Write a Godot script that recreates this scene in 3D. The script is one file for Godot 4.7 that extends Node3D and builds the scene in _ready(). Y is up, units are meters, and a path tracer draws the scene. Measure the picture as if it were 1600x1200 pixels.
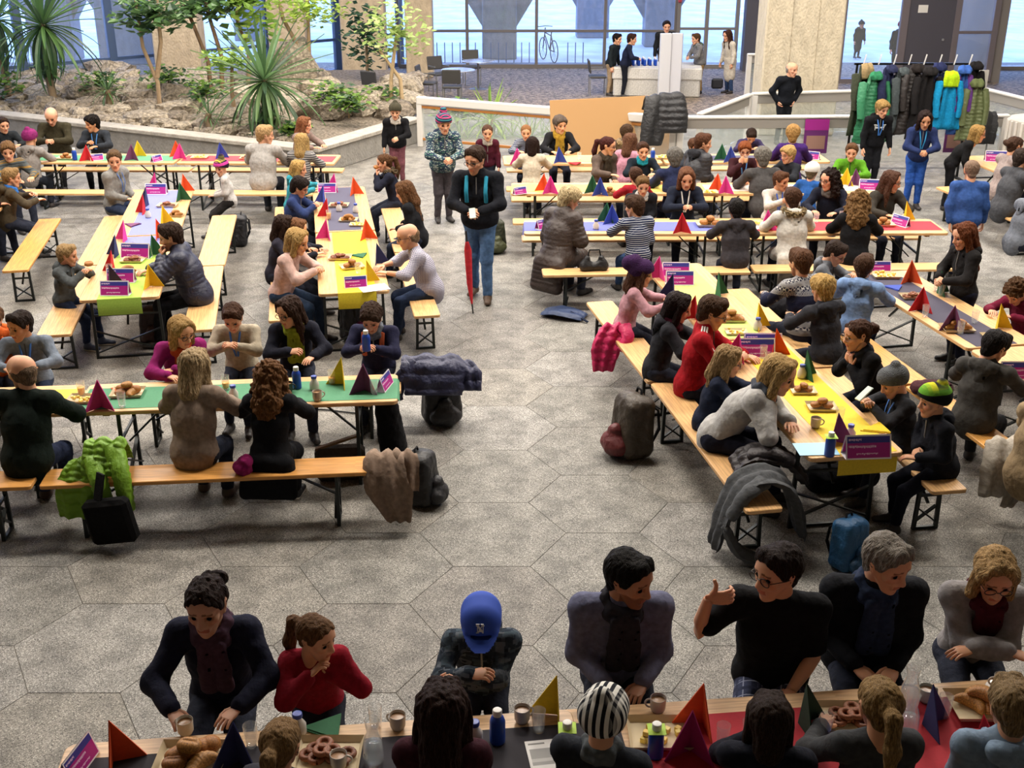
extends Node3D

func _ready() -> void:
	rng.seed = 7
	# ------------------------------------------------------------ camera
	var cam := Camera3D.new()
	cam.name = "camera"
	cam.fov = 36.87
	cam.near = 0.1
	cam.far = 200.0
	cam.position = Vector3(0, 4.5, 0)
	cam.rotation_degrees = Vector3(-22.5, 0, 0)
	add_child(cam)
	cam.current = true
	# ------------------------------------------------------------ sky and exposure
	var env := Environment.new()
	env.tonemap_mode = Environment.TONE_MAPPER_LINEAR
	env.tonemap_exposure = 1.0
	env.background_mode = Environment.BG_SKY
	var sm := ProceduralSkyMaterial.new()
	sm.sky_top_color = Color(0.55, 0.70, 1.0)
	sm.sky_horizon_color = Color(0.72, 0.83, 1.0)
	sm.ground_bottom_color = Color(0.5, 0.55, 0.65)
	sm.ground_horizon_color = Color(0.72, 0.83, 1.0)
	sm.energy_multiplier = 7.0
	var sky := Sky.new()
	sky.sky_material = sm
	env.sky = sky
	env.sdfgi_enabled = true
	env.ssao_enabled = true
	env.ssil_enabled = true
	var we := WorldEnvironment.new()
	we.name = "environment"
	we.environment = env
	add_child(we)
	var t0 := Time.get_ticks_msec()
	build_room()
	print("room ", Time.get_ticks_msec() - t0)
	build_furniture()
	print("furniture ", Time.get_ticks_msec() - t0)
	build_tableware()
	print("tableware ", Time.get_ticks_msec() - t0)
	build_background()
	print("background ", Time.get_ticks_msec() - t0)
	build_bags()
	people_rows()
	build_people()
	print("people ", Time.get_ticks_msec() - t0)

# ---------------------------------------------------------------- helpers
var taken := {}
var mats := {}
var shared := {}
var rng := RandomNumberGenerator.new()

func numbered(called: String) -> String:
	var n: int = taken.get(called, 0)
	taken[called] = n + 1
	return called if n == 0 else "%s_%03d" % [called, n]

func meta(o: Node, label: String, category: String, group := "", kind := "") -> void:
	if label: o.set_meta("label", label)
	if category: o.set_meta("category", category)
	if group: o.set_meta("group", group)
	if kind: o.set_meta("kind", kind)

func thing(called: String, label: String, category: String, at := Vector3.ZERO, turn := 0.0, group := "") -> Node3D:
	var o := Node3D.new()
	o.name = numbered(called)
	add_child(o)
	o.position = at
	o.rotation.y = turn
	meta(o, label, category, group)
	return o

func struct(called: String, mesh: Mesh, m: Material, at := Vector3.ZERO, turn := 0.0) -> MeshInstance3D:
	var o := MeshInstance3D.new()
	o.name = numbered(called)
	o.mesh = mesh
	if m: o.material_override = m
	add_child(o)
	o.position = at
	o.rotation.y = turn
	o.set_meta("kind", "structure")
	return o

func part(parent: Node3D, called: String, mesh: Mesh, m: Material, at := Vector3.ZERO, turn := Vector3.ZERO) -> MeshInstance3D:
	var o := MeshInstance3D.new()
	o.name = called
	o.mesh = mesh
	if m: o.material_override = m
	parent.add_child(o, true)
	o.position = at
	o.rotation = turn
	return o

func single(called: String, mesh: Mesh, m: Material, at: Vector3, turn: Vector3, label: String, category: String, group := "") -> MeshInstance3D:
	var o := MeshInstance3D.new()
	o.name = numbered(called)
	o.mesh = mesh
	if m: o.material_override = m
	add_child(o)
	o.position = at
	o.rotation = turn
	meta(o, label, category, group)
	return o

func copy_of(src: Node3D, called: String, at: Vector3, turn: float, label := "", group := "") -> Node3D:
	var c: Node3D = src.duplicate()
	c.name = numbered(called)
	add_child(c)
	c.position = at
	c.rotation = Vector3(0, turn, 0)
	if label: c.set_meta("label", label)
	if group: c.set_meta("group", group)
	return c

# ---------------------------------------------------------------- materials
func noise_tex(called: String, freq: float, normal := false, size := 256, seedv := 1, oct := 4, bump := 6.0) -> Texture2D:
	if not shared.has(called):
		var n := FastNoiseLite.new()
		n.noise_type = FastNoiseLite.TYPE_SIMPLEX_SMOOTH
		n.frequency = freq
		n.seed = seedv
		n.fractal_octaves = oct
		var t := NoiseTexture2D.new()
		t.width = size
		t.height = size
		t.seamless = true
		t.noise = n
		if normal:
			t.as_normal_map = true
			t.bump_strength = bump
		shared[called] = t
	return shared[called]

func soft_tex(called: String, freq: float, lo: float, hi: float, seedv := 3, oct := 4) -> Texture2D:
	if not shared.has(called):
		var t: NoiseTexture2D = noise_tex(called + "_n", freq, false, 256, seedv, oct)
		var g := Gradient.new()
		g.set_color(0, Color(lo, lo, lo))
		g.set_color(1, Color(hi, hi, hi))
		t.color_ramp = g
		shared[called] = t
	return shared[called]

func C(hex: String) -> Color:
	return Color.html(hex)

func plain(hex: String, rough := 0.7, metal := 0.0) -> StandardMaterial3D:
	var key := "p%s_%.2f_%.2f" % [hex, rough, metal]
	if not mats.has(key):
		var m := StandardMaterial3D.new()
		m.albedo_color = C(hex)
		m.roughness = rough
		m.metallic = metal
		m.resource_name = "plain_" + hex
		mats[key] = m
	return mats[key]

func tri(m: StandardMaterial3D, scale: Vector3, world := false) -> StandardMaterial3D:
	m.uv1_triplanar = true
	m.uv1_world_triplanar = world
	m.uv1_scale = scale
	m.uv1_triplanar_sharpness = 4.0
	return m

func cloth(hex: String, kind := "") -> StandardMaterial3D:
	var key := "c" + hex + kind
	if mats.has(key): return mats[key]
	var m := StandardMaterial3D.new()
	m.albedo_color = C(hex)
	m.roughness = 0.92
	m.metallic_specular = 0.3
	m.normal_enabled = true
	tri(m, Vector3(2.6, 2.6, 2.6))
	match kind:
		"":
			m.albedo_texture = soft_tex("cloth_soft", 0.03, 0.82, 1.0)
			m.normal_texture = noise_tex("cloth_fold", 0.02, true, 256, 5, 5, 9.0)
			m.normal_scale = 0.4
		"knit":
			m.albedo_texture = soft_tex("cloth_soft", 0.03, 0.82, 1.0)
			m.normal_texture = noise_tex("knit_n", 0.16, true, 256, 9, 2, 7.0)
			m.normal_scale = 1.0
		"shiny":
			m.roughness = 0.55
			m.metallic_specular = 0.5
			m.normal_texture = noise_tex("cloth_fold", 0.02, true, 256, 5, 5, 9.0)
			m.normal_scale = 0.6
		_:
			m.albedo_color = Color.WHITE
			m.albedo_texture = pattern(kind)
			m.normal_texture = noise_tex("cloth_fold", 0.02, true, 256, 5, 5, 9.0)
			m.normal_scale = 0.35
			tri(m, Vector3.ONE * float(PATTERN_SCALE.get(kind, 4.0)))
	m.resource_name = "cloth_" + kind + hex
	mats[key] = m
	return m

const PATTERN_SCALE := {"navy_stripe": 10.0, "grey_stripe": 10.0, "check": 15.0, "nordic": 2.6, "camo": 2.2, "bands": 3.2, "plaid": 5.0, "shred": 2.5, "hatstripe": 9.0, "greenhat": 5.5, "pinkhat": 5.5, "blackwhite": 16.0, "floral": 4.0, "puffcamo": 3.0, "yellowpattern": 5.0}

func pattern(kind: String) -> Texture2D:
	if shared.has("pat_" + kind): return shared["pat_" + kind]
	var n := 256
	var im := Image.create(n, n, false, Image.FORMAT_RGB8)
	var r := RandomNumberGenerator.new()
	r.seed = hash(kind)
	match kind:
		"navy_stripe":
			im.fill(C("1e2742"))
			for i in 4: im.fill_rect(Rect2i(0, i * 64 + 4, n, 14), C("c9cbd0"))
		"grey_stripe":
			im.fill(C("8f8c8a"))
			for i in 3: im.fill_rect(Rect2i(0, i * 85, n, 36), C("2a2a2d"))
		"blackwhite":
			im.fill(C("d6d4cc"))
			for i in 2: im.fill_rect(Rect2i(i * 128, 0, 62, n), C("17181f"))
		"check":
			im.fill(C("c4c2c9"))
			for i in 4:
				im.fill_rect(Rect2i(i * 64, 0, 22, n), C("77738a"))
				for j in 4:
					im.fill_rect(Rect2i(i * 64, j * 64, 64, 22), C("77738a"))
			for i in 4:
				for j in 4: im.fill_rect(Rect2i(i * 64, j * 64, 22, 22), C("33304a"))
		"plaid":
			im.fill(C("3a4058"))
			for i in 2:
				im.fill_rect(Rect2i(i * 128, 0, 40, n), C("23283c"))
				im.fill_rect(Rect2i(i * 128 + 70, 0, 8, n), C("8d93a8"))
			for i in 2:
				im.fill_rect(Rect2i(0, i * 128 + 70, n, 8), C("8d93a8"))
				im.fill_rect(Rect2i(0, i * 128, n, 30), C("2b3046"))
		"nordic":
			im.fill(C("1a1d33"))
			for row in 256:
				for x in 256:
					var on := false
					var yy := row
					if yy < 150:
						var ph := (x % 32) - 16
						var band := yy / 30
						var dy := (yy % 30) - 15
						match band:
							0, 4: on = (absi(ph) + absi(dy)) % 10 < 4
							1, 3: on = absi(absi(ph) - absi(dy)) < 3 or (absi(dy) < 3 and absi(ph) < 12)
							_: on = (x / 4 + yy / 4) % 2 == 0
					if on: im.set_pixel(x, row, C("c9c6c0"))
		"bands":
			im.fill(C("4d5252"))
			for i in 3:
				im.fill_rect(Rect2i(0, i * 85, n, 20), C("8a6a34"))
				im.fill_rect(Rect2i(0, i * 85 + 34, n, 14), C("2f3436"))
		"greenhat":
			im.fill(C("5f9a2e"))
			im.fill_rect(Rect2i(0, 0, n, 60), C("b4b424"))
			im.fill_rect(Rect2i(0, 60, n, 34), C("8aaa2a"))
			im.fill_rect(Rect2i(0, 140, n, 116), C("141519"))
		"pinkhat":
			im.fill(C("b83a8c"))
			im.fill_rect(Rect2i(0, 0, n, 70), C("5a5632"))
			im.fill_rect(Rect2i(0, 70, n, 24), C("b9a23c"))
			im.fill_rect(Rect2i(0, 94, n, 22), C("231c2a"))
			im.fill_rect(Rect2i(0, 170, n, 86), C("231c2a"))
		"hatstripe":
			im.fill(C("1c2a3a"))
			for i in 2:
				im.fill_rect(Rect2i(0, i * 128, n, 34), C("b03c6a"))
				im.fill_rect(Rect2i(0, i * 128 + 64, n, 22), C("3f7f8c"))
		_:
			var pal := {"camo": ["4a5244", "2b3029", "6b6d58", "23272a"], "shred": ["2a3440", "596069", "1d242c", "44525c"], "floral": ["20222c", "8c8a86", "3a3c44", "5c5550"], "puffcamo": ["3a3f3a", "24282a", "5e6154", "2f3534"], "yellowpattern": ["2f3b52", "b8c2b4", "3f6a5a", "27304a"]}
			var cols: Array = pal.get(kind, ["555555", "777777", "333333", "999999"])
			im.fill(C(cols[0]))
			for i in 220:
				var w := r.randi_range(8, 40)
				im.fill_rect(Rect2i(r.randi_range(-10, 250), r.randi_range(-10, 250), w, r.randi_range(4, 22)), C(cols[r.randi_range(0, 3)]))
	shared["pat_" + kind] = ImageTexture.create_from_image(im)
	return shared["pat_" + kind]

# ---------------------------------------------------------------- shapes
func arr_mesh(v: PackedVector3Array, n: PackedVector3Array, idx: PackedInt32Array, col := PackedColorArray(), uv := PackedVector2Array()) -> ArrayMesh:
	var a := []
	a.resize(Mesh.ARRAY_MAX)
	a[Mesh.ARRAY_VERTEX] = v
	a[Mesh.ARRAY_NORMAL] = n
	a[Mesh.ARRAY_INDEX] = idx
	if col.size(): a[Mesh.ARRAY_COLOR] = col
	if uv.size(): a[Mesh.ARRAY_TEX_UV] = uv
	var m := ArrayMesh.new()
	m.add_surface_from_arrays(Mesh.PRIMITIVE_TRIANGLES, a)
	return m

class Bag:
	var v := PackedVector3Array()
	var n := PackedVector3Array()
	var i := PackedInt32Array()
	var c := PackedColorArray()
	var uv := PackedVector2Array()
	var col := Color.WHITE
	func tri3(a: Vector3, b: Vector3, d: Vector3) -> void:
		var nn := (d - a).cross(b - a).normalized()
		var k := v.size()
		v.append_array(PackedVector3Array([a, b, d]))
		n.append_array(PackedVector3Array([nn, nn, nn]))
		c.append_array(PackedColorArray([col, col, col]))
		uv.append_array(PackedVector2Array([Vector2.ZERO, Vector2.ZERO, Vector2.ZERO]))
		i.append_array(PackedInt32Array([k, k + 1, k + 2]))
	# a b c d clockwise seen from outside
	func quad(a: Vector3, b: Vector3, cc: Vector3, d: Vector3) -> void:
		var nn := (cc - a).cross(b - a)
		if nn.length_squared() < 1e-16: nn = (d - a).cross(cc - a)
		nn = nn.normalized()
		var k := v.size()
		v.append_array(PackedVector3Array([a, b, cc, d]))
		n.append_array(PackedVector3Array([nn, nn, nn, nn]))
		c.append_array(PackedColorArray([col, col, col, col]))
		uv.append_array(PackedVector2Array([Vector2(0, 1), Vector2(0, 0), Vector2(1, 0), Vector2(1, 1)]))
		i.append_array(PackedInt32Array([k, k + 1, k + 2, k, k + 2, k + 3]))
	func box(lo: Vector3, hi: Vector3, ch := 0.0, t := Transform3D()) -> void:
		# box with chamfered edges
		var cx := (lo + hi) * 0.5
		var h := (hi - lo) * 0.5
		ch = minf(ch, minf(h.x, minf(h.y, h.z)) * 0.9)
		var ax := [Vector3.RIGHT, Vector3.UP, Vector3.BACK]
		for a in 3:
			var u: Vector3 = ax[(a + 1) % 3]
			var w: Vector3 = ax[(a + 2) % 3]
			var hu := h[(a + 1) % 3] - ch
			var hw := h[(a + 2) % 3] - ch
			for s in [-1.0, 1.0]:
				var o: Vector3 = cx + ax[a] * h[a] * s
				var p := [o - u * hu - w * hw, o - u * hu + w * hw, o + u * hu + w * hw, o + u * hu - w * hw]
				if s < 0: p.reverse()
				quad(t * p[0], t * p[1], t * p[2], t * p[3])
		if ch > 0.0:
			for a in 3:
				var u := (a + 1) % 3
				var w := (a + 2) % 3
				for su in [-1.0, 1.0]:
					for sw in [-1.0, 1.0]:
						var p0 := Vector3.ZERO
						var p1 := Vector3.ZERO
						p0[u] = h[u] * su; p0[w] = (h[w] - ch) * sw
						p1[u] = (h[u] - ch) * su; p1[w] = h[w] * sw
						var e := Vector3.ZERO
						e[a] = h[a] - ch
						var q := [cx + p0 - e, cx + p0 + e, cx + p1 + e, cx + p1 - e]
						var nn: Vector3 = (q[2] - q[0]).cross(q[1] - q[0])
						if nn.dot(p0 + p1) < 0: q.reverse()
						quad(t * q[0], t * q[1], t * q[2], t * q[3])
			for sx in [-1.0, 1.0]:
				for sy in [-1.0, 1.0]:
					for sz in [-1.0, 1.0]:
						var sg := Vector3(sx, sy, sz)
						var q0 := cx + Vector3(h.x, h.y - ch, h.z - ch) * sg
						var q1 := cx + Vector3(h.x - ch, h.y, h.z - ch) * sg
						var q2 := cx + Vector3(h.x - ch, h.y - ch, h.z) * sg
						if (q2 - q0).cross(q1 - q0).dot(sg) < 0: tri3(t * q0, t * q2, t * q1)
						else: tri3(t * q0, t * q1, t * q2)
	# sweep a round tube along points, radius per point
	func tube(pts: PackedVector3Array, rad: PackedFloat32Array, sides := 8, caps := true, flat := 1.0, up := Vector3.UP) -> void:
		var m := pts.size()
		var k0 := v.size()
		var prev := Vector3.ZERO
		for q in m:
			var d := (pts[mini(q + 1, m - 1)] - pts[maxi(q - 1, 0)]).normalized()
			var x: Vector3
			if q == 0:
				x = up.cross(d)
				if x.length() < 0.05: x = Vector3.RIGHT.cross(d)
				if x.length() < 0.05: x = Vector3.BACK.cross(d)
			else:
				x = prev - d * prev.dot(d)
			x = x.normalized()
			prev = x
			var y := d.cross(x)
			for s in sides:
				var a := TAU * s / sides
				var o := x * cos(a) + y * sin(a) * flat
				v.append(pts[q] + o * rad[q])
				n.append((x * cos(a) * flat + y * sin(a)).normalized())
				c.append(col)
				uv.append(Vector2(float(s) / sides, float(q) / maxf(1, m - 1)))
		for q in m - 1:
			for s in sides:
				var a := k0 + q * sides + s
				var b := k0 + q * sides + (s + 1) % sides
				i.append_array(PackedInt32Array([a, a + sides, b, b, a + sides, b + sides]))
		if caps:
			for e in [0, m - 1]:
				var nn := (pts[0] - pts[1]).normalized() if e == 0 else (pts[m - 1] - pts[m - 2]).normalized()
				var k := v.size()
				v.append(pts[e] + nn * rad[e] * 0.35)
				n.append(nn); c.append(col); uv.append(Vector2.ZERO)
				for s in sides:
					var a: int = k0 + e * sides + s
					var b: int = k0 + e * sides + (s + 1) % sides
					if e == 0: i.append_array(PackedInt32Array([k, a, b]))
					else: i.append_array(PackedInt32Array([k, b, a]))
	# lathe: profile of (radius, height)
	func lathe(prof: PackedVector2Array, sides := 16, at := Vector3.ZERO) -> void:
		var m := prof.size()
		var k0 := v.size()
		for q in m:
			var d := prof[mini(q + 1, m - 1)] - prof[maxi(q - 1, 0)]
			var nn := Vector2(d.y, -d.x).normalized()
			for s in sides:
				var a := TAU * s / sides
				v.append(at + Vector3(cos(a) * prof[q].x, prof[q].y, sin(a) * prof[q].x))
				n.append(Vector3(cos(a) * nn.x, nn.y, sin(a) * nn.x))
				c.append(col)
				uv.append(Vector2(float(s) / sides, float(q) / maxf(1, m - 1)))
		for q in m - 1:
			for s in sides:
				var a := k0 + q * sides + s
				var b := k0 + q * sides + (s + 1) % sides
				i.append_array(PackedInt32Array([a, b, a + sides, b, b + sides, a + sides]))
	func blob(at: Vector3, r: Vector3, nx := 10, ny := 7, rough := 0.0, rg: RandomNumberGenerator = null, basis := Basis()) -> void:
		var k0 := v.size()
		for q in ny + 1:
			var th := PI * q / ny
			for s in nx:
				var a := TAU * s / nx
				var d := Vector3(cos(a) * sin(th), cos(th), sin(a) * sin(th))
				var f := 1.0
				if rg and q > 0 and q < ny: f += rg.randf_range(-rough, rough)
				v.append(at + basis * (d * r * f))
				n.append((basis * (d / r)).normalized())
				c.append(col)
				uv.append(Vector2(float(s) / nx, float(q) / ny))
		for q in ny:
			for s in nx:
				var a := k0 + q * nx + s
				var b := k0 + q * nx + (s + 1) % nx
				i.append_array(PackedInt32Array([a, b, a + nx, b, b + nx, a + nx]))
	func mesh() -> ArrayMesh:
		var a := []
		a.resize(Mesh.ARRAY_MAX)
		a[Mesh.ARRAY_VERTEX] = v
		a[Mesh.ARRAY_NORMAL] = n
		a[Mesh.ARRAY_INDEX] = i
		a[Mesh.ARRAY_COLOR] = c
		a[Mesh.ARRAY_TEX_UV] = uv
		var m := ArrayMesh.new()
		m.add_surface_from_arrays(Mesh.PRIMITIVE_TRIANGLES, a)
		return m

func box_mesh(size: Vector3, ch := 0.0, at := Vector3.ZERO) -> ArrayMesh:
	var key := "b%s%s%s" % [size, ch, at]
	if not shared.has(key):
		var b := Bag.new()
		b.box(at - size * 0.5, at + size * 0.5, ch)
		shared[key] = b.mesh()
	return shared[key]

# straight square bar between two points
func bar_mesh(p: Vector3, q: Vector3, w: float, d: float) -> ArrayMesh:
	var key := "bar%s%s%s%s" % [p, q, w, d]
	if not shared.has(key):
		var b := Bag.new()
		var z := (q - p).normalized()
		var x := Vector3.UP.cross(z)
		if x.length() < 0.05: x = Vector3.RIGHT
		x = x.normalized()
		var y := z.cross(x)
		b.box(Vector3(-w, -d, 0) * 0.5, Vector3(w, d, 2.0 * p.distance_to(q)) * 0.5, 0.0, Transform3D(Basis(x, y, z), p))
		shared[key] = b.mesh()
	return shared[key]
# ---------------------------------------------------------------- smooth bodies: tapered capsules joined and meshed as surface nets
# a bone: [a, b, ra, rb, axis, squash, ridge, period, carve]
static func bone(a: Vector3, b: Vector3, ra: float, rb: float, axis := Vector3.ZERO, squash := 0.0, ridge := 0.0, period := 0.05, carve := false) -> Array:
	return [a, b, ra, rb, axis, squash, ridge, period, carve]

# returns [vertices, normals, indices]
static func nets(bones: Array, cell: float, k: float, fold := 0.0, nz: FastNoiseLite = null, cuts := [], stretch := Vector3.ONE) -> Array:
	var lo := Vector3.ONE * 1e9
	var hi := -lo
	for q in bones:
		if q[8]: continue
		var r: float = maxf(q[2], q[3]) + q[6] + fold
		lo = lo.min((q[0] as Vector3).min(q[1]) - Vector3.ONE * r)
		hi = hi.max((q[0] as Vector3).max(q[1]) + Vector3.ONE * r)
	var pad := Vector3.ONE * (cell * 2.5 + k * 0.5)
	lo -= pad
	hi += pad
	var nx := int((hi.x - lo.x) / cell) + 2
	var ny := int((hi.y - lo.y) / cell) + 2
	var nzz := int((hi.z - lo.z) / cell) + 2
	var sy := nx
	var sz := nx * ny
	var f := PackedFloat32Array()
	f.resize(nx * ny * nzz)
	f.fill(1.0)
	var deep := -(k + cell * 2.0)
	for q in bones:
		var a: Vector3 = q[0]
		var b: Vector3 = q[1]
		var ra: float = q[2]
		var dr: float = q[3] - q[2]
		var ax: Vector3 = q[4]
		var sq: float = q[5]
		var ridge: float = q[6]
		var carve: bool = q[8]
		var r: float = maxf(q[2], q[3]) + ridge + cell * 2.2 + k * 0.6
		var p0 := ((a.min(b) - Vector3.ONE * r) - lo) / cell
		var p1 := ((a.max(b) + Vector3.ONE * r) - lo) / cell
		var x0 := maxi(0, int(p0.x)); var x1 := mini(nx - 1, int(p1.x) + 1)
		var y0 := maxi(0, int(p0.y)); var y1 := mini(ny - 1, int(p1.y) + 1)
		var z0 := maxi(0, int(p0.z)); var z1 := mini(nzz - 1, int(p1.z) + 1)
		var ba := b - a
		var full := ba.length()
		ba += ax * (ba.dot(ax) * sq)
		var inv := 1.0 / maxf(ba.length_squared(), 1e-9)
		var kk := 1.0 / k
		var wave: float = PI * full / q[7]
		for z in range(z0, z1 + 1):
			for y in range(y0, y1 + 1):
				var v := lo + Vector3(x0, y, z) * cell - a
				var at := z * sz + y * sy + x0
				for x in range(x0, x1 + 1):
					var o := f[at]
					if o < deep and not carve:
						at += 1
						v.x += cell
						continue
					var w := v
					if sq != 0.0: w += ax * (w.dot(ax) * sq)
					var t := clampf(w.dot(ba) * inv, 0.0, 1.0)
					var d := (w - ba * t).length() - ra - dr * t
					if ridge > 0.0: d -= ridge * absf(sin(wave * t))
					if carve:
						d = -d
						var h := maxf(k - absf(d - o), 0.0) * kk
						f[at] = maxf(d, o) + h * h * k * 0.25
					else:
						var h := maxf(k - absf(d - o), 0.0) * kk
						f[at] = minf(d, o) - h * h * k * 0.25
					at += 1
					v.x += cell
	for c in cuts:
		var n: Vector3 = c[0]
		var p: Vector3 = c[1]
		for z in nzz:
			for y in ny:
				var v := lo + Vector3(0, y, z) * cell - p
				var d := -v.dot(n)
				var at := z * sz + y * sy
				for x in nx:
					if f[at] < 0.1 and d > f[at]: f[at] = d
					d -= n.x * cell
					at += 1
	var verts := PackedVector3Array()
	var norms := PackedVector3Array()
	var id := {}
	var band := cell * 1.9
	var ex := Vector3(0.004, 0, 0)
	var ey := Vector3(0, 0.004, 0)
	var ez := Vector3(0, 0, 0.004)
	for z in nzz - 1:
		for y in ny - 1:
			var at := z * sz + y * sy - 1
			for x in nx - 1:
				at += 1
				var a := f[at]
				if a > band or a < -band: continue
				var b := f[at + 1]
				var c := f[at + sy]
				var d := f[at + sy + 1]
				var e := f[at + sz]
				var g := f[at + sz + 1]
				var h := f[at + sz + sy]
				var i := f[at + sz + sy + 1]
				var s := int(a < 0.0) + int(b < 0.0) + int(c < 0.0) + int(d < 0.0) + int(e < 0.0) + int(g < 0.0) + int(h < 0.0) + int(i < 0.0)
				if s == 0 or s == 8: continue
				var gr := Vector3(b + d + g + i - a - c - e - h, c + d + h + i - a - b - e - g, e + g + h + i - a - b - c - d) * 0.25
				var l2 := gr.length_squared()
				if l2 < 1e-12: l2 = 1e-12
				var m := (a + b + c + d + e + g + h + i) * 0.125
				var off := (gr * (-m / l2)).clamp(Vector3(-0.5, -0.5, -0.5), Vector3(0.5, 0.5, 0.5))
				id[at] = verts.size()
				var pv := lo + (Vector3(x + 0.5, y + 0.5, z + 0.5) + off) * cell
				var nv := gr / sqrt(l2)
				if fold > 0.0:
					var pw := pv * stretch
					var n0 := nz.get_noise_3dv(pw)
					var g3 := Vector3(nz.get_noise_3dv(pw + ex) - n0, nz.get_noise_3dv(pw + ey) - n0, nz.get_noise_3dv(pw + ez) - n0) * stretch * (fold / 0.004)
					pv -= nv * (n0 * fold)
					nv = (nv + g3 - nv * g3.dot(nv)).normalized()
				verts.append(pv)
				norms.append(nv)
	var idx := PackedInt32Array()
	for at in id:
		var inside := f[at] < 0.0
		var here: int = id[at]
		for e in 3:
			var s := 1 if e == 0 else (sy if e == 1 else sz)
			var u := sy if e == 0 else (sz if e == 1 else 1)
			var w := sz if e == 0 else (1 if e == 1 else sy)
			if (f[at + s] < 0.0) == inside: continue
			if not (id.has(at - u) and id.has(at - w) and id.has(at - u - w)): continue
			var q1: int = id[at - u]
			var q2: int = id[at - u - w]
			var q3: int = id[at - w]
			if inside: idx.append_array(PackedInt32Array([here, q2, q1, here, q3, q2]))
			else: idx.append_array(PackedInt32Array([here, q1, q2, here, q2, q3]))
	return [verts, norms, idx]
# ---------------------------------------------------------------- people
const SEAT := 0.48
var head_arrays := []      # [fine, coarse] of [verts, norms, idx, tint]
var fold_noise: FastNoiseLite

static func head_bones() -> Array:
	var q := []
	q.append(bone(Vector3(0, 0.036, -0.026), Vector3(0, 0.040, 0.022), 0.079, 0.073))
	q.append(bone(Vector3(0, -0.012, 0.034), Vector3(0, -0.082, 0.047), 0.056, 0.036))
	for s in [-1.0, 1.0]:
		q.append(bone(Vector3(s * 0.052, -0.015, 0.004), Vector3(s * 0.022, -0.088, 0.048), 0.022, 0.017))
		q.append(bone(Vector3(s * 0.043, -0.016, 0.055), Vector3(s * 0.036, -0.024, 0.062), 0.021, 0.018))
		q.append(bone(Vector3(s * 0.079, 0.018, -0.010), Vector3(s * 0.073, -0.024, -0.004), 0.016, 0.010, Vector3.RIGHT, 1.2))
		q.append(bone(Vector3(s * 0.009, -0.033, 0.091), Vector3(s * 0.011, -0.034, 0.088), 0.0085, 0.008))
	q.append(bone(Vector3(-0.034, 0.027, 0.071), Vector3(0.034, 0.027, 0.071), 0.016, 0.016))
	q.append(bone(Vector3(0, -0.098, 0.058), Vector3(0, -0.100, 0.064), 0.020, 0.018))
	q.append(bone(Vector3(0, -0.04, -0.022), Vector3(0, -0.150, -0.026), 0.050, 0.050))
	for s in [-1.0, 1.0]:
		q.append(bone(Vector3(s * 0.031, 0.004, 0.098), Vector3(s * 0.033, 0.004, 0.098), 0.0165, 0.0165, Vector3.ZERO, 0.0, 0.0, 0.05, true))
	q.append(bone(Vector3(0, 0.020, 0.083), Vector3(0, -0.027, 0.104), 0.0075, 0.0125))
	q.append(bone(Vector3(-0.019, -0.054, 0.080), Vector3(0.019, -0.054, 0.080), 0.0065, 0.0065))
	q.append(bone(Vector3(-0.014, -0.066, 0.080), Vector3(0.014, -0.066, 0.080), 0.0075, 0.0075))
	return q

func make_heads() -> void:
	for cell in [0.0052, 0.0085]:
		var m := nets(head_bones(), cell, 0.016)
		var v: PackedVector3Array = m[0]
		var tint := PackedColorArray()
		for p in v:
			var c := Color(1, 1, 1)
			if absf(p.x) < 0.025 and p.z > 0.076 and absf(p.y + 0.0595) < 0.0115: c = Color(0.72, 0.42, 0.42)
			elif p.z > 0.05 and absf(absf(p.x) - 0.031) < 0.020 and absf(p.y - 0.031 - (absf(p.x) - 0.03) * -0.12) < 0.0052: c = Color(0.30, 0.22, 0.17)
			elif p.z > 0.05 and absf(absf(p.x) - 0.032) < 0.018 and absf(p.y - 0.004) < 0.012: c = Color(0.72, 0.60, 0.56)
			elif p.z > 0.05 and absf(absf(p.x) - 0.045) < 0.016 and absf(p.y + 0.025) < 0.016: c = Color(1.0, 0.88, 0.85)
			tint.append(c)
		head_arrays.append([v, m[1], m[2], tint])

static func hair_cuts(front := 0.0) -> Array:
	return [[Vector3(0, 0.56, -0.83).normalized(), Vector3(0, 0.078 + front, 0.082)]]

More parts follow.
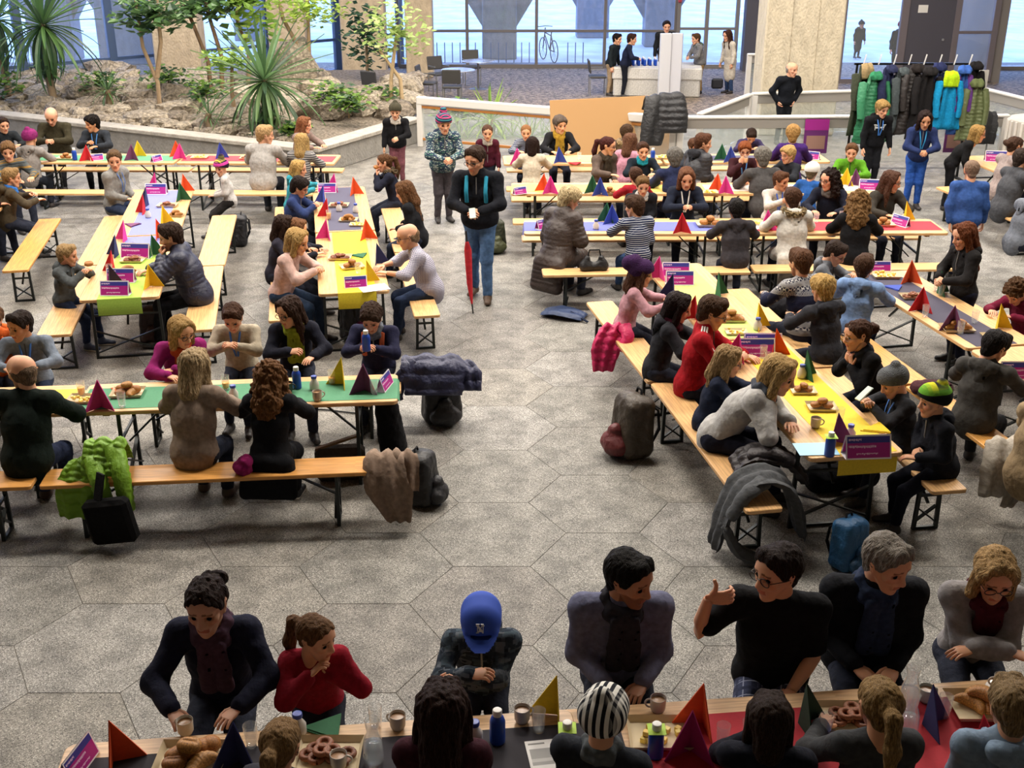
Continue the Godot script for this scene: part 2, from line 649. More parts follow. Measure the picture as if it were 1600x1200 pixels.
# every style is modelled in the head's own axes
func hair_mesh(style: String, fine: bool) -> ArrayMesh:
	var key := "hair_%s_%s" % [style, fine]
	if shared.has(key): return shared[key]
	var cell := 0.0062 if fine else 0.0095
	var q := []
	var cuts := hair_cuts()
	var fold := 0.006
	var stretch := Vector3(1, 0.22, 1)
	var k := 0.02
	var cap := bone(Vector3(0, 0.040, -0.030), Vector3(0, 0.046, 0.020), 0.091, 0.083)
	match style:
		"short":
			q = [cap, bone(Vector3(0, -0.01, -0.045), Vector3(0, -0.045, -0.052), 0.066, 0.05), bone(Vector3(-0.03, 0.105, 0.055), Vector3(0.035, 0.105, 0.05), 0.026, 0.024)]
			cuts = hair_cuts()
		"buzz":
			q = [bone(Vector3(0, 0.038, -0.028), Vector3(0, 0.042, 0.020), 0.083, 0.077), bone(Vector3(0, -0.01, -0.04), Vector3(0, -0.04, -0.048), 0.062, 0.048)]
			fold = 0.002
		"mop":
			q = [bone(Vector3(0, 0.045, -0.03), Vector3(0, 0.052, 0.022), 0.096, 0.089), bone(Vector3(0, -0.01, -0.05), Vector3(0, -0.05, -0.055), 0.070, 0.056), bone(Vector3(-0.045, 0.075, 0.065), Vector3(0.045, 0.075, 0.065), 0.028, 0.026)]
			cuts = hair_cuts(-0.022)
			fold = 0.009
		"fringe":
			q = [bone(Vector3(0, 0.005, -0.05), Vector3(0, -0.03, -0.055), 0.070, 0.052), bone(Vector3(-0.062, 0.01, -0.02), Vector3(-0.055, -0.02, -0.035), 0.026, 0.024), bone(Vector3(0.062, 0.01, -0.02), Vector3(0.055, -0.02, -0.035), 0.026, 0.024)]
			cuts = [[Vector3(0, 0.1, -0.99).normalized(), Vector3(0, 0.0, 0.012)], [Vector3(0, -1, -0.25).normalized(), Vector3(0, 0.055, -0.03)]]
			fold = 0.002
		"bob":
			q = [cap, bone(Vector3(0, 0.0, -0.045), Vector3(0, -0.10, -0.055), 0.074, 0.066)]
			for s in [-1.0, 1.0]:
				q.append(bone(Vector3(s * 0.066, 0.045, 0.012), Vector3(s * 0.078, -0.105, 0.018), 0.034, 0.030))
				q.append(bone(Vector3(s * 0.035, 0.10, 0.052), Vector3(s * 0.072, 0.03, 0.050), 0.022, 0.018))
			cuts = [[Vector3(0, 0.10, -1.0).normalized(), Vector3(0, 0.05, 0.072)]]
		"long":
			q = [cap, bone(Vector3(0, 0.0, -0.045), Vector3(0, -0.14, -0.075), 0.076, 0.072), bone(Vector3(0, -0.14, -0.075), Vector3(0, -0.34, -0.090), 0.074, 0.045, Vector3.BACK, 0.9)]
			for s in [-1.0, 1.0]:
				q.append(bone(Vector3(s * 0.064, 0.045, 0.012), Vector3(s * 0.080, -0.13, 0.006), 0.034, 0.030))
				q.append(bone(Vector3(s * 0.080, -0.13, 0.006), Vector3(s * 0.085, -0.27, 0.03), 0.032, 0.016))
				q.append(bone(Vector3(s * 0.035, 0.10, 0.052), Vector3(s * 0.072, 0.02, 0.050), 0.022, 0.018))
			cuts = [[Vector3(0, 0.10, -1.0).normalized(), Vector3(0, 0.05, 0.072)]]
			fold = 0.010
		"curly":
			q = [bone(Vector3(0, 0.04, -0.035), Vector3(0, 0.046, 0.016), 0.096, 0.086), bone(Vector3(0, 0.0, -0.05), Vector3(0, -0.16, -0.085), 0.085, 0.105), bone(Vector3(0, -0.16, -0.085), Vector3(0, -0.22, -0.085), 0.105, 0.085)]
			for s in [-1.0, 1.0]:
				q.append(bone(Vector3(s * 0.07, 0.04, 0.0), Vector3(s * 0.098, -0.14, 0.0), 0.042, 0.05))
			cuts = [[Vector3(0, 0.10, -1.0).normalized(), Vector3(0, 0.05, 0.066)]]
			fold = 0.026
			stretch = Vector3(0.62, 0.5, 0.62)
		"mopcurly":
			q = [bone(Vector3(0, 0.05, -0.03), Vector3(0, 0.055, 0.025), 0.100, 0.092), bone(Vector3(0, -0.01, -0.05), Vector3(0, -0.04, -0.055), 0.070, 0.056)]
			cuts = hair_cuts(-0.015)
			fold = 0.024
			stretch = Vector3(0.9, 0.9, 0.9)
		"pony":
			q = [bone(Vector3(0, 0.038, -0.028), Vector3(0, 0.042, 0.020), 0.085, 0.079), bone(Vector3(0, 0.0, -0.04), Vector3(0, -0.03, -0.05), 0.066, 0.05), bone(Vector3(0, 0.045, -0.115), Vector3(0, 0.03, -0.15), 0.024, 0.03), bone(Vector3(0, 0.03, -0.15), Vector3(0, -0.10, -0.165), 0.032, 0.034), bone(Vector3(0, -0.10, -0.165), Vector3(0, -0.25, -0.14), 0.034, 0.012)]
			cuts = []
			for c in hair_cuts(0.004): cuts.append(c)
		"bun":
			q = [bone(Vector3(0, 0.038, -0.028), Vector3(0, 0.042, 0.020), 0.086, 0.079), bone(Vector3(0, 0.0, -0.04), Vector3(0, -0.03, -0.05), 0.066, 0.05), bone(Vector3(-0.02, 0.03, -0.13), Vector3(0.02, 0.035, -0.13), 0.038, 0.038)]
			cuts = hair_cuts(0.004)
			fold = 0.009
	var nz := FastNoiseLite.new()
	nz.seed = 11
	nz.frequency = 30.0
	nz.fractal_octaves = 2
	var m := nets(q, cell, k, fold, nz, cuts, stretch)
	shared[key] = arr_mesh(m[0], m[1], m[2])
	return shared[key]

func hair_mat(hex: String) -> StandardMaterial3D:
	var key := "hair" + hex
	if mats.has(key): return mats[key]
	var m := StandardMaterial3D.new()
	m.albedo_color = C(hex)
	m.roughness = 0.6
	m.metallic_specular = 0.2
	m.albedo_texture = soft_tex("hair_soft", 0.06, 0.55, 1.12, 21, 3)
	m.normal_enabled = true
	m.normal_texture = noise_tex("hair_n", 0.07, true, 256, 23, 3, 10.0)
	m.normal_scale = 0.9
	tri(m, Vector3(9, 1.6, 9))
	m.resource_name = "hair_" + hex
	mats[key] = m
	return m

func hat_mesh(kind: String) -> ArrayMesh:
	var key := "hat_" + kind
	if shared.has(key): return shared[key]
	var q := []
	var cuts := []
	match kind:
		"beanie":
			q = [bone(Vector3(0, 0.046, -0.032), Vector3(0, 0.052, 0.020), 0.098, 0.092), bone(Vector3(0, 0.11, -0.05), Vector3(0, 0.13, -0.055), 0.055, 0.04)]
			cuts = [[Vector3(0, 0.93, -0.36).normalized(), Vector3(0, 0.032, 0.05)]]
		"slouch":
			q = [bone(Vector3(0, 0.046, -0.032), Vector3(0, 0.052, 0.020), 0.098, 0.092), bone(Vector3(0, 0.09, -0.08), Vector3(0, 0.085, -0.12), 0.085, 0.07)]
			cuts = [[Vector3(0, 0.93, -0.36).normalized(), Vector3(0, 0.030, 0.05)]]
		"pom":
			q = [bone(Vector3(0, 0.046, -0.032), Vector3(0, 0.052, 0.020), 0.098, 0.092), bone(Vector3(0, 0.15, -0.04), Vector3(0, 0.16, -0.045), 0.045, 0.042)]
			cuts = [[Vector3(0, 0.93, -0.36).normalized(), Vector3(0, 0.032, 0.05)]]
		"cap":
			q = [bone(Vector3(0, 0.050, -0.028), Vector3(0, 0.058, 0.026), 0.099, 0.098), bone(Vector3(-0.05, 0.045, 0.088), Vector3(0.05, 0.045, 0.088), 0.030, 0.030), bone(Vector3(0, 0.040, 0.075), Vector3(0, 0.034, 0.165), 0.090, 0.064, Vector3.UP, 7.0)]
			cuts = [[Vector3(0, 1, -0.08).normalized(), Vector3(0, 0.022, 0.0)]]
	var m := nets(q, 0.0065, 0.012, 0.0, null, cuts)
	shared[key] = arr_mesh(m[0], m[1], m[2])
	return shared[key]

func glasses_mesh() -> ArrayMesh:
	if shared.has("glasses"): return shared["glasses"]
	var b := Bag.new()
	for s in [-1.0, 1.0]:
		var pts := PackedVector3Array()
		var rad := PackedFloat32Array()
		for i in 15:
			var a := TAU * i / 14.0
			pts.append(Vector3(s * 0.033 + cos(a) * 0.025, 0.002 + sin(a) * 0.018, 0.100 - absf(cos(a) * 0.025 + s * s * 0.033) * 0.06))
			rad.append(0.0024)
		b.tube(pts, rad, 5, false)
		b.tube(PackedVector3Array([Vector3(s * 0.058, 0.008, 0.094), Vector3(s * 0.080, 0.008, 0.03), Vector3(s * 0.082, 0.006, -0.01)]), PackedFloat32Array([0.002, 0.002, 0.002]), 5)
	b.tube(PackedVector3Array([Vector3(-0.009, 0.006, 0.103), Vector3(0.009, 0.006, 0.103)]), PackedFloat32Array([0.0022, 0.0022]), 5)
	shared["glasses"] = b.mesh()
	return shared["glasses"]

# a hand in its own axes: fingers along +z, back of the hand up (+y), thumb at side -x (mirrored for the other hand)
static func hand_into(b: Bag, t: Transform3D, side: float, curl: float, size: float, thumb_up := false) -> void:
	var pts := PackedVector3Array()
	var rad := PackedFloat32Array()
	var tr := t * Transform3D(Basis.from_scale(Vector3(side * size, size, size)), Vector3.ZERO)
	for z in [-0.02, 0.015, 0.05, 0.082, 0.094]:
		pts.append(tr * Vector3(0, -0.002, z))
	rad = PackedFloat32Array([0.026 * size, 0.033 * size, 0.041 * size, 0.041 * size, 0.030 * size])
	b.tube(pts, rad, 10, true, 0.42, t.basis.y.cross(t.basis.z).cross(t.basis.z))
	var length := [0.074, 0.084, 0.079, 0.062]
	for i in 4:
		var x := -0.031 + 0.0205 * i
		var l: float = length[i]
		var p := Vector3(x, 0.0, 0.078)
		var fp := PackedVector3Array([tr * p])
		var fr := PackedFloat32Array([0.0102 * size])
		var a := curl * 0.35 + 0.1
		for j in 3:
			var seg: float = l * [0.42, 0.32, 0.26][j]
			var sp := (i - 1.5) * 0.10 * (1.0 - curl)
			p += Vector3(sin(sp), -sin(a), cos(a)) * seg
			fp.append(tr * p)
			fr.append((0.0098 - j * 0.0010) * size)
			a += curl * 0.95
		b.tube(fp, fr, 6, true)
	var th := PackedVector3Array([Vector3(-0.024, -0.004, 0.012), Vector3(-0.048, -0.010, 0.040), Vector3(-0.058, -0.020, 0.066), Vector3(-0.052, -0.030, 0.090)])
	if thumb_up: th = PackedVector3Array([Vector3(-0.024, 0.0, 0.012), Vector3(-0.052, 0.0, 0.036), Vector3(-0.082, 0.004, 0.046), Vector3(-0.112, 0.006, 0.042)])
	elif curl > 0.6: th = PackedVector3Array([Vector3(-0.024, -0.004, 0.012), Vector3(-0.046, -0.020, 0.042), Vector3(-0.040, -0.040, 0.066), Vector3(-0.020, -0.048, 0.080)])
	for i in th.size(): th[i] = tr * th[i]
	b.tube(th, PackedFloat32Array([0.016 * size, 0.0135 * size, 0.0115 * size, 0.0092 * size]), 7, true)

static func reach(sh: Vector3, target: Vector3, l1: float, l2: float, pole: Vector3) -> Array:
	var d := target - sh
	var l := d.length()
	var most := (l1 + l2) * 0.985
	if l > most:
		d *= most / l
		l = most
	l = maxf(l, absf(l1 - l2) + 0.02)
	var n := d.normalized()
	var a := (l1 * l1 - l2 * l2 + l * l) / (2.0 * l)
	var h := sqrt(maxf(l1 * l1 - a * a, 0.0))
	var p := (pole - n * pole.dot(n)).normalized()
	return [sh + n * a + p * h, sh + n * l]

static func sg2(i: int) -> float: return -1.0 if i == 0 else 1.0

static func turn_y(v: Vector3, deg: float) -> Vector3:
	return v.rotated(Vector3.UP, deg_to_rad(deg))

# joints of a posed figure in its own axes: it faces +z, the floor is y = 0, the hips are over the origin
static func skeleton(d: Dictionary) -> Dictionary:
	var sit: bool = d.sit
	var lean := deg_to_rad(d.lean)
	var top: float = d.top
	var s := 1.0
	var hs := 1.0
	for it in 6:
		hs = pow(s, 0.62)
		if sit: s = (top - SEAT - hs * 0.314) / (0.09 + 0.54 * cos(lean))
		else: s = (top - hs * 0.314) / (0.925 + 0.54 * cos(lean))
	hs = pow(s, 0.62)
	var k := {"s": s, "hs": hs}
	var hip := Vector3(0, (SEAT + 0.09 * s) if sit else 0.925 * s, 0)
	var u := Vector3(0, cos(lean), sin(lean))
	var u2 := Vector3(0, cos(lean * 1.25), sin(lean * 1.25))
	var side := turn_y(Vector3.RIGHT, d.twist)
	var fw := side.cross(u2).normalized()
	k.hip = hip
	k.chest = hip + u * 0.30 * s
	k.neck = k.chest + u2 * 0.24 * s
	k.u = u2
	k.side = side
	k.fw = fw
	var half := (0.172 if d.female else 0.198) * s
	var hd := turn_y(Vector3.BACK, d.hyaw)          # where the face points
	var hp := deg_to_rad(d.hpitch)
	var face := (hd * cos(hp) - Vector3.UP * sin(hp)).normalized()
	var hu := (Vector3.UP * cos(hp) + hd * sin(hp)).normalized()
	var hx := hu.cross(face)
	k.hbasis = Basis(hx, hu, face) * Basis.from_scale(Vector3.ONE * hs * 1.24 * d.get("hsize", 1.0))
	k.head = k.neck + (u2 * 0.5 + hu * 0.5).normalized() * 0.165 * hs + face * 0.02 * hs
	k.sh = [k.neck - u2 * 0.055 * s - side * half, k.neck - u2 * 0.055 * s + side * half]
	var hands := []
	var elbows := []
	var ups := []
	for i in 2:
		var sg := -1.0 if i == 0 else 1.0
		var code: String = d.arms[i]
		var t: Vector3
		var pole := Vector3(sg * 1.15, -0.65, -0.35)
		var up := Vector3.UP
		var mid: Vector3 = (k.sh[0] + k.sh[1]) * 0.5
		match code:
			"T":
				t = Vector3(sg * 0.17 * s, 0.815, mid.z + 0.38 * s)
			"t":
				t = Vector3(sg * 0.07 * s, 0.86, mid.z + 0.33 * s)
				up = Vector3(sg * 0.8, 0.6, 0)
			"R":
				t = Vector3(sg * 0.14 * s, 0.83, mid.z + 0.50 * s)
			"X":
				t = Vector3(-sg * 0.10 * s, 0.83, mid.z + 0.27 * s)
			"M":
				t = k.head + k.hbasis * Vector3(sg * 0.055, -0.150, 0.13)
				up = face
				pole = Vector3(sg * 0.9, -0.9, 0.1)
			"C":
				t = k.head + k.hbasis * Vector3(sg * 0.045, -0.225, 0.075)
				up = face
				pole = Vector3(sg * 0.5, -1.0, 0.3)
			"E":
				t = k.head + k.hbasis * Vector3(sg * 0.105, -0.155, 0.045)
				up = Vector3(sg, 0, 0)
				pole = Vector3(sg * 0.9, -1.0, 0.2)
			"L":
				t = hip + Vector3(sg * 0.10 * s, 0.13 * s, 0.30 * s)
				pole = Vector3(sg * 0.45, -0.6, -0.7)
			"l":
				t = hip + Vector3(sg * 0.05 * s, 0.17 * s, 0.26 * s)
				up = Vector3(sg * 0.8, 0.6, 0)
			"S":
				t = k.sh[i] + Vector3(sg * 0.075 * s, -0.52 * s, 0.03 * s)
				up = Vector3(sg, 0, 0)
				pole = Vector3(sg * 0.3, 0, -1)
			"W":
				t = Vector3(sg * 0.07 * s, k.chest.y - (0.02 if sit else 0.12) * s, mid.z + 0.27 * s)
				up = Vector3(sg * 0.6, 0.5, 0.6)
			"P":
				t = hip + Vector3(sg * 0.20 * s, 0.02 * s, 0.05 * s)
				up = Vector3(sg, 0, 0)
				pole = Vector3(sg * 1.0, 0, -0.6)
			"U":
				t = k.sh[i] + Vector3(sg * 0.16 * s, 0.06 * s, 0.12 * s)
				up = Vector3(0, 0, 1)
				pole = Vector3(sg * 0.8, -1.0, 0.2)
			"B":
				t = hip + Vector3(sg * 0.24 * s, -0.04 * s, -0.04 * s)
				up = Vector3(sg, 0, 0)
		var e := reach(k.sh[i], t, 0.285 * s, 0.25 * s, pole)
		elbows.append(e[0])
		hands.append(e[1])
		ups.append(up)
	k.elbow = elbows
	k.hand = hands
	k.handup = ups
	var knee := []
	var ankle := []
	var toe := []
	for i in 2:
		var sg := -1.0 if i == 0 else 1.0
		var a: Vector3
		var kn: Vector3
		if sit:
			var spread: float = d.spread
			kn = Vector3(sg * (0.085 + 0.06 * spread) * s, clampf(0.50 * s, 0.30, 0.56), 0.40 * s)
			a = Vector3(sg * (0.09 + 0.05 * spread) * s, 0.085, kn.z - (0.03 if i == 0 else -0.05) * s - d.tuck)
		else:
			var st: float = d.stride * sg
			kn = Vector3(sg * 0.085 * s, 0.49 * s, 0.03 * s + st * 0.45)
			a = Vector3(sg * 0.095 * s, 0.085 + maxf(0.0, -st) * 0.12, -0.02 * s + st)
		knee.append(kn)
		ankle.append(a)
		toe.append(turn_y(Vector3.BACK, sg * 9.0))
	k.knee = knee
	k.ankle = ankle
	k.toe = toe
	k.hipj = [hip + Vector3(-0.085 * s, -0.01, 0), hip + Vector3(0.085 * s, -0.01, 0)]
	return k

# the heavy part, free of nodes, so that it can run on worker threads
func figure_job(at: int) -> void:
	var d: Dictionary = jobs[at]
	var tt := Time.get_ticks_usec()
	var k := skeleton(d)
	var s: float = k.s
	var out := {"k": k}
	var th: float = d.thick
	var up: Vector3 = k.u
	var fw: Vector3 = k.fw
	var side: Vector3 = k.side
	var q := []
	var style: String = d.style
	var rg := 0.0
	var per := 0.055
	if "puffer" in style:
		rg = 0.012
		th += 0.012
	var w: float = (1.06 if d.female else 1.14) * d.bulk
	var hipc: Vector3 = k.hip
	q.append(bone(hipc + up * 0.09 * s, k.chest, (0.137 * s + th) * w, (0.146 * s + th) * w, fw, 0.36, rg, per))
	q.append(bone(k.chest, k.neck - up * 0.10 * s, (0.148 * s + th) * w, 0.118 * s + th, fw, 0.42, rg, per))
	q.append(bone(hipc - side * 0.05 * s + up * 0.015 * s, hipc + side * 0.05 * s + up * 0.015 * s, (0.118 * s + th) * w, (0.118 * s + th) * w, Vector3.UP, 0.2))
	q.append(bone(k.sh[0], k.sh[1], 0.060 * s + th, 0.060 * s + th))
	for i in 2:
		q.append(bone(k.neck - up * 0.015 * s, k.sh[i], 0.048 * s + th * 0.6, 0.050 * s + th))
		var sl := 1.0
		if "tee" in style:
			q.append(bone(k.sh[i], (k.sh[i] as Vector3).lerp(k.elbow[i], 0.72), 0.056 * s + th, 0.058 * s + th))
			continue
		q.append(bone(k.sh[i], k.elbow[i], 0.058 * s + th, 0.050 * s + th, Vector3.ZERO, 0.0, rg, per))
		if "rolled" in style: sl = 0.35
		q.append(bone(k.elbow[i], (k.elbow[i] as Vector3).lerp(k.hand[i], sl * 0.95), 0.049 * s + th, 0.040 * s + th, Vector3.ZERO, 0.0, rg, per))
	if "collar" in style or "hood" in style or "puffer" in style:
		q.append(bone(k.neck - fw * 0.015, k.neck + up * 0.035 * s, 0.066 * s + th, 0.062 * s + th * 0.6))
	if "hood" in style:
		var hq := []
		var hb: Vector3 = k.neck - fw * (0.085 * s + th) - up * 0.015 * s
		hq.append(bone(hb - side * 0.085 * s, hb + side * 0.085 * s, 0.058 * s, 0.058 * s))
		hq.append(bone(hb - up * 0.02 * s - fw * 0.02, hb - up * 0.15 * s - fw * 0.025 * s, 0.095 * s, 0.045 * s, fw, 0.9))
		for i in 2:
			var sg := -1.0 if i == 0 else 1.0
			hq.append(bone(hb + side * sg * 0.085 * s, k.neck + side * sg * 0.085 * s + fw * 0.075 * s - up * 0.03 * s, 0.052 * s, 0.030 * s))
		out.hood = nets(hq, d.cell * 0.8, 0.02, 0.008, fold_noise, [], Vector3.ONE * 1.5)
	if "long" in style:
		for i in 2:
			q.append(bone(k.hipj[i], (k.hipj[i] as Vector3).lerp(k.knee[i], 0.85), 0.105 * s + th, 0.085 * s + th, Vector3.ZERO, 0.0, rg, per))
		if d.sit:
			for x in [-0.15, -0.09, -0.03, 0.03, 0.09, 0.15]: q.append(bone(Vector3(x, 0.52, -0.13), Vector3(x * 1.15, 0.22, -0.19), 0.07, 0.055, Vector3.ZERO, 0.0, rg, per))
		else: q.append(bone(hipc, Vector3(0, 0.5 * s, 0), 0.15 * s + th, 0.17 * s + th, Vector3.BACK, 0.3, rg, per))
	elif "dress" in style:
		for i in 2: q.append(bone(k.hipj[i], k.knee[i], 0.10 * s, 0.09 * s))
		q.append(bone(k.knee[0], k.knee[1], 0.075 * s, 0.075 * s))
		for x in [-0.15, -0.09, -0.03, 0.03, 0.09, 0.15]: q.append(bone(Vector3(x, 0.52, -0.12), Vector3(x * 1.2, 0.29, -0.18), 0.065, 0.05))
	elif d.sit:
		q.append(bone(hipc + Vector3(0, 0.0, -0.03 * s), hipc + Vector3(0, -0.045 * s, -0.05 * s), (0.125 * s + th) * w, (0.125 * s + th) * w, Vector3.BACK, 0.4))
	var cell: float = d.cell
	out.top = nets(q, cell, 0.05 * s, 0.007 if rg == 0.0 else 0.004, fold_noise)
	q = []
	var lt := 0.010
	q.append(bone(k.hipj[0], k.hipj[1], 0.112 * s, 0.112 * s))
	for i in 2:
		q.append(bone(k.hipj[i], k.knee[i], 0.090 * s + lt, 0.064 * s + lt))
		q.append(bone(k.knee[i], k.ankle[i] + Vector3(0, 0.02, 0), 0.060 * s + lt, 0.046 * s + lt))
	out.bottom = nets(q, cell * 1.15, 0.03, 0.008, fold_noise)
	# the body itself: head and neck, trunk, arms, hands and legs in one mesh
	var b := Bag.new()
	var one := PackedFloat32Array()
	b.tube(PackedVector3Array([hipc, k.chest, k.neck - up * 0.06 * s, k.neck - up * 0.005 * s, k.head + (k.hbasis as Basis) * Vector3(0, -0.09, -0.020)]), PackedFloat32Array([0.08 * s, 0.08 * s, 0.060 * s, 0.060 * s, 0.060 * k.hs]), 12)
	for i in 2:
		b.tube(PackedVector3Array([k.sh[i], (k.sh[i] as Vector3).lerp(k.elbow[i], 0.5), k.elbow[i], (k.elbow[i] as Vector3).lerp(k.hand[i], 0.35), k.hand[i]]), PackedFloat32Array([0.04 * s, 0.042 * s, 0.039 * s, 0.040 * s, 0.028 * s]), 10)
		b.tube(PackedVector3Array([k.hipj[i], k.knee[i], (k.knee[i] as Vector3).lerp(k.ankle[i], 0.3), k.ankle[i]]), PackedFloat32Array([0.075 * s, 0.05 * s, 0.05 * s, 0.034 * s]), 8)
		var z: Vector3 = ((k.hand[i] as Vector3) - k.elbow[i]).normalized()
		var code: String = d.arms[i]
		if code in ["T", "R", "L", "X"]: z = (z * Vector3(1, 0.25, 1)).normalized()
		if code == "M" or code == "C": z = (z + (k.hbasis * Vector3(0, 1.2, -0.2))).normalized()
		if code == "U": z = Vector3(-sg2(i), 0.25, 0).normalized()
		var y: Vector3 = k.handup[i]
		y = (y - z * y.dot(z)).normalized()
		var x := y.cross(z)
		var sg := 1.0 if i == 0 else -1.0
		var curl: float = {"T": 0.35, "t": 0.75, "R": 0.3, "M": 0.8, "C": 0.9, "E": 0.5, "L": 0.4, "l": 0.7, "W": 0.8, "U": 0.9, "P": 0.5, "S": 0.4, "X": 0.3}.get(code, 0.5)
		hand_into(b, Transform3D(Basis(x, y, z), k.hand[i] + z * 0.01), -sg, curl, k.hs * (0.95 if d.female else 1.04), code == "U")
	var ha: Array = head_arrays[0 if d.cell < 0.018 else 1]
	var t := Transform3D(k.hbasis, k.head)
	var k0 := b.v.size()
	var hv: PackedVector3Array = ha[0]
	var hn: PackedVector3Array = ha[1]
	var nb: Basis = (k.hbasis as Basis).orthonormalized()
	b.v.append_array(t * hv)
	b.n.append_array(Transform3D(nb, Vector3.ZERO) * hn)
	var tc: PackedColorArray = (ha[3] as PackedColorArray).duplicate()
	if d.beard:
		for i in hv.size():
			var p := hv[i]
			if p.y < -0.035 and p.y > -0.115 and p.z > 0.0 and not (absf(p.x) < 0.022 and absf(p.y + 0.06) < 0.009):
				tc[i] = tc[i] * (Color(0.5, 0.4, 0.36) if d.beard == 1 else Color(0.66, 0.6, 0.57))
	b.c.append_array(tc)
	var zero := PackedVector2Array()
	zero.resize(hv.size())
	b.uv.append_array(zero)
	for i in (ha[2] as PackedInt32Array): b.i.append(i + k0)
	out.body = b
	if profile: print("%d cell %.3f %d us  top %d tris" % [at, d.cell, Time.get_ticks_usec() - tt, out.top[2].size() / 3])
	lock.lock()
	done[at] = out
	lock.unlock()

var profile := false
var jobs := []
var done := []
var lock := Mutex.new()

func eye_mesh() -> ArrayMesh:
	if not shared.has("eye"):
		var b := Bag.new()
		b.col = Color(0.75, 0.72, 0.70)
		b.blob(Vector3.ZERO, Vector3.ONE * 0.0125, 10, 8)
		b.col = Color(0.06, 0.045, 0.035)
		b.blob(Vector3(0, 0, 0.0075), Vector3(0.0058, 0.0058, 0.0058), 8, 6)
		shared["eye"] = b.mesh()
	return shared["eye"]

func shoe_mesh(tall: bool) -> ArrayMesh:
	var key := "shoe%s" % tall
	if not shared.has(key):
		var q := [bone(Vector3(0, 0.035, -0.055), Vector3(0, 0.034, 0.13), 0.040, 0.040, Vector3.UP, 0.15), bone(Vector3(0, 0.05, -0.045), Vector3(0, 0.05, 0.05), 0.044, 0.034)]
		q.append(bone(Vector3(0, 0.05, -0.03), Vector3(0, 0.19 if tall else 0.095, -0.03), 0.046, 0.05 if tall else 0.044))
		var m := nets(q, 0.013, 0.03, 0.0, null, [[Vector3.UP, Vector3(0, 0.012, 0)]])
		shared[key] = arr_mesh(m[0], m[1], m[2])
	return shared[key]

func sole_mesh() -> ArrayMesh:
	if not shared.has("sole"):
		var q := [bone(Vector3(0, 0.014, -0.055), Vector3(0, 0.014, 0.13), 0.043, 0.044)]
		var m := nets(q, 0.009, 0.01, 0.0, null, [[Vector3.UP, Vector3(0, 0.001, 0)], [Vector3.DOWN, Vector3(0, 0.026, 0)]])
		shared["sole"] = arr_mesh(m[0], m[1], m[2])
	return shared["sole"]

func skin_mat(hex: String) -> StandardMaterial3D:
	var key := "skin" + hex
	if not mats.has(key):
		var m := StandardMaterial3D.new()
		m.albedo_color = C(hex)
		m.vertex_color_use_as_albedo = true
		m.roughness = 0.55
		m.metallic_specular = 0.4
		m.subsurf_scatter_enabled = true
		m.subsurf_scatter_strength = 0.12
		m.resource_name = "skin_" + hex
		mats[key] = m
	return mats[key]

func scarf_mesh(k: Dictionary, tails: bool, cell: float) -> ArrayMesh:
	var s: float = k.s
	var q := []
	var n: Vector3 = k.neck
	var u: Vector3 = k.u
	var fw: Vector3 = k.fw
	var sd: Vector3 = k.side
	for j in 2:
		var prev := Vector3.ZERO
		for i in 9:
			var a := TAU * i / 8.0
			var r := (0.088 + 0.018 * j) * s
			var p := n + u * (0.035 - 0.045 * j) * s + sd * cos(a) * r + fw * (sin(a) * r * 0.95 + 0.012) - u * (0.03 * maxf(0.0, sin(a + 0.25 * j))) * s
			if i > 0: q.append(bone(prev, p, 0.030 * s, 0.030 * s))
			prev = p
	if tails:
		for x in [-0.035, 0.045]:
			var p0: Vector3 = n + fw * 0.125 * s - u * 0.03 * s + sd * x * s
			var p1: Vector3 = k.chest + fw * 0.150 * s + sd * x * 1.1 * s + u * 0.05 * s
			q.append(bone(p0, p1, 0.038 * s, 0.046 * s, fw, 0.9))
			q.append(bone(p1, p1 - u * 0.13 * s + fw * 0.02, 0.046 * s, 0.05 * s, fw, 0.9))
	var m := nets(q, cell, 0.012, 0.006, fold_noise, [], Vector3.ONE * 1.6)
	return arr_mesh(m[0], m[1], m[2])

func strap_mesh(k: Dictionary, x0: float, x1: float, drop: float, wide := 0.010, sides := [-1.0, 1.0]) -> ArrayMesh:
	# a lanyard: two bands over the chest that meet below
	var s: float = k.s
	var b := Bag.new()
	for sg in sides:
		var pts := PackedVector3Array()
		var rad := PackedFloat32Array()
		for i in 7:
			var t := i / 6.0
			var up: Vector3 = (k.neck as Vector3).lerp(k.chest, t * drop)
			var out := lerpf(0.055, 0.150, minf(1.0, t * 2.2)) * s
			pts.append(up + (k.side as Vector3) * sg * lerpf(x0, x1, t) * s + (k.fw as Vector3) * (out + 0.012))
			rad.append(wide)
		b.tube(pts, rad, 6, true, 0.25, k.fw)
	return b.mesh()

const DEFAULTS := {"sit": true, "lean": 12.0, "twist": 0.0, "hyaw": 0.0, "hpitch": 8.0, "female": false, "thick": 0.012, "style": "", "bulk": 1.0, "cell": 0.02, "near": false, "beard": 0, "spread": 0.6, "tuck": 0.0, "stride": 0.0, "hairc": "4a3526", "hair": "short", "hat": "", "hatc": "555555", "skin": "cf9a7a", "topc": "444444", "botc": "2a2e3c", "shoe": "2b2624", "sole": "", "glasses": "", "scarf": "", "tails": false, "lanyard": "", "fur": "", "straps": "", "toppat": "", "botpat": "", "hatpat": "", "group": "", "seat": "", "stripes": "", "emblem": "", "zip": "", "hold": "", "side": 1}

# rows: [label, x, z of the head, height of the head top, yaw in degrees, arms, settings]
func add_people(rows: Array) -> void:
	for r in rows:
		var d := DEFAULTS.duplicate()
		d.merge(r[6], true)
		d.label = r[0]
		d.x = r[1]
		d.z = r[2]
		d.top = r[3]
		d.yaw = r[4]
		d.arms = r[5]
		jobs.append(d)

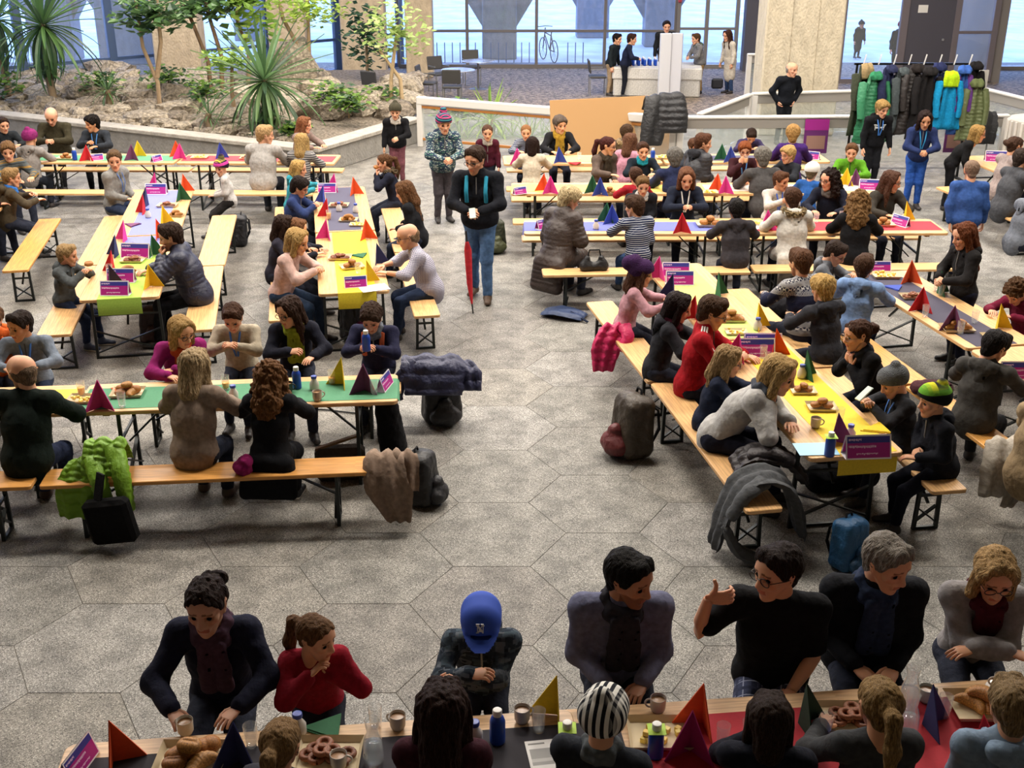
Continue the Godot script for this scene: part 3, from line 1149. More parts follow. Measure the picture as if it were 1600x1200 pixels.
func build_people() -> void:
	fold_noise = FastNoiseLite.new()
	fold_noise.seed = 4
	fold_noise.frequency = 7.0
	fold_noise.fractal_octaves = 2
	var t0 := Time.get_ticks_msec()
	make_heads()
	print("heads ", Time.get_ticks_msec() - t0)
	done.resize(jobs.size())
	var g := WorkerThreadPool.add_group_task(figure_job, jobs.size(), 4)
	WorkerThreadPool.wait_for_group_task_completion(g)
	print("figures ", Time.get_ticks_msec() - t0)
	for i in jobs.size(): dress(jobs[i], done[i])

func dress(d: Dictionary, o: Dictionary) -> void:
	var k: Dictionary = o.k
	var s: float = k.s
	var yaw := deg_to_rad(d.yaw)
	var off: Vector3 = (k.head as Vector3) * Vector3(1, 0, 1)
	var at := Vector3(d.x, 0, d.z) - off.rotated(Vector3.UP, yaw)
	var p := thing("person", d.label, "person", at, yaw, d.group)
	var bag: Bag = o.body
	var body := part(p, "body", bag.mesh(), skin_mat(d.skin))
	var ht := Transform3D(k.hbasis, k.head)
	for e in [-1.0, 1.0]:
		var eye := part(body, "eye", eye_mesh(), vertex_mat())
		eye.transform = ht * Transform3D(Basis(), Vector3(e * 0.031, 0.004, 0.0735))
	part(p, "coat" if "long" in d.style else ("dress" if "dress" in d.style else ("t_shirt" if "tee" in d.style else ("jacket" if ("puffer" in d.style or "hood" in d.style) else ("shirt" if ("collar" in d.style or "rolled" in d.style) else "sweater")))), arr_mesh(o.top[0], o.top[1], o.top[2]), cloth(d.topc, d.toppat if d.toppat else ("shiny" if "puffer" in d.style else "")))
	if o.has("hood"): part(p, "hood", arr_mesh(o.hood[0], o.hood[1], o.hood[2]), cloth(d.topc, d.toppat if d.toppat in ["camo", "shred"] else ""))
	part(p, "trousers", arr_mesh(o.bottom[0], o.bottom[1], o.bottom[2]), cloth(d.botc, d.botpat))
	for i in 2:
		var sh := part(p, "shoe", shoe_mesh("boot" in d.style), plain(d.shoe, 0.6))
		var a: Vector3 = k.ankle[i]
		sh.position = Vector3(a.x, a.y - 0.085, a.z) + (k.toe[i] as Vector3) * 0.03
		sh.rotation.y = atan2(k.toe[i].x, k.toe[i].z)
		sh.scale = Vector3.ONE * clampf(s, 0.8, 1.05)
		if d.sole: part(sh, "sole", sole_mesh(), plain(d.sole, 0.6))
	if d.hair:
		var h := part(p, "hair", hair_mesh(d.hair, d.cell < 0.018), hair_mat(d.hairc))
		h.transform = ht
	if d.hat:
		var h := part(p, "cap" if d.hat == "cap" else "beanie", hat_mesh(d.hat), cloth(d.hatc, d.hatpat if d.hatpat else "knit") if d.hat != "cap" else plain(d.hatc, 0.8))
		h.transform = ht * Transform3D(Basis.from_scale(Vector3.ONE * 1.04), Vector3.ZERO)
	if d.glasses:
		part(p, "glasses", glasses_mesh(), plain(d.glasses, 0.3)).transform = ht
	if d.scarf: part(p, "scarf", scarf_mesh(k, d.tails, 0.012 if d.cell < 0.018 else 0.017), cloth(d.scarf, d.get("scarfpat", "")))
	if d.lanyard: part(p, "lanyard", strap_mesh(k, 0.06, 0.012, 1.25, 0.009), plain(d.lanyard, 0.6))
	if d.straps:
		for e in [-1.0, 1.0]: part(p, "backpack_strap", strap_mesh(k, 0.105, 0.105, 1.1, 0.024, [e]), plain(d.straps, 0.8))
	if "hood" in d.style or "collar" in d.style or "puffer" in d.style:
		var zb := Bag.new()
		var zp := PackedVector3Array()
		var zr := PackedFloat32Array()
		for i in 7:
			var t := i / 6.0
			var c: Vector3 = (k.neck as Vector3).lerp(k.chest, minf(1.0, t * 2.0)) if t < 0.5 else (k.chest as Vector3).lerp(k.hip, (t - 0.5) * 1.7)
			zp.append(c + (k.fw as Vector3) * ((lerpf(0.075, 0.113, minf(1.0, t * 3.0)) * s + d.thick * 0.8) * d.bulk + (0.012 if "puffer" in d.style else 0.0)))
			zr.append(0.006)
		zb.tube(zp, zr, 5)
		part(p, "zip", zb.mesh(), plain("8a8884", 0.4, 0.5) if d.topc < "5" else plain("2b2a2c", 0.5))
	if d.hold:
		var hi: int = d.side
		var hd: Vector3 = k.hand[hi]
		var hp: Vector3 = hd + (hd - k.elbow[hi]).normalized() * 0.10
		if d.arms[0] == d.arms[1]: hp = ((k.hand[0] as Vector3) + k.hand[1]) * 0.5 + ((hd - k.elbow[hi]) * Vector3(0, 1, 1)).normalized() * 0.10 + Vector3(0, 0.03, 0)
		var wp: Vector3 = at + hp.rotated(Vector3.UP, yaw)
		match d.hold:
			"roll": single("held_roll", roll_mesh(0), bread_mat("b8762f"), wp + Vector3(0, -0.03, 0), Vector3(0.4, 0.5, 0), "bread roll held by the " + d.label.left(d.label.find(" in ") if " in " in d.label else 24), "roll")
			"bottle": blue_bottle(wp + Vector3(0, -0.08, 0), "blue bottle being opened by the boy in grey scarf")
			"phone": single("held_phone", box_mesh(Vector3(0.075, 0.15, 0.012), 0.004), plain("b8c4b8", 0.3), wp, Vector3(-0.9, yaw, 0.2), "pale phone held by the " + ("walking man" if not d.sit else "boy in grey beanie"), "phone")
			"glass": drinking_glass(wp + Vector3(0, -0.05, 0), 0.06, "glass of orange juice raised by the red-haired boy")
	if d.stripes:
		for i in 2:
			var sg := -1.0 if i == 0 else 1.0
			for j in [-1.0, 0.0, 1.0]:
				var sb := Bag.new()
				var oo: Vector3 = ((k.side as Vector3) * sg * 0.5 + (k.u as Vector3) * 0.75 + (k.fw as Vector3) * j * 0.34).normalized() * (0.056 * s + d.thick)
				sb.tube(PackedVector3Array([k.neck + oo * 0.9 + (k.side as Vector3) * sg * 0.05, k.sh[i] + oo, (k.sh[i] as Vector3).lerp(k.elbow[i], 0.5) + oo * 0.92, k.elbow[i] + oo * 0.85]), PackedFloat32Array([0.008, 0.008, 0.008, 0.008]), 6)
				part(p, "sleeve_stripe", sb.mesh(), plain(d.stripes, 0.8))
	if d.emblem == "cap":
		var tm := TextMesh.new()
		var sf := SystemFont.new()
		sf.font_names = PackedStringArray(["Droid Serif"])
		sf.font_weight = 700
		tm.font = sf
		for ch in ["N", "Y"]:
			var t2: TextMesh = tm.duplicate()
			t2.text = ch
			t2.font_size = 16
			t2.pixel_size = 0.0034
			t2.depth = 0.006
			var e := part(p, "cap_letter", t2, plain("c4c8cc", 0.6))
			e.transform = ht * Transform3D(Basis(Vector3.RIGHT, -0.42), Vector3(0.0, 0.098 if ch == "N" else 0.108, 0.122))
	if d.emblem == "fox":
		var eb := Bag.new()
		for sg in [-1.0, 1.0]:
			for row in [[Vector2(0.01, -0.07), Vector2(0.03, -0.02), Vector2(0.075, -0.03), Vector2(0.08, 0.0), Vector2(0.02, 0.005)], [Vector2(0.012, 0.012), Vector2(0.08, 0.025), Vector2(0.10, 0.055), Vector2(0.04, 0.05)]]:
				var ep := PackedVector3Array()
				var er := PackedFloat32Array()
				for v in row:
					ep.append((k.chest as Vector3) + (k.u as Vector3) * (0.07 * s + v.y) + (k.side as Vector3) * sg * v.x + (k.fw as Vector3) * (0.128 * s - v.x * 0.16))
					er.append(0.010)
				eb.tube(ep, er, 6, true, 0.4, k.fw)
		part(p, "chest_emblem", eb.mesh(), plain("d0d0cc", 0.8))
	if d.fur:
		var b: Vector3 = k.neck - (k.fw as Vector3) * 0.10 * s + (k.u as Vector3) * 0.015
		var q := []
		var pts := [Vector3(-0.10, 0.03, 0.13), Vector3(-0.125, 0.01, 0.03), Vector3(-0.09, -0.03, -0.035), Vector3(0, -0.05, -0.055), Vector3(0.09, -0.03, -0.035), Vector3(0.125, 0.01, 0.03), Vector3(0.10, 0.03, 0.13)]
		for i in 6:
			var bs := Basis(k.side, k.u, k.fw)
			q.append(bone(b + bs * pts[i] * s, b + bs * pts[i + 1] * s, 0.038 * s, 0.038 * s))
		var nz := FastNoiseLite.new()
		nz.frequency = 34.0
		var m := nets(q, 0.010, 0.02, 0.028, nz)
		part(p, "fur_trim", arr_mesh(m[0], m[1], m[2]), hair_mat(d.fur))

func vertex_mat() -> StandardMaterial3D:
	if not mats.has("vertex"):
		var m := StandardMaterial3D.new()
		m.vertex_color_use_as_albedo = true
		m.roughness = 0.35
		m.resource_name = "painted"
		mats["vertex"] = m
	return mats["vertex"]
# ---------------------------------------------------------------- the hall
func speckle_tex(called: String, base: String, dots: Array, count: int, size := 512, most := 3) -> Texture2D:
	if shared.has(called): return shared[called]
	var im := Image.create(size, size, false, Image.FORMAT_RGB8)
	im.fill(C(base))
	var r := RandomNumberGenerator.new()
	r.seed = hash(called)
	for i in count:
		var c := C(dots[r.randi_range(0, dots.size() - 1)])
		im.fill_rect(Rect2i(r.randi_range(0, size - 1), r.randi_range(0, size - 1), r.randi_range(1, most), r.randi_range(1, most)), c)
	shared[called] = ImageTexture.create_from_image(im)
	return shared[called]

func stone_mat(n: int) -> StandardMaterial3D:
	var key := "floor_stone%d" % n
	if not mats.has(key):
		var m := StandardMaterial3D.new()
		m.albedo_texture = speckle_tex("terrazzo", "87847f", ["aaa7a1", "5c5a57", "c4c1bb", "4a4845", "807d78", "9c9993"], 30000, 512, 4)
		m.albedo_color = [Color(1, 1, 1), Color(0.93, 0.93, 0.92), Color(0.97, 0.96, 0.94), Color(0.90, 0.89, 0.88)][n]
		m.roughness = 0.62
		m.metallic_specular = 0.35
		m.detail_enabled = true
		m.detail_blend_mode = BaseMaterial3D.BLEND_MODE_MUL
		m.detail_albedo = soft_tex("stone_patch", 0.012, 0.80, 1.08, 31, 5)
		m.uv2_triplanar = true
		m.uv2_world_triplanar = true
		m.uv2_scale = Vector3(0.22, 0.22, 0.22)
		tri(m, Vector3(1.05, 1.05, 1.05), true)
		m.resource_name = key
		mats[key] = m
	return mats[key]

func concrete_mat(hex: String, called := "board") -> StandardMaterial3D:
	var key := "concrete" + hex + called
	if not mats.has(key):
		var m := StandardMaterial3D.new()
		m.albedo_color = C(hex)
		m.albedo_texture = soft_tex("concrete_soft", 0.02, 0.90, 1.03, 41, 5)
		m.normal_enabled = true
		m.normal_texture = noise_tex("concrete_n", 0.09, true, 256, 43, 4, 4.0)
		m.normal_scale = 0.4
		m.roughness = 0.85
		tri(m, Vector3(0.9, 0.45, 0.9), true)
		m.resource_name = key
		mats[key] = m
	return mats[key]

func glass_mat(alpha := 0.06, tint := "dfe8ea") -> StandardMaterial3D:
	var key := "glass%.2f%s" % [alpha, tint]
	if not mats.has(key):
		var m := StandardMaterial3D.new()
		m.albedo_color = Color(C(tint), alpha)
		m.transparency = BaseMaterial3D.TRANSPARENCY_ALPHA
		m.roughness = 0.03
		m.resource_name = "pane_glass"
		mats[key] = m
	return mats[key]

func hex_mesh(a: float, h: float) -> ArrayMesh:
	var b := Bag.new()
	var e := 0.003
	for i in 6:
		var p := Vector3(cos(TAU * i / 6.0), 0, sin(TAU * i / 6.0))
		var q := Vector3(cos(TAU * (i + 1) / 6.0), 0, sin(TAU * (i + 1) / 6.0))
		b.tri3(Vector3.ZERO, p * (a - e), q * (a - e))
		b.quad(p * (a - e), p * a + Vector3(0, -e * 0.6, 0), q * a + Vector3(0, -e * 0.6, 0), q * (a - e))
		b.quad(p * a + Vector3(0, -e * 0.6, 0), p * a + Vector3(0, -h, 0), q * a + Vector3(0, -h, 0), q * a + Vector3(0, -e * 0.6, 0))
	return b.mesh()

func add_area(at: Vector3, size: Vector2, energy: float, color: Color, called: String) -> void:
	var l := AreaLight3D.new()
	l.name = called
	l.area_size = size
	l.area_normalize_energy = true
	l.light_energy = energy
	l.light_color = color
	l.area_range = 60.0
	l.area_attenuation = 2.0
	l.shadow_enabled = true
	add_child(l)
	l.position = at
	l.rotation_degrees = Vector3(-90, 0, 0)

func build_lights() -> void:
	# rows of long warm ceiling panels over the middle of the hall
	var warm := Color(1.0, 0.965, 0.92)
	for z in [-11.2, -15.8, -20.6, -26.0]:
		for x in [-7.0, 0.0, 7.0]:
			var t := thing("ceiling_light", "long warm ceiling light panel high over the hall", "light", Vector3(x, 8.38, z), 0.0, "ceiling light panels")
			part(t, "housing", box_mesh(Vector3(3.5, 0.12, 0.9), 0.01, Vector3(0, 0.06, 0)), plain("d8d8d4", 0.6))
			var m := StandardMaterial3D.new()
			m.albedo_color = Color(1, 1, 1)
			m.emission_enabled = true
			m.emission = warm
			m.emission_energy_multiplier = 2.0
			m.resource_name = "lamp_diffuser"
			if not mats.has("diffuser"): mats["diffuser"] = m
			part(t, "diffuser", box_mesh(Vector3(3.3, 0.02, 0.75), 0.0, Vector3(0, -0.01, 0)), mats["diffuser"])
			add_area(Vector3(x, 8.33, z), Vector2(3.3, 0.75), LIGHT, warm, "ceiling_light_glow")

const LIGHT := 61.0

func build_room() -> void:
	build_lights()
	# floor: grout bed below, hexagonal stone slabs on it
	var fl := struct("floor", box_mesh(Vector3(34, 0.3, 42.4), 0.0), concrete_mat("78726a", "grout"), Vector3(0, -0.156, -16.0))
	var a := 0.57
	var hm := hex_mesh(a - 0.002, 0.02)
	var wide := a * 1.5
	var tall := a * sqrt(3.0)
	var spots := []
	for i in range(-16, 17):
		for j in range(-34, 8):
			var p := Vector3(-0.15 + i * wide, 0, -6.85 + j * tall + (tall * 0.5 if i % 2 != 0 else 0.0))
			if p.z < -27.5 or p.z > 1.0: continue
			if absf(p.x) > 2.0 - p.z * 0.47: continue
			spots.append(p)
	spots.sort_custom(func(p, q): return p.z > q.z)
	var seen_n := 0
	var rest := []
	for p in spots:
		if p.z > -3.2:
			rest.append(p)
			continue
		if seen_n < 300:
			part(fl, "floor_slab", hm, stone_mat((seen_n * 7 + int(p.x * 3.0)) % 4 if p.x > 0 else (seen_n * 5) % 4), p - fl.position)
			seen_n += 1
		else: rest.append(p)
	var st := SurfaceTool.new()
	st.begin(Mesh.PRIMITIVE_TRIANGLES)
	for p in rest: st.append_from(hm, 0, Transform3D(Basis(), p - fl.position))
	var far := part(fl, "far_slabs", st.commit(), stone_mat(2))
	far.set_meta("kind", "stuff")
	# dark wood-block paving in front of the facade
	var pm := StandardMaterial3D.new()
	pm.albedo_texture = speckle_tex("blocks", "75665a", ["5e5248", "887868", "504740", "94846f"], 5000, 256, 12)
	pm.roughness = 0.75
	tri(pm, Vector3(0.5, 0.5, 0.5), true)
	struct("floor_paving", box_mesh(Vector3(34, 0.02, 9.0)), pm, Vector3(0, 0.0, -32.0))
	# walls and ceiling
	var wm := concrete_mat("b8b0a2")
	struct("ceiling", box_mesh(Vector3(34, 0.3, 42.4)), concrete_mat("b5afa5"), Vector3(0, 8.65, -16.0))
	struct("wall_left", box_mesh(Vector3(0.4, 8.8, 29.0)), wm, Vector3(-17.0, 4.35, -9.5))
	struct("wall_right", box_mesh(Vector3(0.4, 8.8, 42.4)), wm, Vector3(17.0, 4.35, -16.0))
	struct("wall_back", box_mesh(Vector3(34, 8.8, 0.4)), wm, Vector3(0, 4.35, 5.2))
	# the gallery that the visitors look down from
	struct("floor_gallery", box_mesh(Vector3(33.4, 0.35, 6.0)), wm, Vector3(0, 2.75, 2.0))
	build_facade()

func frame_bar(t: Node3D, called: String, p: Vector3, q: Vector3, w: float, d: float, m: Material) -> void:
	part(t, called, bar_mesh(p, q, w, d), m)

func glazing(called: String, at: Vector3, turn: float, xs: Array, rows: Array, m: Material, wide := 0.09) -> MeshInstance3D:
	# a glazed wall along its own x axis: posts at xs, transoms at rows, a pane in each field
	var x0: float = xs[0]
	var x1: float = xs[xs.size() - 1]
	var o := struct(called, box_mesh(Vector3(x1 - x0, 0.12, 0.16), 0.0, Vector3((x0 + x1) * 0.5, 0.06, 0)), m, at, turn)
	for x in xs: part(o, "post", box_mesh(Vector3(wide, 8.4, 0.14), 0.004, Vector3(0, 4.25, 0)), m, Vector3(x, 0, 0))
	for y in rows: part(o, "transom", box_mesh(Vector3(x1 - x0, 0.075, 0.12), 0.004), m, Vector3((x0 + x1) * 0.5, y, 0))
	var ys := [0.12]
	ys.append_array(rows)
	ys.append(8.45)
	for i in xs.size() - 1:
		for j in ys.size() - 1:
			var w: float = xs[i + 1] - xs[i] - wide
			var h: float = ys[j + 1] - ys[j] - 0.075
			part(o, "pane", box_mesh(Vector3(w, h, 0.012)), glass_mat(), Vector3((xs[i] + xs[i + 1]) * 0.5, (ys[j] + ys[j + 1]) * 0.5, 0))
	return o

func build_facade() -> void:
	var steel := plain("6f6966", 0.5, 0.3)
	var blue := plain("3d4f6e", 0.55, 0.2)
	glazing("window_1", Vector3(0, 0, -35.8), 0.0, [-3.4, -1.34, 0.73, 2.77, 4.87], [1.08, 4.2], steel)
	glazing("door_1", Vector3(0, 0, -35.75), 0.0, [4.95, 5.79, 6.69], [1.15, 3.0], plain("8d8884", 0.4, 0.5), 0.11)
	# the slanting glazed wall behind the planting
	var p0 := Vector3(-16.8, 0, -24.0)
	var p1 := Vector3(-3.4, 0, -36.2)
	var ln := p0.distance_to(p1)
	var xs := []
	var n := 8
	for i in n + 1: xs.append(ln * i / n)
	glazing("window_2", p0, atan2(p0.z - p1.z, p1.x - p0.x), xs, [0.95, 2.9, 5.4], blue, 0.2)
	# dark wall, doors and the glazed lobby on the other side
	struct("wall_portal", box_mesh(Vector3(2.3, 8.5, 0.4)), plain("4a4852", 0.6), Vector3(7.95, 4.2, -35.2))
	var lobby := glazing("window_3", Vector3(0, 0, -32.6), 0.0, [8.95, 10.62], [2.52], plain("6c6468", 0.5, 0.2), 0.2)
	glazing("window_4", Vector3(0, 0, -32.6), 0.0, [12.05, 13.1], [1.35, 2.52], plain("6c6468", 0.5, 0.2), 0.16)
	part(lobby, "lintel", box_mesh(Vector3(4.6, 0.5, 0.3), 0.01), concrete_mat("c9c0ae"), Vector3(11.0, 2.75, 0.05))
	var dd := struct("door_2", box_mesh(Vector3(1.35, 2.5, 0.09), 0.005, Vector3(0, 1.25, 0)), plain("45434c", 0.5), Vector3(11.3, 0.01, -32.6))
	part(dd, "door_lock", box_mesh(Vector3(0.06, 0.06, 0.05), 0.01), plain("b8b8b8", 0.3, 0.8), Vector3(0.42, 1.15, 0.07))
	part(dd, "paper_notice", box_mesh(Vector3(0.26, 0.2, 0.004)), plain("d9d6cf", 0.8), Vector3(-0.22, 1.95, 0.05))
	struct("wall_lobby", box_mesh(Vector3(0.3, 8.5, 3.2)), plain("77716d", 0.6), Vector3(13.3, 4.2, -34.2))
	glazing("window_5", Vector3(0, 0, -35.3), 0.0, [13.6, 16.8], [2.9], plain("9c9284", 0.5), 0.22)
	# concrete piers
	var pm := concrete_mat("bba98f")
	var big := struct("column_1", box_mesh(Vector3(1.62, 8.5, 0.9), 0.03), concrete_mat("c3b79f"), Vector3(6.02, 4.25, -25.1))
	for x in [-0.27, 0.27]: part(big, "board_joint", box_mesh(Vector3(0.012, 8.5, 0.02)), concrete_mat("ab9f88"), Vector3(x, 0, 0.452))
	var k := 2
	for c in [[-8.35, -30.0, 1.15], [-6.0, -32.2, 0.98], [-4.15, -33.6, 1.22], [-2.62, -34.0, 0.76]]:
		struct("column_%d" % k, box_mesh(Vector3(c[2], 8.5, 0.7), 0.03), pm, Vector3(c[0], 4.25, c[1]), 0.0)
		k += 1
	build_outside()

func build_outside() -> void:
	var gm := StandardMaterial3D.new()
	gm.albedo_color = C("c9cdd2")
	gm.albedo_texture = soft_tex("outside_soft", 0.02, 0.78, 1.0, 51, 4)
	gm.roughness = 0.7
	tri(gm, Vector3(0.12, 0.12, 0.12), true)
	struct("ground_outside", box_mesh(Vector3(160, 0.3, 90)), gm, Vector3(0, -0.17, -82.2))
	struct("ground_outside", box_mesh(Vector3(40, 0.3, 42)), gm, Vector3(-37.3, -0.17, -18.0))
	struct("ground_outside", box_mesh(Vector3(16, 0.28, 15)), gm, Vector3(-12.0, -0.17, -33.0))
	var cm := concrete_mat("747c88")
	# big concrete supports of the building outside, with slanting struts
	var k := 0
	for c in [[-0.4, -38.5, 1.1], [3.0, -45.0, 1.2], [5.1, -42.0, 1.0], [-14.5, -38.0, 1.4], [-19.5, -33.0, 1.4], [-9.5, -44.0, 1.2], [11.4, -45.0, 0.9], [-11.9, -37.2, 1.7]]:
		var o := struct("pillar_%d" % (k + 1), box_mesh(Vector3(c[2], 9, 0.9), 0.03, Vector3(0, 4.5, 0)), cm, Vector3(c[0], -0.02, c[1]))
		for s in [-1.0, 1.0]:
			part(o, "strut", bar_mesh(Vector3(s * 0.2, 0.9, -0.1), Vector3(s * 3.4, 6.0, -0.1), 0.5, 0.5), cm)
		k += 1
	struct("wall_far", box_mesh(Vector3(160, 12, 0.5)), plain("a9b4c4", 0.9), Vector3(0, 6, -100))
	# bicycle leaning by the railing outside
	var bk := thing("bicycle", "dark bicycle parked outside behind the glass wall", "bicycle", Vector3(1.15, -0.02, -37.6), 1.9)
	var dark := plain("2a3038", 0.5, 0.3)
	for x in [-0.5, 0.5]:
		var b := Bag.new()
		var pts := PackedVector3Array()
		var rad := PackedFloat32Array()
		for i in 25:
			pts.append(Vector3(cos(TAU * i / 24.0) * 0.33, 0.35 + sin(TAU * i / 24.0) * 0.33, 0))
			rad.append(0.018)
		b.tube(pts, rad, 6, false)
		for i in 8: b.tube(PackedVector3Array([Vector3(0, 0.35, 0), Vector3(cos(TAU * i / 8.0) * 0.33, 0.35 + sin(TAU * i / 8.0) * 0.33, 0)]), PackedFloat32Array([0.004, 0.004]), 4)
		part(bk, "wheel", b.mesh(), dark, Vector3(x, 0, 0))
	var b2 := Bag.new()
	for e in [[Vector3(-0.5, 0.35, 0), Vector3(-0.12, 0.36, 0)], [Vector3(-0.12, 0.36, 0), Vector3(-0.25, 0.92, 0)], [Vector3(-0.25, 0.8, 0), Vector3(0.32, 0.85, 0)], [Vector3(-0.12, 0.36, 0), Vector3(0.34, 0.78, 0)], [Vector3(0.5, 0.35, 0), Vector3(0.30, 1.0, 0)], [Vector3(-0.5, 0.35, 0), Vector3(-0.23, 0.8, 0)]]:
		b2.tube(PackedVector3Array(e), PackedFloat32Array([0.02, 0.02]), 6)
	part(bk, "frame", b2.mesh(), dark)
	var b3 := Bag.new()
	b3.tube(PackedVector3Array([Vector3(0.42, 1.02, -0.28), Vector3(0.30, 1.05, 0), Vector3(0.42, 1.02, 0.28)]), PackedFloat32Array([0.014, 0.014, 0.014]), 6)
	part(bk, "handlebar", b3.mesh(), dark)
	part(bk, "saddle", box_mesh(Vector3(0.26, 0.06, 0.14), 0.025), dark, Vector3(-0.25, 0.95, 0))
	# short steel rail posts for bicycles
	for i in 24:
		var x := -3.3 + i * 0.24
		if absf(x - 1.2) < 0.35: continue
		single("bicycle_stand", bar_mesh(Vector3.ZERO, Vector3(0, 0.62, 0), 0.03, 0.03), plain("4b5d80", 0.5, 0.3), Vector3(x, -0.02, -37.2), Vector3.ZERO, "thin steel bicycle stand post outside the glass wall", "post", "bicycle stand posts outside")
# ---------------------------------------------------------------- beer tables and benches
func wood_mat(hex: String) -> StandardMaterial3D:
	var key := "wood" + hex
	if not mats.has(key):
		var m := StandardMaterial3D.new()
		m.albedo_color = C(hex)
		var im: Texture2D
		if not shared.has("grain"):
			var n := FastNoiseLite.new()
			n.frequency = 0.02
			n.fractal_octaves = 4
			n.seed = 77
			var g := Image.create(256, 256, false, Image.FORMAT_RGB8)
			for y in 256:
				for x in 256:
					var v := n.get_noise_2d(x * 0.35, y * 4.0) * 0.5 + n.get_noise_2d(x * 1.2 + 500.0, y * 14.0) * 0.25
					var c := clampf(0.90 + v * 0.32, 0.6, 1.0)
					g.set_pixel(x, y, Color(c, c * (0.93 + 0.07 * c), c * (0.86 + 0.14 * c)))
			shared["grain"] = ImageTexture.create_from_image(g)
		m.albedo_texture = shared["grain"]
		m.roughness = 0.42
		m.metallic_specular = 0.45
		tri(m, Vector3(0.9, 2.2, 2.2))
		m.resource_name = key
		mats[key] = m
	return mats[key]

# board along x with rounded corners and softened edges
func board_mesh(l: float, w: float, t: float, r: float) -> ArrayMesh:
	var key := "board%s%s%s" % [l, w, t]
	if shared.has(key): return shared[key]
	var b := Bag.new()
	var ring := PackedVector2Array()
	for q in 4:
		var cx := (l * 0.5 - r) * (1.0 if q == 0 or q == 3 else -1.0)
		var cz := (w * 0.5 - r) * (1.0 if q < 2 else -1.0)
		for i in 5:
			var a := PI * 0.5 * q + PI * 0.5 * i / 4.0
			ring.append(Vector2(cx + cos(a) * r, cz + sin(a) * r))
	var n := ring.size()
	var e := 0.005
	var ins := PackedVector2Array()
	for i in n:
		ins.append(ring[i] - Vector2(signf(ring[i].x), signf(ring[i].y)) * e)
	for i in n:
		var j := (i + 1) % n
		var f := func(v: Vector2, y: float) -> Vector3: return Vector3(v.x, y, v.y)
		b.tri3(Vector3(0, 0, 0), f.call(ins[i], 0.0), f.call(ins[j], 0.0))
		b.quad(f.call(ins[i], 0.0), f.call(ring[i], -e), f.call(ring[j], -e), f.call(ins[j], 0.0))
		b.quad(f.call(ring[i], -e), f.call(ring[i], -t), f.call(ring[j], -t), f.call(ring[j], -e))
		b.tri3(Vector3(0, -t, 0), f.call(ring[j], -t), f.call(ring[i], -t))
	shared[key] = b.mesh()
	return shared[key]

func legs_into(t: Node3D, l: float, w: float, h: float, inset: float) -> void:
	var dm := plain("1f2423", 0.45, 0.3)
	for e in [-1.0, 1.0]:
		var x: float = e * (l * 0.5 - inset)
		var hw := w * 0.5 - 0.06
		for s in [-1.0, 1.0]:
			part(t, "leg", bar_mesh(Vector3(0, h, s * hw), Vector3(0, 0.0, s * (hw + 0.012)), 0.028, 0.028), dm, Vector3(x, 0, 0))
			part(t, "cross_brace", bar_mesh(Vector3(-e * 0.012, h * 0.42, s * hw), Vector3(-e * 0.012, 0.06, -s * hw), 0.03, 0.012), dm, Vector3(x + s * 0.008, 0, 0))
		part(t, "rung", bar_mesh(Vector3(0, h * 0.66, -hw), Vector3(0, h * 0.66, hw), 0.02, 0.02), dm, Vector3(x, 0, 0))
		part(t, "foot_rail", bar_mesh(Vector3(0, 0.012, -hw), Vector3(0, 0.012, hw), 0.024, 0.024), dm, Vector3(x, 0, 0))
		part(t, "strut", bar_mesh(Vector3(0, h * 0.5, 0), Vector3(-e * 0.36, h - 0.02, 0), 0.022, 0.014), dm, Vector3(x, 0, 0))

var table_frames := {}

# middle x, z, turn of the long side (0 = along x), width
func beer_table(called: String, x: float, z: float, turn: float, w: float, l: float, label: String, wood := "e0b37c") -> void:
	var t := thing("beer_table", label, "table", Vector3(x, 0, z), turn, "wooden folding tables")
	part(t, "tabletop", board_mesh(l, w, 0.032, 0.05), wood_mat(wood), Vector3(0, 0.77, 0))
	for s in [-1.0, 1.0]: part(t, "batten", box_mesh(Vector3(0.06, 0.03, w - 0.1), 0.004), wood_mat("b98a55"), Vector3(s * (l * 0.5 - 0.25), 0.722, 0))
	legs_into(t, l, w, 0.737, 0.34)
	table_frames[called] = Transform3D(Basis(Vector3.UP, turn), Vector3(x, 0.77, z))

func bench(x: float, z: float, turn: float, w: float, l: float, label: String, wood := "e3b47a") -> void:
	var t := thing("beer_bench", label, "bench", Vector3(x, 0, z), turn, "wooden folding benches")
	part(t, "seat_board", board_mesh(l, w, 0.03, 0.03), wood_mat(wood), Vector3(0, 0.48, 0))
	legs_into(t, l, w, 0.45, 0.28)

func between(p: Vector2, q: Vector2) -> Array:
	var m := (p + q) * 0.5
	return [m.x, m.y, atan2(-(q.y - p.y), q.x - p.x), p.distance_to(q)]

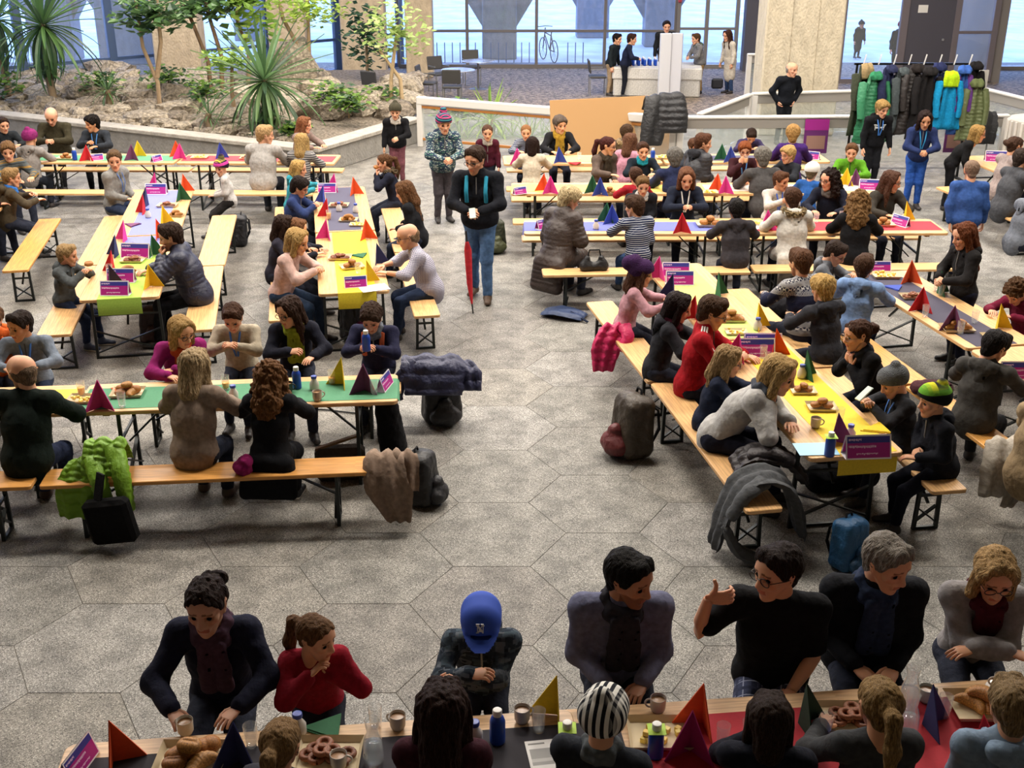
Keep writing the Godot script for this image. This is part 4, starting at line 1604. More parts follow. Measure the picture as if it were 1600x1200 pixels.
func runner(called: String, hex: String, from: float, to: float, w: float, off: float, label: String, hang := 0.0) -> void:
	# paper runner on a table, in the table's own axes; hang > 0: it drops over the end at 'from', < 0: at 'to'
	var tf: Transform3D = table_frames[called]
	var b := Bag.new()
	var y := 0.0025
	b.box(Vector3(from, 0.0012, off - w * 0.5), Vector3(to, y, off + w * 0.5))
	if hang != 0.0:
		var x := from if hang > 0.0 else to
		var d := -1.0 if hang > 0.0 else 1.0
		var h := absf(hang)
		var prev := Vector3(x, y, 0)
		for i in 7:
			var t := i / 6.0
			var p := Vector3(x + d * (0.004 + 0.016 * sin(t * 2.2)), y - 0.004 - h * t, 0)
			var q0 := prev + Vector3(0, 0, off - w * 0.5)
			var q1 := prev + Vector3(0, 0, off + w * 0.5)
			var r0 := p + Vector3(0, 0, off - w * 0.5)
			var r1 := p + Vector3(0, 0, off + w * 0.5)
			if d < 0.0: b.quad(q0, r0, r1, q1)
			else: b.quad(q1, r1, r0, q0)
			prev = p
	var o := single("table_runner", b.mesh(), paper_mat(hex), tf.origin, Vector3(0, tf.basis.get_euler().y, 0), label, "table runner", "paper table runners")

func paper_mat(hex: String) -> StandardMaterial3D:
	var key := "paper" + hex
	if not mats.has(key):
		var m := StandardMaterial3D.new()
		m.albedo_color = C(hex)
		m.albedo_texture = soft_tex("paper_soft", 0.05, 0.93, 1.0, 61, 3)
		m.roughness = 0.85
		m.cull_mode = BaseMaterial3D.CULL_DISABLED
		tri(m, Vector3(3, 3, 3))
		m.resource_name = key
		mats[key] = m
	return mats[key]

# ---------------------------------------------------------------- cloth sheets: a band of cloth along a path of [point, half width]
func drape(path: Array, x: Vector3, thick: float, ripple: float, waves: float, ridge: float, period: float, seedv: int, na := 26, nb := 15) -> ArrayMesh:
	var c := Curve3D.new()
	for p in path: c.add_point(p[0])
	for i in range(1, path.size() - 1):
		var t: Vector3 = (path[i + 1][0] - path[i - 1][0]) * 0.17
		c.set_point_in(i, -t)
		c.set_point_out(i, t)
	if ridge > 0.0: na = 64
	var total := c.get_baked_length()
	var nz := FastNoiseLite.new()
	nz.seed = seedv
	nz.frequency = 5.0
	var mid := []
	var tan := []
	for i in na:
		var l := total * i / (na - 1)
		mid.append(c.sample_baked(l, true))
	for i in na: tan.append((mid[mini(i + 1, na - 1)] - mid[maxi(i - 1, 0)]).normalized())
	var v := PackedVector3Array()
	var idx := PackedInt32Array()
	for layer in 2:
		var sg := 1.0 if layer == 0 else -1.0
		for i in na:
			var f := float(i) / (na - 1)
			var fp := f * (path.size() - 1)
			var k := mini(int(fp), path.size() - 2)
			var w: float = lerpf(path[k][1], path[k + 1][1], fp - k)
			var n: Vector3 = x.cross(tan[i]).normalized()
			var l := total * f
			for j in nb:
				var u := -1.0 + 2.0 * j / (nb - 1)
				var edge := sqrt(maxf(0.0, 1.0 - pow(absf(u), 4.0))) * sqrt(maxf(0.0, 1.0 - pow(absf(2.0 * f - 1.0), 10.0)))
				var p: Vector3 = mid[i] + x * u * w * (1.0 + 0.06 * nz.get_noise_2d(l * 2.0, u * 0.3 + 9.0))
				var fold := ripple * (sin(waves * PI * u + l * 2.0 + seedv) + 0.8 * nz.get_noise_2d(u * 1.2 + seedv, l * 1.6))
				var out := thick * edge
				if ridge > 0.0: out += ridge * edge * absf(sin(PI * l / period))
				v.append(p + n * (fold + sg * out))
	var m := na * nb
	for layer in 2:
		for i in na - 1:
			for j in nb - 1:
				var a := layer * m + i * nb + j
				var q := [a, a + 1, a + nb + 1, a + nb]
				if layer == 0: idx.append_array(PackedInt32Array([q[0], q[1], q[2], q[0], q[2], q[3]]))
				else: idx.append_array(PackedInt32Array([q[0], q[2], q[1], q[0], q[3], q[2]]))
	var nn := PackedVector3Array()
	nn.resize(v.size())
	for i in range(0, idx.size(), 3):
		var fn := (v[idx[i + 2]] - v[idx[i]]).cross(v[idx[i + 1]] - v[idx[i]])
		for j in 3: nn[idx[i + j]] += fn
	for i in nn.size(): nn[i] = nn[i].normalized()
	return arr_mesh(v, nn, idx)

func sleeve_mesh(pts: Array, r0: float, r1: float, ridge: float, period: float, flat := 0.7) -> ArrayMesh:
	var c := Curve3D.new()
	for p in pts: c.add_point(p)
	for i in range(1, pts.size() - 1):
		var t: Vector3 = (pts[i + 1] - pts[i - 1]) * 0.2
		c.set_point_in(i, -t)
		c.set_point_out(i, t)
	var l := c.get_baked_length()
	var n := 22
	var v := PackedVector3Array()
	var r := PackedFloat32Array()
	for i in n:
		var f := float(i) / (n - 1)
		v.append(c.sample_baked(l * f, true))
		r.append(lerpf(r0, r1, f) + (ridge * absf(sin(PI * l * f / period)) if ridge > 0.0 else 0.004 * sin(f * 23.0)))
	var b := Bag.new()
	b.tube(v, r, 12, true, flat)
	return b.mesh()
func put_table(called: String, p: Vector2, q: Vector2, w: float, label: String, wood := "e0b37c") -> void:
	var a := between(p, q)
	beer_table(called, a[0], a[1], a[2], w, a[3] - 0.02, label, wood)

func put_bench(p: Vector2, q: Vector2, label: String, w := 0.28, wood := "e3b47a") -> void:
	var a := between(p, q)
	bench(a[0], a[1], a[2], w, a[3] - 0.02, label, wood)

func build_furniture() -> void:
	var V := func(x: float, y: float) -> Vector2: return Vector2(x, y)
	put_table("A1", V.call(-3.55, -8.70), V.call(-0.95, -8.94), 0.60, "wooden folding table with green runner and purple napkin")
	put_table("A2", V.call(-6.15, -8.46), V.call(-3.57, -8.70), 0.60, "wooden folding table beside the bald man in dark shirt")
	put_table("C1", V.call(-4.05, -11.30), V.call(-4.50, -13.76), 0.80, "wooden folding table with light green runner hanging over its end")
	put_table("C2", V.call(-4.505, -13.78), V.call(-4.95, -16.23), 0.80, "wooden folding table with lilac runner and green napkin")
	put_table("B1", V.call(-1.65, -11.50), V.call(-2.07, -13.96), 0.74, "wooden folding table with yellow runner by man in checked shirt")
	put_table("B2", V.call(-2.075, -13.98), V.call(-2.50, -16.42), 0.74, "wooden folding table with grey runner by girl in fur hood")
	put_table("D1", V.call(-7.85, -18.52), V.call(-5.32, -18.47), 0.72, "wooden folding table with green runner along the planter wall")
	put_table("D2", V.call(-5.30, -18.47), V.call(-2.78, -18.40), 0.72, "wooden folding table with coral red runner along the planter wall")
	put_table("E1", V.call(-0.15, -18.35), V.call(2.38, -18.45), 0.68, "wooden folding table below the brown hardboard panel")
	put_table("E2", V.call(2.40, -18.45), V.call(5.05, -18.55), 0.68, "wooden folding table behind the man in black quilted jacket")
	put_table("F1", V.call(-0.02, -16.35), V.call(2.60, -16.35), 0.70, "wooden folding table with pale yellow runner and pink napkin")
	put_table("F2", V.call(2.62, -16.35), V.call(5.30, -16.38), 0.70, "wooden folding table in front of red-haired boy drinking juice")
	put_table("G1", V.call(0.14, -14.20), V.call(2.75, -14.20), 0.70, "wooden folding table with violet blue runner hanging over its end")
	put_table("G2", V.call(2.77, -14.20), V.call(5.42, -14.24), 0.70, "wooden folding table with bright red runner")
	put_table("H1", V.call(2.545, -7.62), V.call(2.17, -10.08), 0.74, "wooden folding table with yellow runner and light blue sheet")
	put_table("H2", V.call(2.167, -10.10), V.call(1.80, -12.56), 0.66, "wooden folding table with pale green runner by purple beanie girl")
	put_table("I1", V.call(4.05, -12.25), V.call(4.52, -9.92), 0.72, "wooden folding table with dark grey runner by auburn-haired woman")
	put_table("I2", V.call(4.525, -9.90), V.call(5.00, -7.40), 0.72, "wooden folding table by the boy in dark grey hoodie")
	put_table("K1", V.call(-2.12, -4.12), V.call(0.345, -4.39), 0.70, "wooden folding table with black runner and bread basket", "d9b285")
	put_table("K2", V.call(0.355, -4.39), V.call(3.02, -4.68), 0.70, "wooden folding table with dark red runner", "d9b285")
	put_table("L1", V.call(7.55, -18.70), V.call(8.05, -15.70), 0.72, "wooden folding table beside the ribbed white cylinder")
	put_table("M1", V.call(-6.85, -13.10), V.call(-7.35, -15.95), 0.72, "wooden folding table of the young man in striped sweater")
	put_bench(V.call(-3.58, -7.84), V.call(-1.08, -8.08), "wooden bench under the curly-haired girl in black dress", 0.29, "d99b4e")
	put_bench(V.call(-6.15, -7.60), V.call(-3.62, -7.84), "wooden bench under the bald man in dark green shirt", 0.29, "d99b4e")
	put_bench(V.call(-3.50, -9.45), V.call(-1.00, -9.68), "wooden bench under the woman in magenta top")
	put_bench(V.call(-6.10, -9.22), V.call(-3.54, -9.45), "wooden bench under the boy in denim shirt")
	put_bench(V.call(-4.66, -11.00), V.call(-5.12, -13.46), "wooden bench under the blond boy in grey hoodie", 0.34)
	put_bench(V.call(-5.125, -13.48), V.call(-5.57, -15.92), "wooden bench under the man in grey shirt", 0.34)
	put_bench(V.call(-3.22, -11.15), V.call(-3.66, -13.45), "wooden bench under the man in navy quilted jacket", 0.32)
	put_bench(V.call(-3.66, -13.47), V.call(-4.06, -15.95), "wooden bench under the girl in white jacket", 0.34)
	put_bench(V.call(-2.42, -11.45), V.call(-2.86, -13.95), "wooden bench under the woman in pale pink sweater")
	put_bench(V.call(-2.865, -13.97), V.call(-3.30, -16.45), "wooden bench under the girl in turquoise jacket")
	put_bench(V.call(-0.90, -11.60), V.call(-1.34, -14.05), "wooden bench under the man in checked shirt")
	put_bench(V.call(-1.345, -14.07), V.call(-1.78, -16.50), "wooden bench under the girl with fur hood")
	put_bench(V.call(-7.90, -17.42), V.call(-5.40, -17.38), "wooden bench under the child in magenta beanie")
	put_bench(V.call(-5.38, -17.38), V.call(-2.75, -17.34), "wooden bench under the person in light grey sweater")
	put_bench(V.call(-7.85, -19.08), V.call(-5.32, -19.04), "wooden bench under the balding man in olive sweater")
	put_bench(V.call(-5.30, -19.04), V.call(-2.78, -18.98), "empty wooden bench between the coral runner table and planter wall")
	put_bench(V.call(-0.10, -17.62), V.call(2.38, -17.66), "wooden bench under the child in cream sweater")
	put_bench(V.call(2.40, -17.68), V.call(5.00, -17.80), "wooden bench under the blonde woman in purple")
	put_bench(V.call(-0.10, -19.00), V.call(2.38, -19.10), "wooden bench under the woman in black blazer")
	put_bench(V.call(2.40, -19.10), V.call(5.0, -19.20), "wooden bench under the child in purple jacket")
	put_bench(V.call(0.00, -15.62), V.call(2.55, -15.62), "wooden bench under the child in red sweater")
	put_bench(V.call(2.60, -15.62), V.call(5.10, -15.64), "wooden bench under the man in charcoal cardigan")
	put_bench(V.call(-0.02, -16.95), V.call(2.60, -16.95), "wooden bench under the woman in brown cardigan")
	put_bench(V.call(2.62, -16.95), V.call(5.30, -16.98), "wooden bench under the boy in green jacket")
	put_bench(V.call(0.12, -14.74), V.call(2.70, -14.78), "wooden bench under the woman with white blouse")
	put_bench(V.call(2.72, -14.80), V.call(5.40, -14.86), "wooden bench under the woman with curly dark hair")
	put_bench(V.call(0.35, -13.20), V.call(2.85, -13.32), "wooden bench under the woman in brown quilted coat")
	put_bench(V.call(2.88, -13.36), V.call(5.40, -13.46), "wooden bench under the child in white parka")
	put_bench(V.call(1.83, -7.32), V.call(1.40, -9.76), "wooden bench under the woman in pale grey sweater")
	put_bench(V.call(1.39, -9.78), V.call(0.96, -12.10), "wooden bench under the girl in purple beanie", 0.30)
	put_bench(V.call(3.27, -7.62), V.call(2.92, -10.10), "wooden bench under the boy in green and yellow beanie")
	put_bench(V.call(2.915, -10.12), V.call(2.55, -12.55), "wooden bench under the man in nordic sweater")
	put_bench(V.call(3.24, -12.15), V.call(3.70, -9.72), "wooden bench under the boy in light blue hoodie", 0.28, "dba155")
	put_bench(V.call(3.705, -9.70), V.call(4.18, -7.25), "wooden bench under the boy in dark grey hoodie", 0.28, "dba155")
	put_bench(V.call(4.90, -12.20), V.call(5.35, -9.80), "wooden bench under the child with curly hair")
	put_bench(V.call(-2.05, -4.70), V.call(0.40, -4.97), "wooden bench under the woman in mauve scarf")
	put_bench(V.call(0.42, -4.97), V.call(2.95, -5.25), "wooden bench under the man in black t-shirt")
	put_bench(V.call(-2.05, -3.42), V.call(0.40, -3.68), "wooden bench under the child with teal hair tie")
	put_bench(V.call(0.42, -3.68), V.call(2.95, -3.94), "wooden bench under the person in striped beanie")
	put_bench(V.call(6.72, -17.75), V.call(7.15, -15.30), "wooden bench under the man in dark grey suit")
	put_bench(V.call(-5.95, -13.25), V.call(-6.45, -15.75), "wooden bench under the child in olive jacket", 0.30, "d99b4e")
	# runners
	runner("A1", "4e8a66", -1.27, 1.29, 0.44, 0.03, "green paper runner beside the curly-haired girl", -0.05)
	runner("A2", "e0c84a", -1.2, 1.26, 0.40, 0.0, "yellow paper runner before the bald man in dark shirt")
	runner("C1", "9dc24c", -1.24, 0.5, 0.44, 0.0, "light green paper runner with end hanging down", 0.17)
	runner("C1", "7c82c4", 0.55, 1.22, 0.42, 0.0, "lilac paper runner behind the light green one")
	runner("C2", "7c82c4", -1.22, 1.20, 0.42, 0.0, "lilac paper runner by the man in grey shirt")
	runner("B1", "e2c92c", -1.24, 1.22, 0.40, 0.03, "bright yellow paper runner with end hanging down", 0.17)
	runner("B2", "4c4a5e", -1.2, 1.2, 0.40, 0.0, "dark grey paper runner by the girl in fur hood")
	runner("D1", "5a9a72", -1.2, 1.22, 0.44, 0.0, "green paper runner by the planter wall")
	runner("D2", "c9414a", -1.22, 1.2, 0.44, 0.0, "coral red paper runner by the planter wall")
	runner("E1", "e0d878", -1.2, 0.9, 0.40, 0.0, "pale yellow paper runner below the hardboard panel")
	runner("E2", "4c4a62", -1.0, 1.2, 0.40, 0.0, "slate grey paper runner near the white railing")
	runner("F1", "e6d368", -1.29, 1.28, 0.46, 0.0, "pale yellow paper runner hanging over the table end", 0.15)
	runner("F2", "d8c6b8", -1.2, 1.2, 0.40, 0.0, "pinkish white paper runner by the boy drinking juice")
	runner("G1", "5f66ae", -1.29, 1.2, 0.44, 0.0, "violet blue paper runner hanging over the table end", 0.20)
	runner("G2", "c02a38", -1.1, 1.28, 0.44, 0.0, "bright red paper runner by woman with curly dark hair")
	runner("H1", "dfc030", -1.21, 1.22, 0.46, 0.09, "golden yellow paper runner with end hanging down", 0.16)
	runner("H2", "b2c86a", -1.22, 1.2, 0.38, 0.0, "pale green paper runner by girl in purple beanie")
	runner("I1", "3d394a", -1.1, 1.16, 0.42, 0.05, "dark grey paper runner by auburn-haired woman")
	runner("K1", "242029", -1.15, 1.445, 0.54, 0.04, "black paper runner under the bread basket")
	runner("K2", "a31626", -1.10, 1.30, 0.54, 0.04, "dark red paper runner under the striped beanie person")
# ---------------------------------------------------------------- things on the tables
const TOP := 0.7735

func napkin_mesh() -> ArrayMesh:
	if shared.has("napkin"): return shared["napkin"]
	var b := Bag.new()
	var top := Vector3(0, 0.245, 0.015)
	var base := Vector3(0, 0.0, -0.005)
	var t := 0.003
	for s in [-1.0, 1.0]:
		var tip := Vector3(s * 0.115, 0.0, 0.10)
		var nn: Vector3 = (top - base).cross(tip - base).normalized() * t
		var q := [base + nn, top + nn, tip + nn, base - nn, top - nn, tip - nn]
		if s > 0: q = [base - nn, top - nn, tip - nn, base + nn, top + nn, tip + nn]
		b.tri3(q[0], q[2], q[1])
		b.tri3(q[3], q[4], q[5])
		b.quad(q[1], q[2], q[5], q[4])
		b.quad(q[0], q[3], q[5], q[2])
		b.quad(q[0], q[1], q[4], q[3])
	shared["napkin"] = b.mesh()
	return shared["napkin"]

func flat_napkin_mesh() -> ArrayMesh:
	if shared.has("flatnapkin"): return shared["flatnapkin"]
	var b := Bag.new()
	var p := [Vector3(-0.11, 0, -0.07), Vector3(0.11, 0, -0.06), Vector3(0.02, 0, 0.11)]
	for l in 2:
		var y := 0.006 + l * 0.006
		var o := Vector3(0.01, 0, 0.006) * l
		var q := []
		for v in p: q.append(v * (1.0 - l * 0.08) + o)
		b.tri3(q[0] + Vector3(0, y, 0), q[1] + Vector3(0, y + 0.01 * l, 0), q[2] + Vector3(0, y, 0))
		for i in 3:
			var a: Vector3 = q[i]
			var c: Vector3 = q[(i + 1) % 3]
			b.quad(a + Vector3(0, y, 0), a + Vector3(0, y - 0.006, 0), c + Vector3(0, y - 0.006, 0), c + Vector3(0, y, 0))
	shared["flatnapkin"] = b.mesh()
	return shared["flatnapkin"]

func sign_tex() -> Texture2D:
	if shared.has("signtex"): return shared["signtex"]
	var im := Image.create(256, 128, false, Image.FORMAT_RGB8)
	im.fill(C("e6e2e6"))
	im.fill_rect(Rect2i(8, 8, 240, 34), C("34338a"))
	im.fill_rect(Rect2i(8, 42, 240, 78), C("a81a80"))
	var r := RandomNumberGenerator.new()
	r.seed = 5
	for l in [[16, 18, 70, 12], [16, 54, 150, 14], [60, 94, 120, 9]]:
		var x: int = l[0]
		while x < l[0] + l[2]:
			var w := r.randi_range(4, 9)
			im.fill_rect(Rect2i(x, l[1] + r.randi_range(0, 2), w, l[3] - r.randi_range(0, 4)), C("e2c4de"))
			x += w + 2
	shared["signtex"] = ImageTexture.create_from_image(im)
	return shared["signtex"]

func tent_card(at: Vector3, turn: float, w: float, label: String) -> void:
	var h := w * 0.5
	var t := thing("tent_card", label, "sign", at, turn, "printed table tent cards")
	var key := "card%.2f" % w
	if not shared.has(key):
		var b := Bag.new()
		var d := h * 0.36
		for s in [1.0, -1.0]:
			var p := [Vector3(-w * 0.5 * s, 0, d * s), Vector3(-w * 0.5 * s, h, 0.002 * s), Vector3(w * 0.5 * s, h, 0.002 * s), Vector3(w * 0.5 * s, 0, d * s)]
			b.quad(p[0], p[1], p[2], p[3])
		shared[key] = b.mesh()
	if not mats.has("signmat"):
		var m := StandardMaterial3D.new()
		m.albedo_texture = sign_tex()
		m.roughness = 0.5
		m.cull_mode = BaseMaterial3D.CULL_DISABLED
		m.resource_name = "printed_card"
		mats["signmat"] = m
	part(t, "printed_card", shared[key], mats["signmat"])
	part(t, "card_foot", box_mesh(Vector3(w, 0.002, h * 0.7)), plain("dcd8dc", 0.7), Vector3(0, 0.001, 0))

func glass_solid() -> StandardMaterial3D: return glass_mat(0.12, "e8eeee")

func drinking_glass(at: Vector3, juice: float, label: String) -> void:
	var t := thing("drinking_glass", label, "glass", at, 0.0, "drinking glasses")
	if not shared.has("tumbler"):
		var b := Bag.new()
		b.lathe(PackedVector2Array([Vector2(0.001, 0.002), Vector2(0.028, 0.002), Vector2(0.030, 0.03), Vector2(0.035, 0.125), Vector2(0.033, 0.125), Vector2(0.028, 0.03), Vector2(0.026, 0.012), Vector2(0.001, 0.012)]), 18)
		shared["tumbler"] = b.mesh()
		var c := Bag.new()
		c.lathe(PackedVector2Array([Vector2(0.001, 0.0), Vector2(0.025, 0.0), Vector2(0.030, 1.0), Vector2(0.001, 1.0)]), 16)
		shared["fill"] = c.mesh()
	part(t, "tumbler", shared["tumbler"], glass_solid())
	if juice > 0.0:
		var j := part(t, "juice", shared["fill"], plain("e89a14", 0.3), Vector3(0, 0.013, 0))
		j.scale = Vector3(1, juice, 1)

func carafe(at: Vector3, label: String) -> void:
	var t := thing("carafe", label, "carafe", at, 0.0, "water carafes")
	var b := Bag.new()
	b.lathe(PackedVector2Array([Vector2(0.001, 0.002), Vector2(0.045, 0.002), Vector2(0.050, 0.05), Vector2(0.045, 0.13), Vector2(0.027, 0.19), Vector2(0.036, 0.25), Vector2(0.034, 0.25), Vector2(0.025, 0.19), Vector2(0.042, 0.13), Vector2(0.046, 0.05), Vector2(0.001, 0.012)]), 20)
	part(t, "carafe_body", b.mesh(), glass_solid())
	var c := Bag.new()
	c.lathe(PackedVector2Array([Vector2(0.001, 0.013), Vector2(0.044, 0.02), Vector2(0.045, 0.06), Vector2(0.041, 0.12), Vector2(0.001, 0.12)]), 16)
	part(t, "water", c.mesh(), glass_mat(0.2, "c8d4dc"))

func lathed(called: String, prof: Array, sides := 16) -> ArrayMesh:
	if not shared.has(called):
		var b := Bag.new()
		b.lathe(PackedVector2Array(prof), sides)
		shared[called] = b.mesh()
	return shared[called]

func blue_bottle(at: Vector3, label: String, tag := false) -> void:
	var t := thing("blue_bottle", label, "bottle", at, 0.0, "blue bottles")
	part(t, "bottle_body", lathed("bb", [Vector2(0.001, 0.001), Vector2(0.036, 0.001), Vector2(0.038, 0.01), Vector2(0.038, 0.125), Vector2(0.030, 0.148), Vector2(0.018, 0.155), Vector2(0.018, 0.17), Vector2(0.001, 0.17)]), plain("123f9e", 0.3))
	part(t, "cap", lathed("bbc", [Vector2(0.022, 0.158), Vector2(0.023, 0.162), Vector2(0.023, 0.188), Vector2(0.019, 0.192), Vector2(0.001, 0.192)]), plain("d9d8d4", 0.5))
	if tag: part(t, "neck_tag", box_mesh(Vector3(0.085, 0.003, 0.085), 0.001), plain("a6c84a", 0.7), Vector3(0, 0.156, 0))

func milk_jar(at: Vector3, label: String) -> void:
	var t := thing("milk_jar", label, "jar", at, 0.0, "small glass jars with blue lids")
	part(t, "jar_body", lathed("mj", [Vector2(0.001, 0.001), Vector2(0.034, 0.001), Vector2(0.040, 0.012), Vector2(0.040, 0.055), Vector2(0.022, 0.085), Vector2(0.020, 0.11), Vector2(0.001, 0.11)]), plain("c9c3bb", 0.25))
	part(t, "lid", lathed("mjl", [Vector2(0.024, 0.1), Vector2(0.025, 0.104), Vector2(0.025, 0.120), Vector2(0.020, 0.123), Vector2(0.001, 0.123)]), plain("3c4fa0", 0.4))

func mug(at: Vector3, turn: float, hex: String, label: String, saucer := false) -> void:
	var t := thing("coffee_mug", label, "mug", at, turn, "coffee mugs")
	var up := 0.012 if saucer else 0.0
	part(t, "mug_body", lathed("mug", [Vector2(0.001, 0.002), Vector2(0.030, 0.002), Vector2(0.038, 0.02), Vector2(0.041, 0.082), Vector2(0.038, 0.082), Vector2(0.034, 0.02), Vector2(0.001, 0.012)], 18), plain(hex, 0.25), Vector3(0, up, 0))
	part(t, "coffee", lathed("cof", [Vector2(0.037, 0.066), Vector2(0.001, 0.068)], 16), plain("8a6440", 0.3), Vector3(0, up, 0))
	if not shared.has("mughandle"):
		var b := Bag.new()
		var pts := PackedVector3Array()
		var rad := PackedFloat32Array()
		for i in 9:
			var a := PI * i / 8.0 - PI * 0.5
			pts.append(Vector3(0.038 + cos(a) * 0.026, 0.045 + sin(a) * 0.024, 0))
			rad.append(0.0055)
		b.tube(pts, rad, 7)
		shared["mughandle"] = b.mesh()
	part(t, "handle", shared["mughandle"], plain(hex, 0.25), Vector3(0, up, 0))
	if saucer: part(t, "saucer", lathed("sau", [Vector2(0.001, 0.002), Vector2(0.04, 0.002), Vector2(0.075, 0.014), Vector2(0.073, 0.017), Vector2(0.04, 0.008), Vector2(0.001, 0.008)], 22), plain(hex, 0.25))

func bread_mat(hex: String) -> StandardMaterial3D:
	var key := "bread" + hex
	if not mats.has(key):
		var m := StandardMaterial3D.new()
		m.albedo_color = C(hex)
		m.albedo_texture = soft_tex("crust", 0.05, 0.55, 1.1, 71, 4)
		m.roughness = 0.6
		tri(m, Vector3(9, 9, 9))
		m.resource_name = key
		mats[key] = m
	return mats[key]

func roll_mesh(kind: int) -> ArrayMesh:
	var key := "roll%d" % kind
	if shared.has(key): return shared[key]
	var b := Bag.new()
	match kind:
		0:
			var m := nets([bone(Vector3(-0.012, 0.03, 0), Vector3(0.012, 0.03, 0), 0.036, 0.036, Vector3.UP, 0.35), bone(Vector3(-0.03, 0.055, 0), Vector3(0.03, 0.055, 0), 0.006, 0.006, Vector3.ZERO, 0.0, 0.0, 0.05, true)], 0.0075, 0.012)
			shared[key] = arr_mesh(m[0], m[1], m[2])
			return shared[key]
		1: # croissant
			var q := []
			var prev := Vector3.ZERO
			for i in 9:
				var a := PI * (0.1 + 0.8 * i / 8.0)
				var p := Vector3(cos(a) * 0.06, 0.024, 0.03 - sin(a) * 0.05)
				var r := 0.010 + 0.018 * sin(PI * i / 8.0)
				if i > 0: q.append(bone(prev, p, r, r, Vector3.ZERO, 0.0, 0.004, 0.02))
				prev = p
			var m := nets(q, 0.007, 0.006)
			shared[key] = arr_mesh(m[0], m[1], m[2])
			return shared[key]
		2: # twisted pretzel
			for k in 3:
				var pts := PackedVector3Array()
				var rad := PackedFloat32Array()
				for i in 13:
					var a := TAU * i / 12.0
					pts.append(Vector3([-0.028, 0.028, 0.0][k] + cos(a) * 0.026, 0.016, [0.0, 0.0, 0.03][k] + sin(a) * 0.026))
					rad.append(0.012)
				b.tube(pts, rad, 8, false)
		3: # cheese cube
			b.box(Vector3(-0.012, 0, -0.012), Vector3(0.012, 0.022, 0.012), 0.002)
		4: # long loaf
			var m := nets([bone(Vector3(-0.07, 0.032, 0), Vector3(0.07, 0.032, 0), 0.036, 0.036, Vector3.UP, 0.2, 0.004, 0.03)], 0.009, 0.01)
			shared[key] = arr_mesh(m[0], m[1], m[2])
			return shared[key]
	shared[key] = b.mesh()
	return shared[key]

func tray_mesh() -> ArrayMesh:
	if not shared.has("tray"):
		var b := Bag.new()
		var w := 0.115
		var d := 0.085
		var h := 0.028
		var o := 0.016
		b.box(Vector3(-w, 0, -d), Vector3(w, 0.003, d))
		var lo := [Vector3(-w, 0.003, -d), Vector3(w, 0.003, -d), Vector3(w, 0.003, d), Vector3(-w, 0.003, d)]
		var hi := [Vector3(-w - o, h, -d - o), Vector3(w + o, h, -d - o), Vector3(w + o, h, d + o), Vector3(-w - o, h, d + o)]
		for i in 4:
			var j := (i + 1) % 4
			var k := Vector3(0, 0.0, 0)
			b.quad(lo[i], hi[i], hi[j], lo[j])
			var e: Vector3 = (hi[i] - lo[i]).normalized()
			b.quad(lo[j] + Vector3(0, -0.003, 0), hi[j] + Vector3(0, -0.003, 0), hi[i] + Vector3(0, -0.003, 0), lo[i] + Vector3(0, -0.003, 0))
			b.quad(hi[i], hi[i] + Vector3(0, -0.003, 0), hi[j] + Vector3(0, -0.003, 0), hi[j])
		shared["tray"] = b.mesh()
	return shared["tray"]

# kind: rolls, croissants, pretzels, cheese, mixed
func food_tray(at: Vector3, turn: float, kind: String, where: String, big := 1.0) -> void:
	var t := thing("paper_tray", "cream paper tray of %s on the %s" % [kind, where], "tray", at, turn, "paper trays of food")
	var m := part(t, "tray_shell", tray_mesh(), plain("cdbd9c", 0.7))
	m.scale = Vector3.ONE * big
	var list := []
	match kind:
		"rolls": list = [[0, "b8762f", -0.055, 0.0, 0.0], [0, "a8682a", 0.05, 0.02, 0.0], [0, "c08a44", 0.0, -0.04, 0.0], [0, "b47430", 0.005, 0.0, 0.04]]
		"croissants": list = [[1, "b5792f", -0.05, 0.0, 0.0], [1, "a96c28", 0.05, 0.02, 0.0], [1, "bb8236", 0.0, -0.04, 0.012], [1, "b07430", 0.0, 0.01, 0.04]]
		"pretzels": list = [[2, "8a4a22", -0.05, 0.0, 0.0], [2, "7d4320", 0.05, 0.01, 0.0], [2, "94522a", 0.0, -0.01, 0.024]]
		"mixed": list = [[4, "b5742c", 0.0, -0.03, 0.0], [0, "a96a2a", -0.05, 0.04, 0.0], [1, "b8803a", 0.05, 0.04, 0.0], [0, "bd8238", 0.0, 0.0, 0.05]]
		"cheese cubes":
			for i in 14: list.append([3, ["e0c45c", "d8b448", "e8d27c"][i % 3], rng.randf_range(-0.09, 0.09), rng.randf_range(-0.06, 0.06), 0.0 if i < 10 else 0.022])
	for f in list:
		var o := single(["bread_roll", "croissant", "pretzel", "cheese_cube", "bread_loaf"][f[0]], roll_mesh(f[0]), bread_mat(f[1]) if f[0] != 3 else plain(f[1], 0.5), at + Vector3(f[2] * big, 0.004 + f[4] * big, f[3] * big).rotated(Vector3.UP, turn), Vector3(0, turn + rng.randf_range(-1.5, 1.5), 0), ["golden bread roll in the tray on the %s", "baked croissant in the tray on the %s", "brown twisted pretzel in the tray on the %s", "yellow cheese cube in the tray on the %s", "long bread loaf in the tray on the %s"][f[0]] % where, ["roll", "croissant", "pretzel", "cheese", "loaf"][f[0]], "food in paper trays")
		o.scale = Vector3.ONE * big
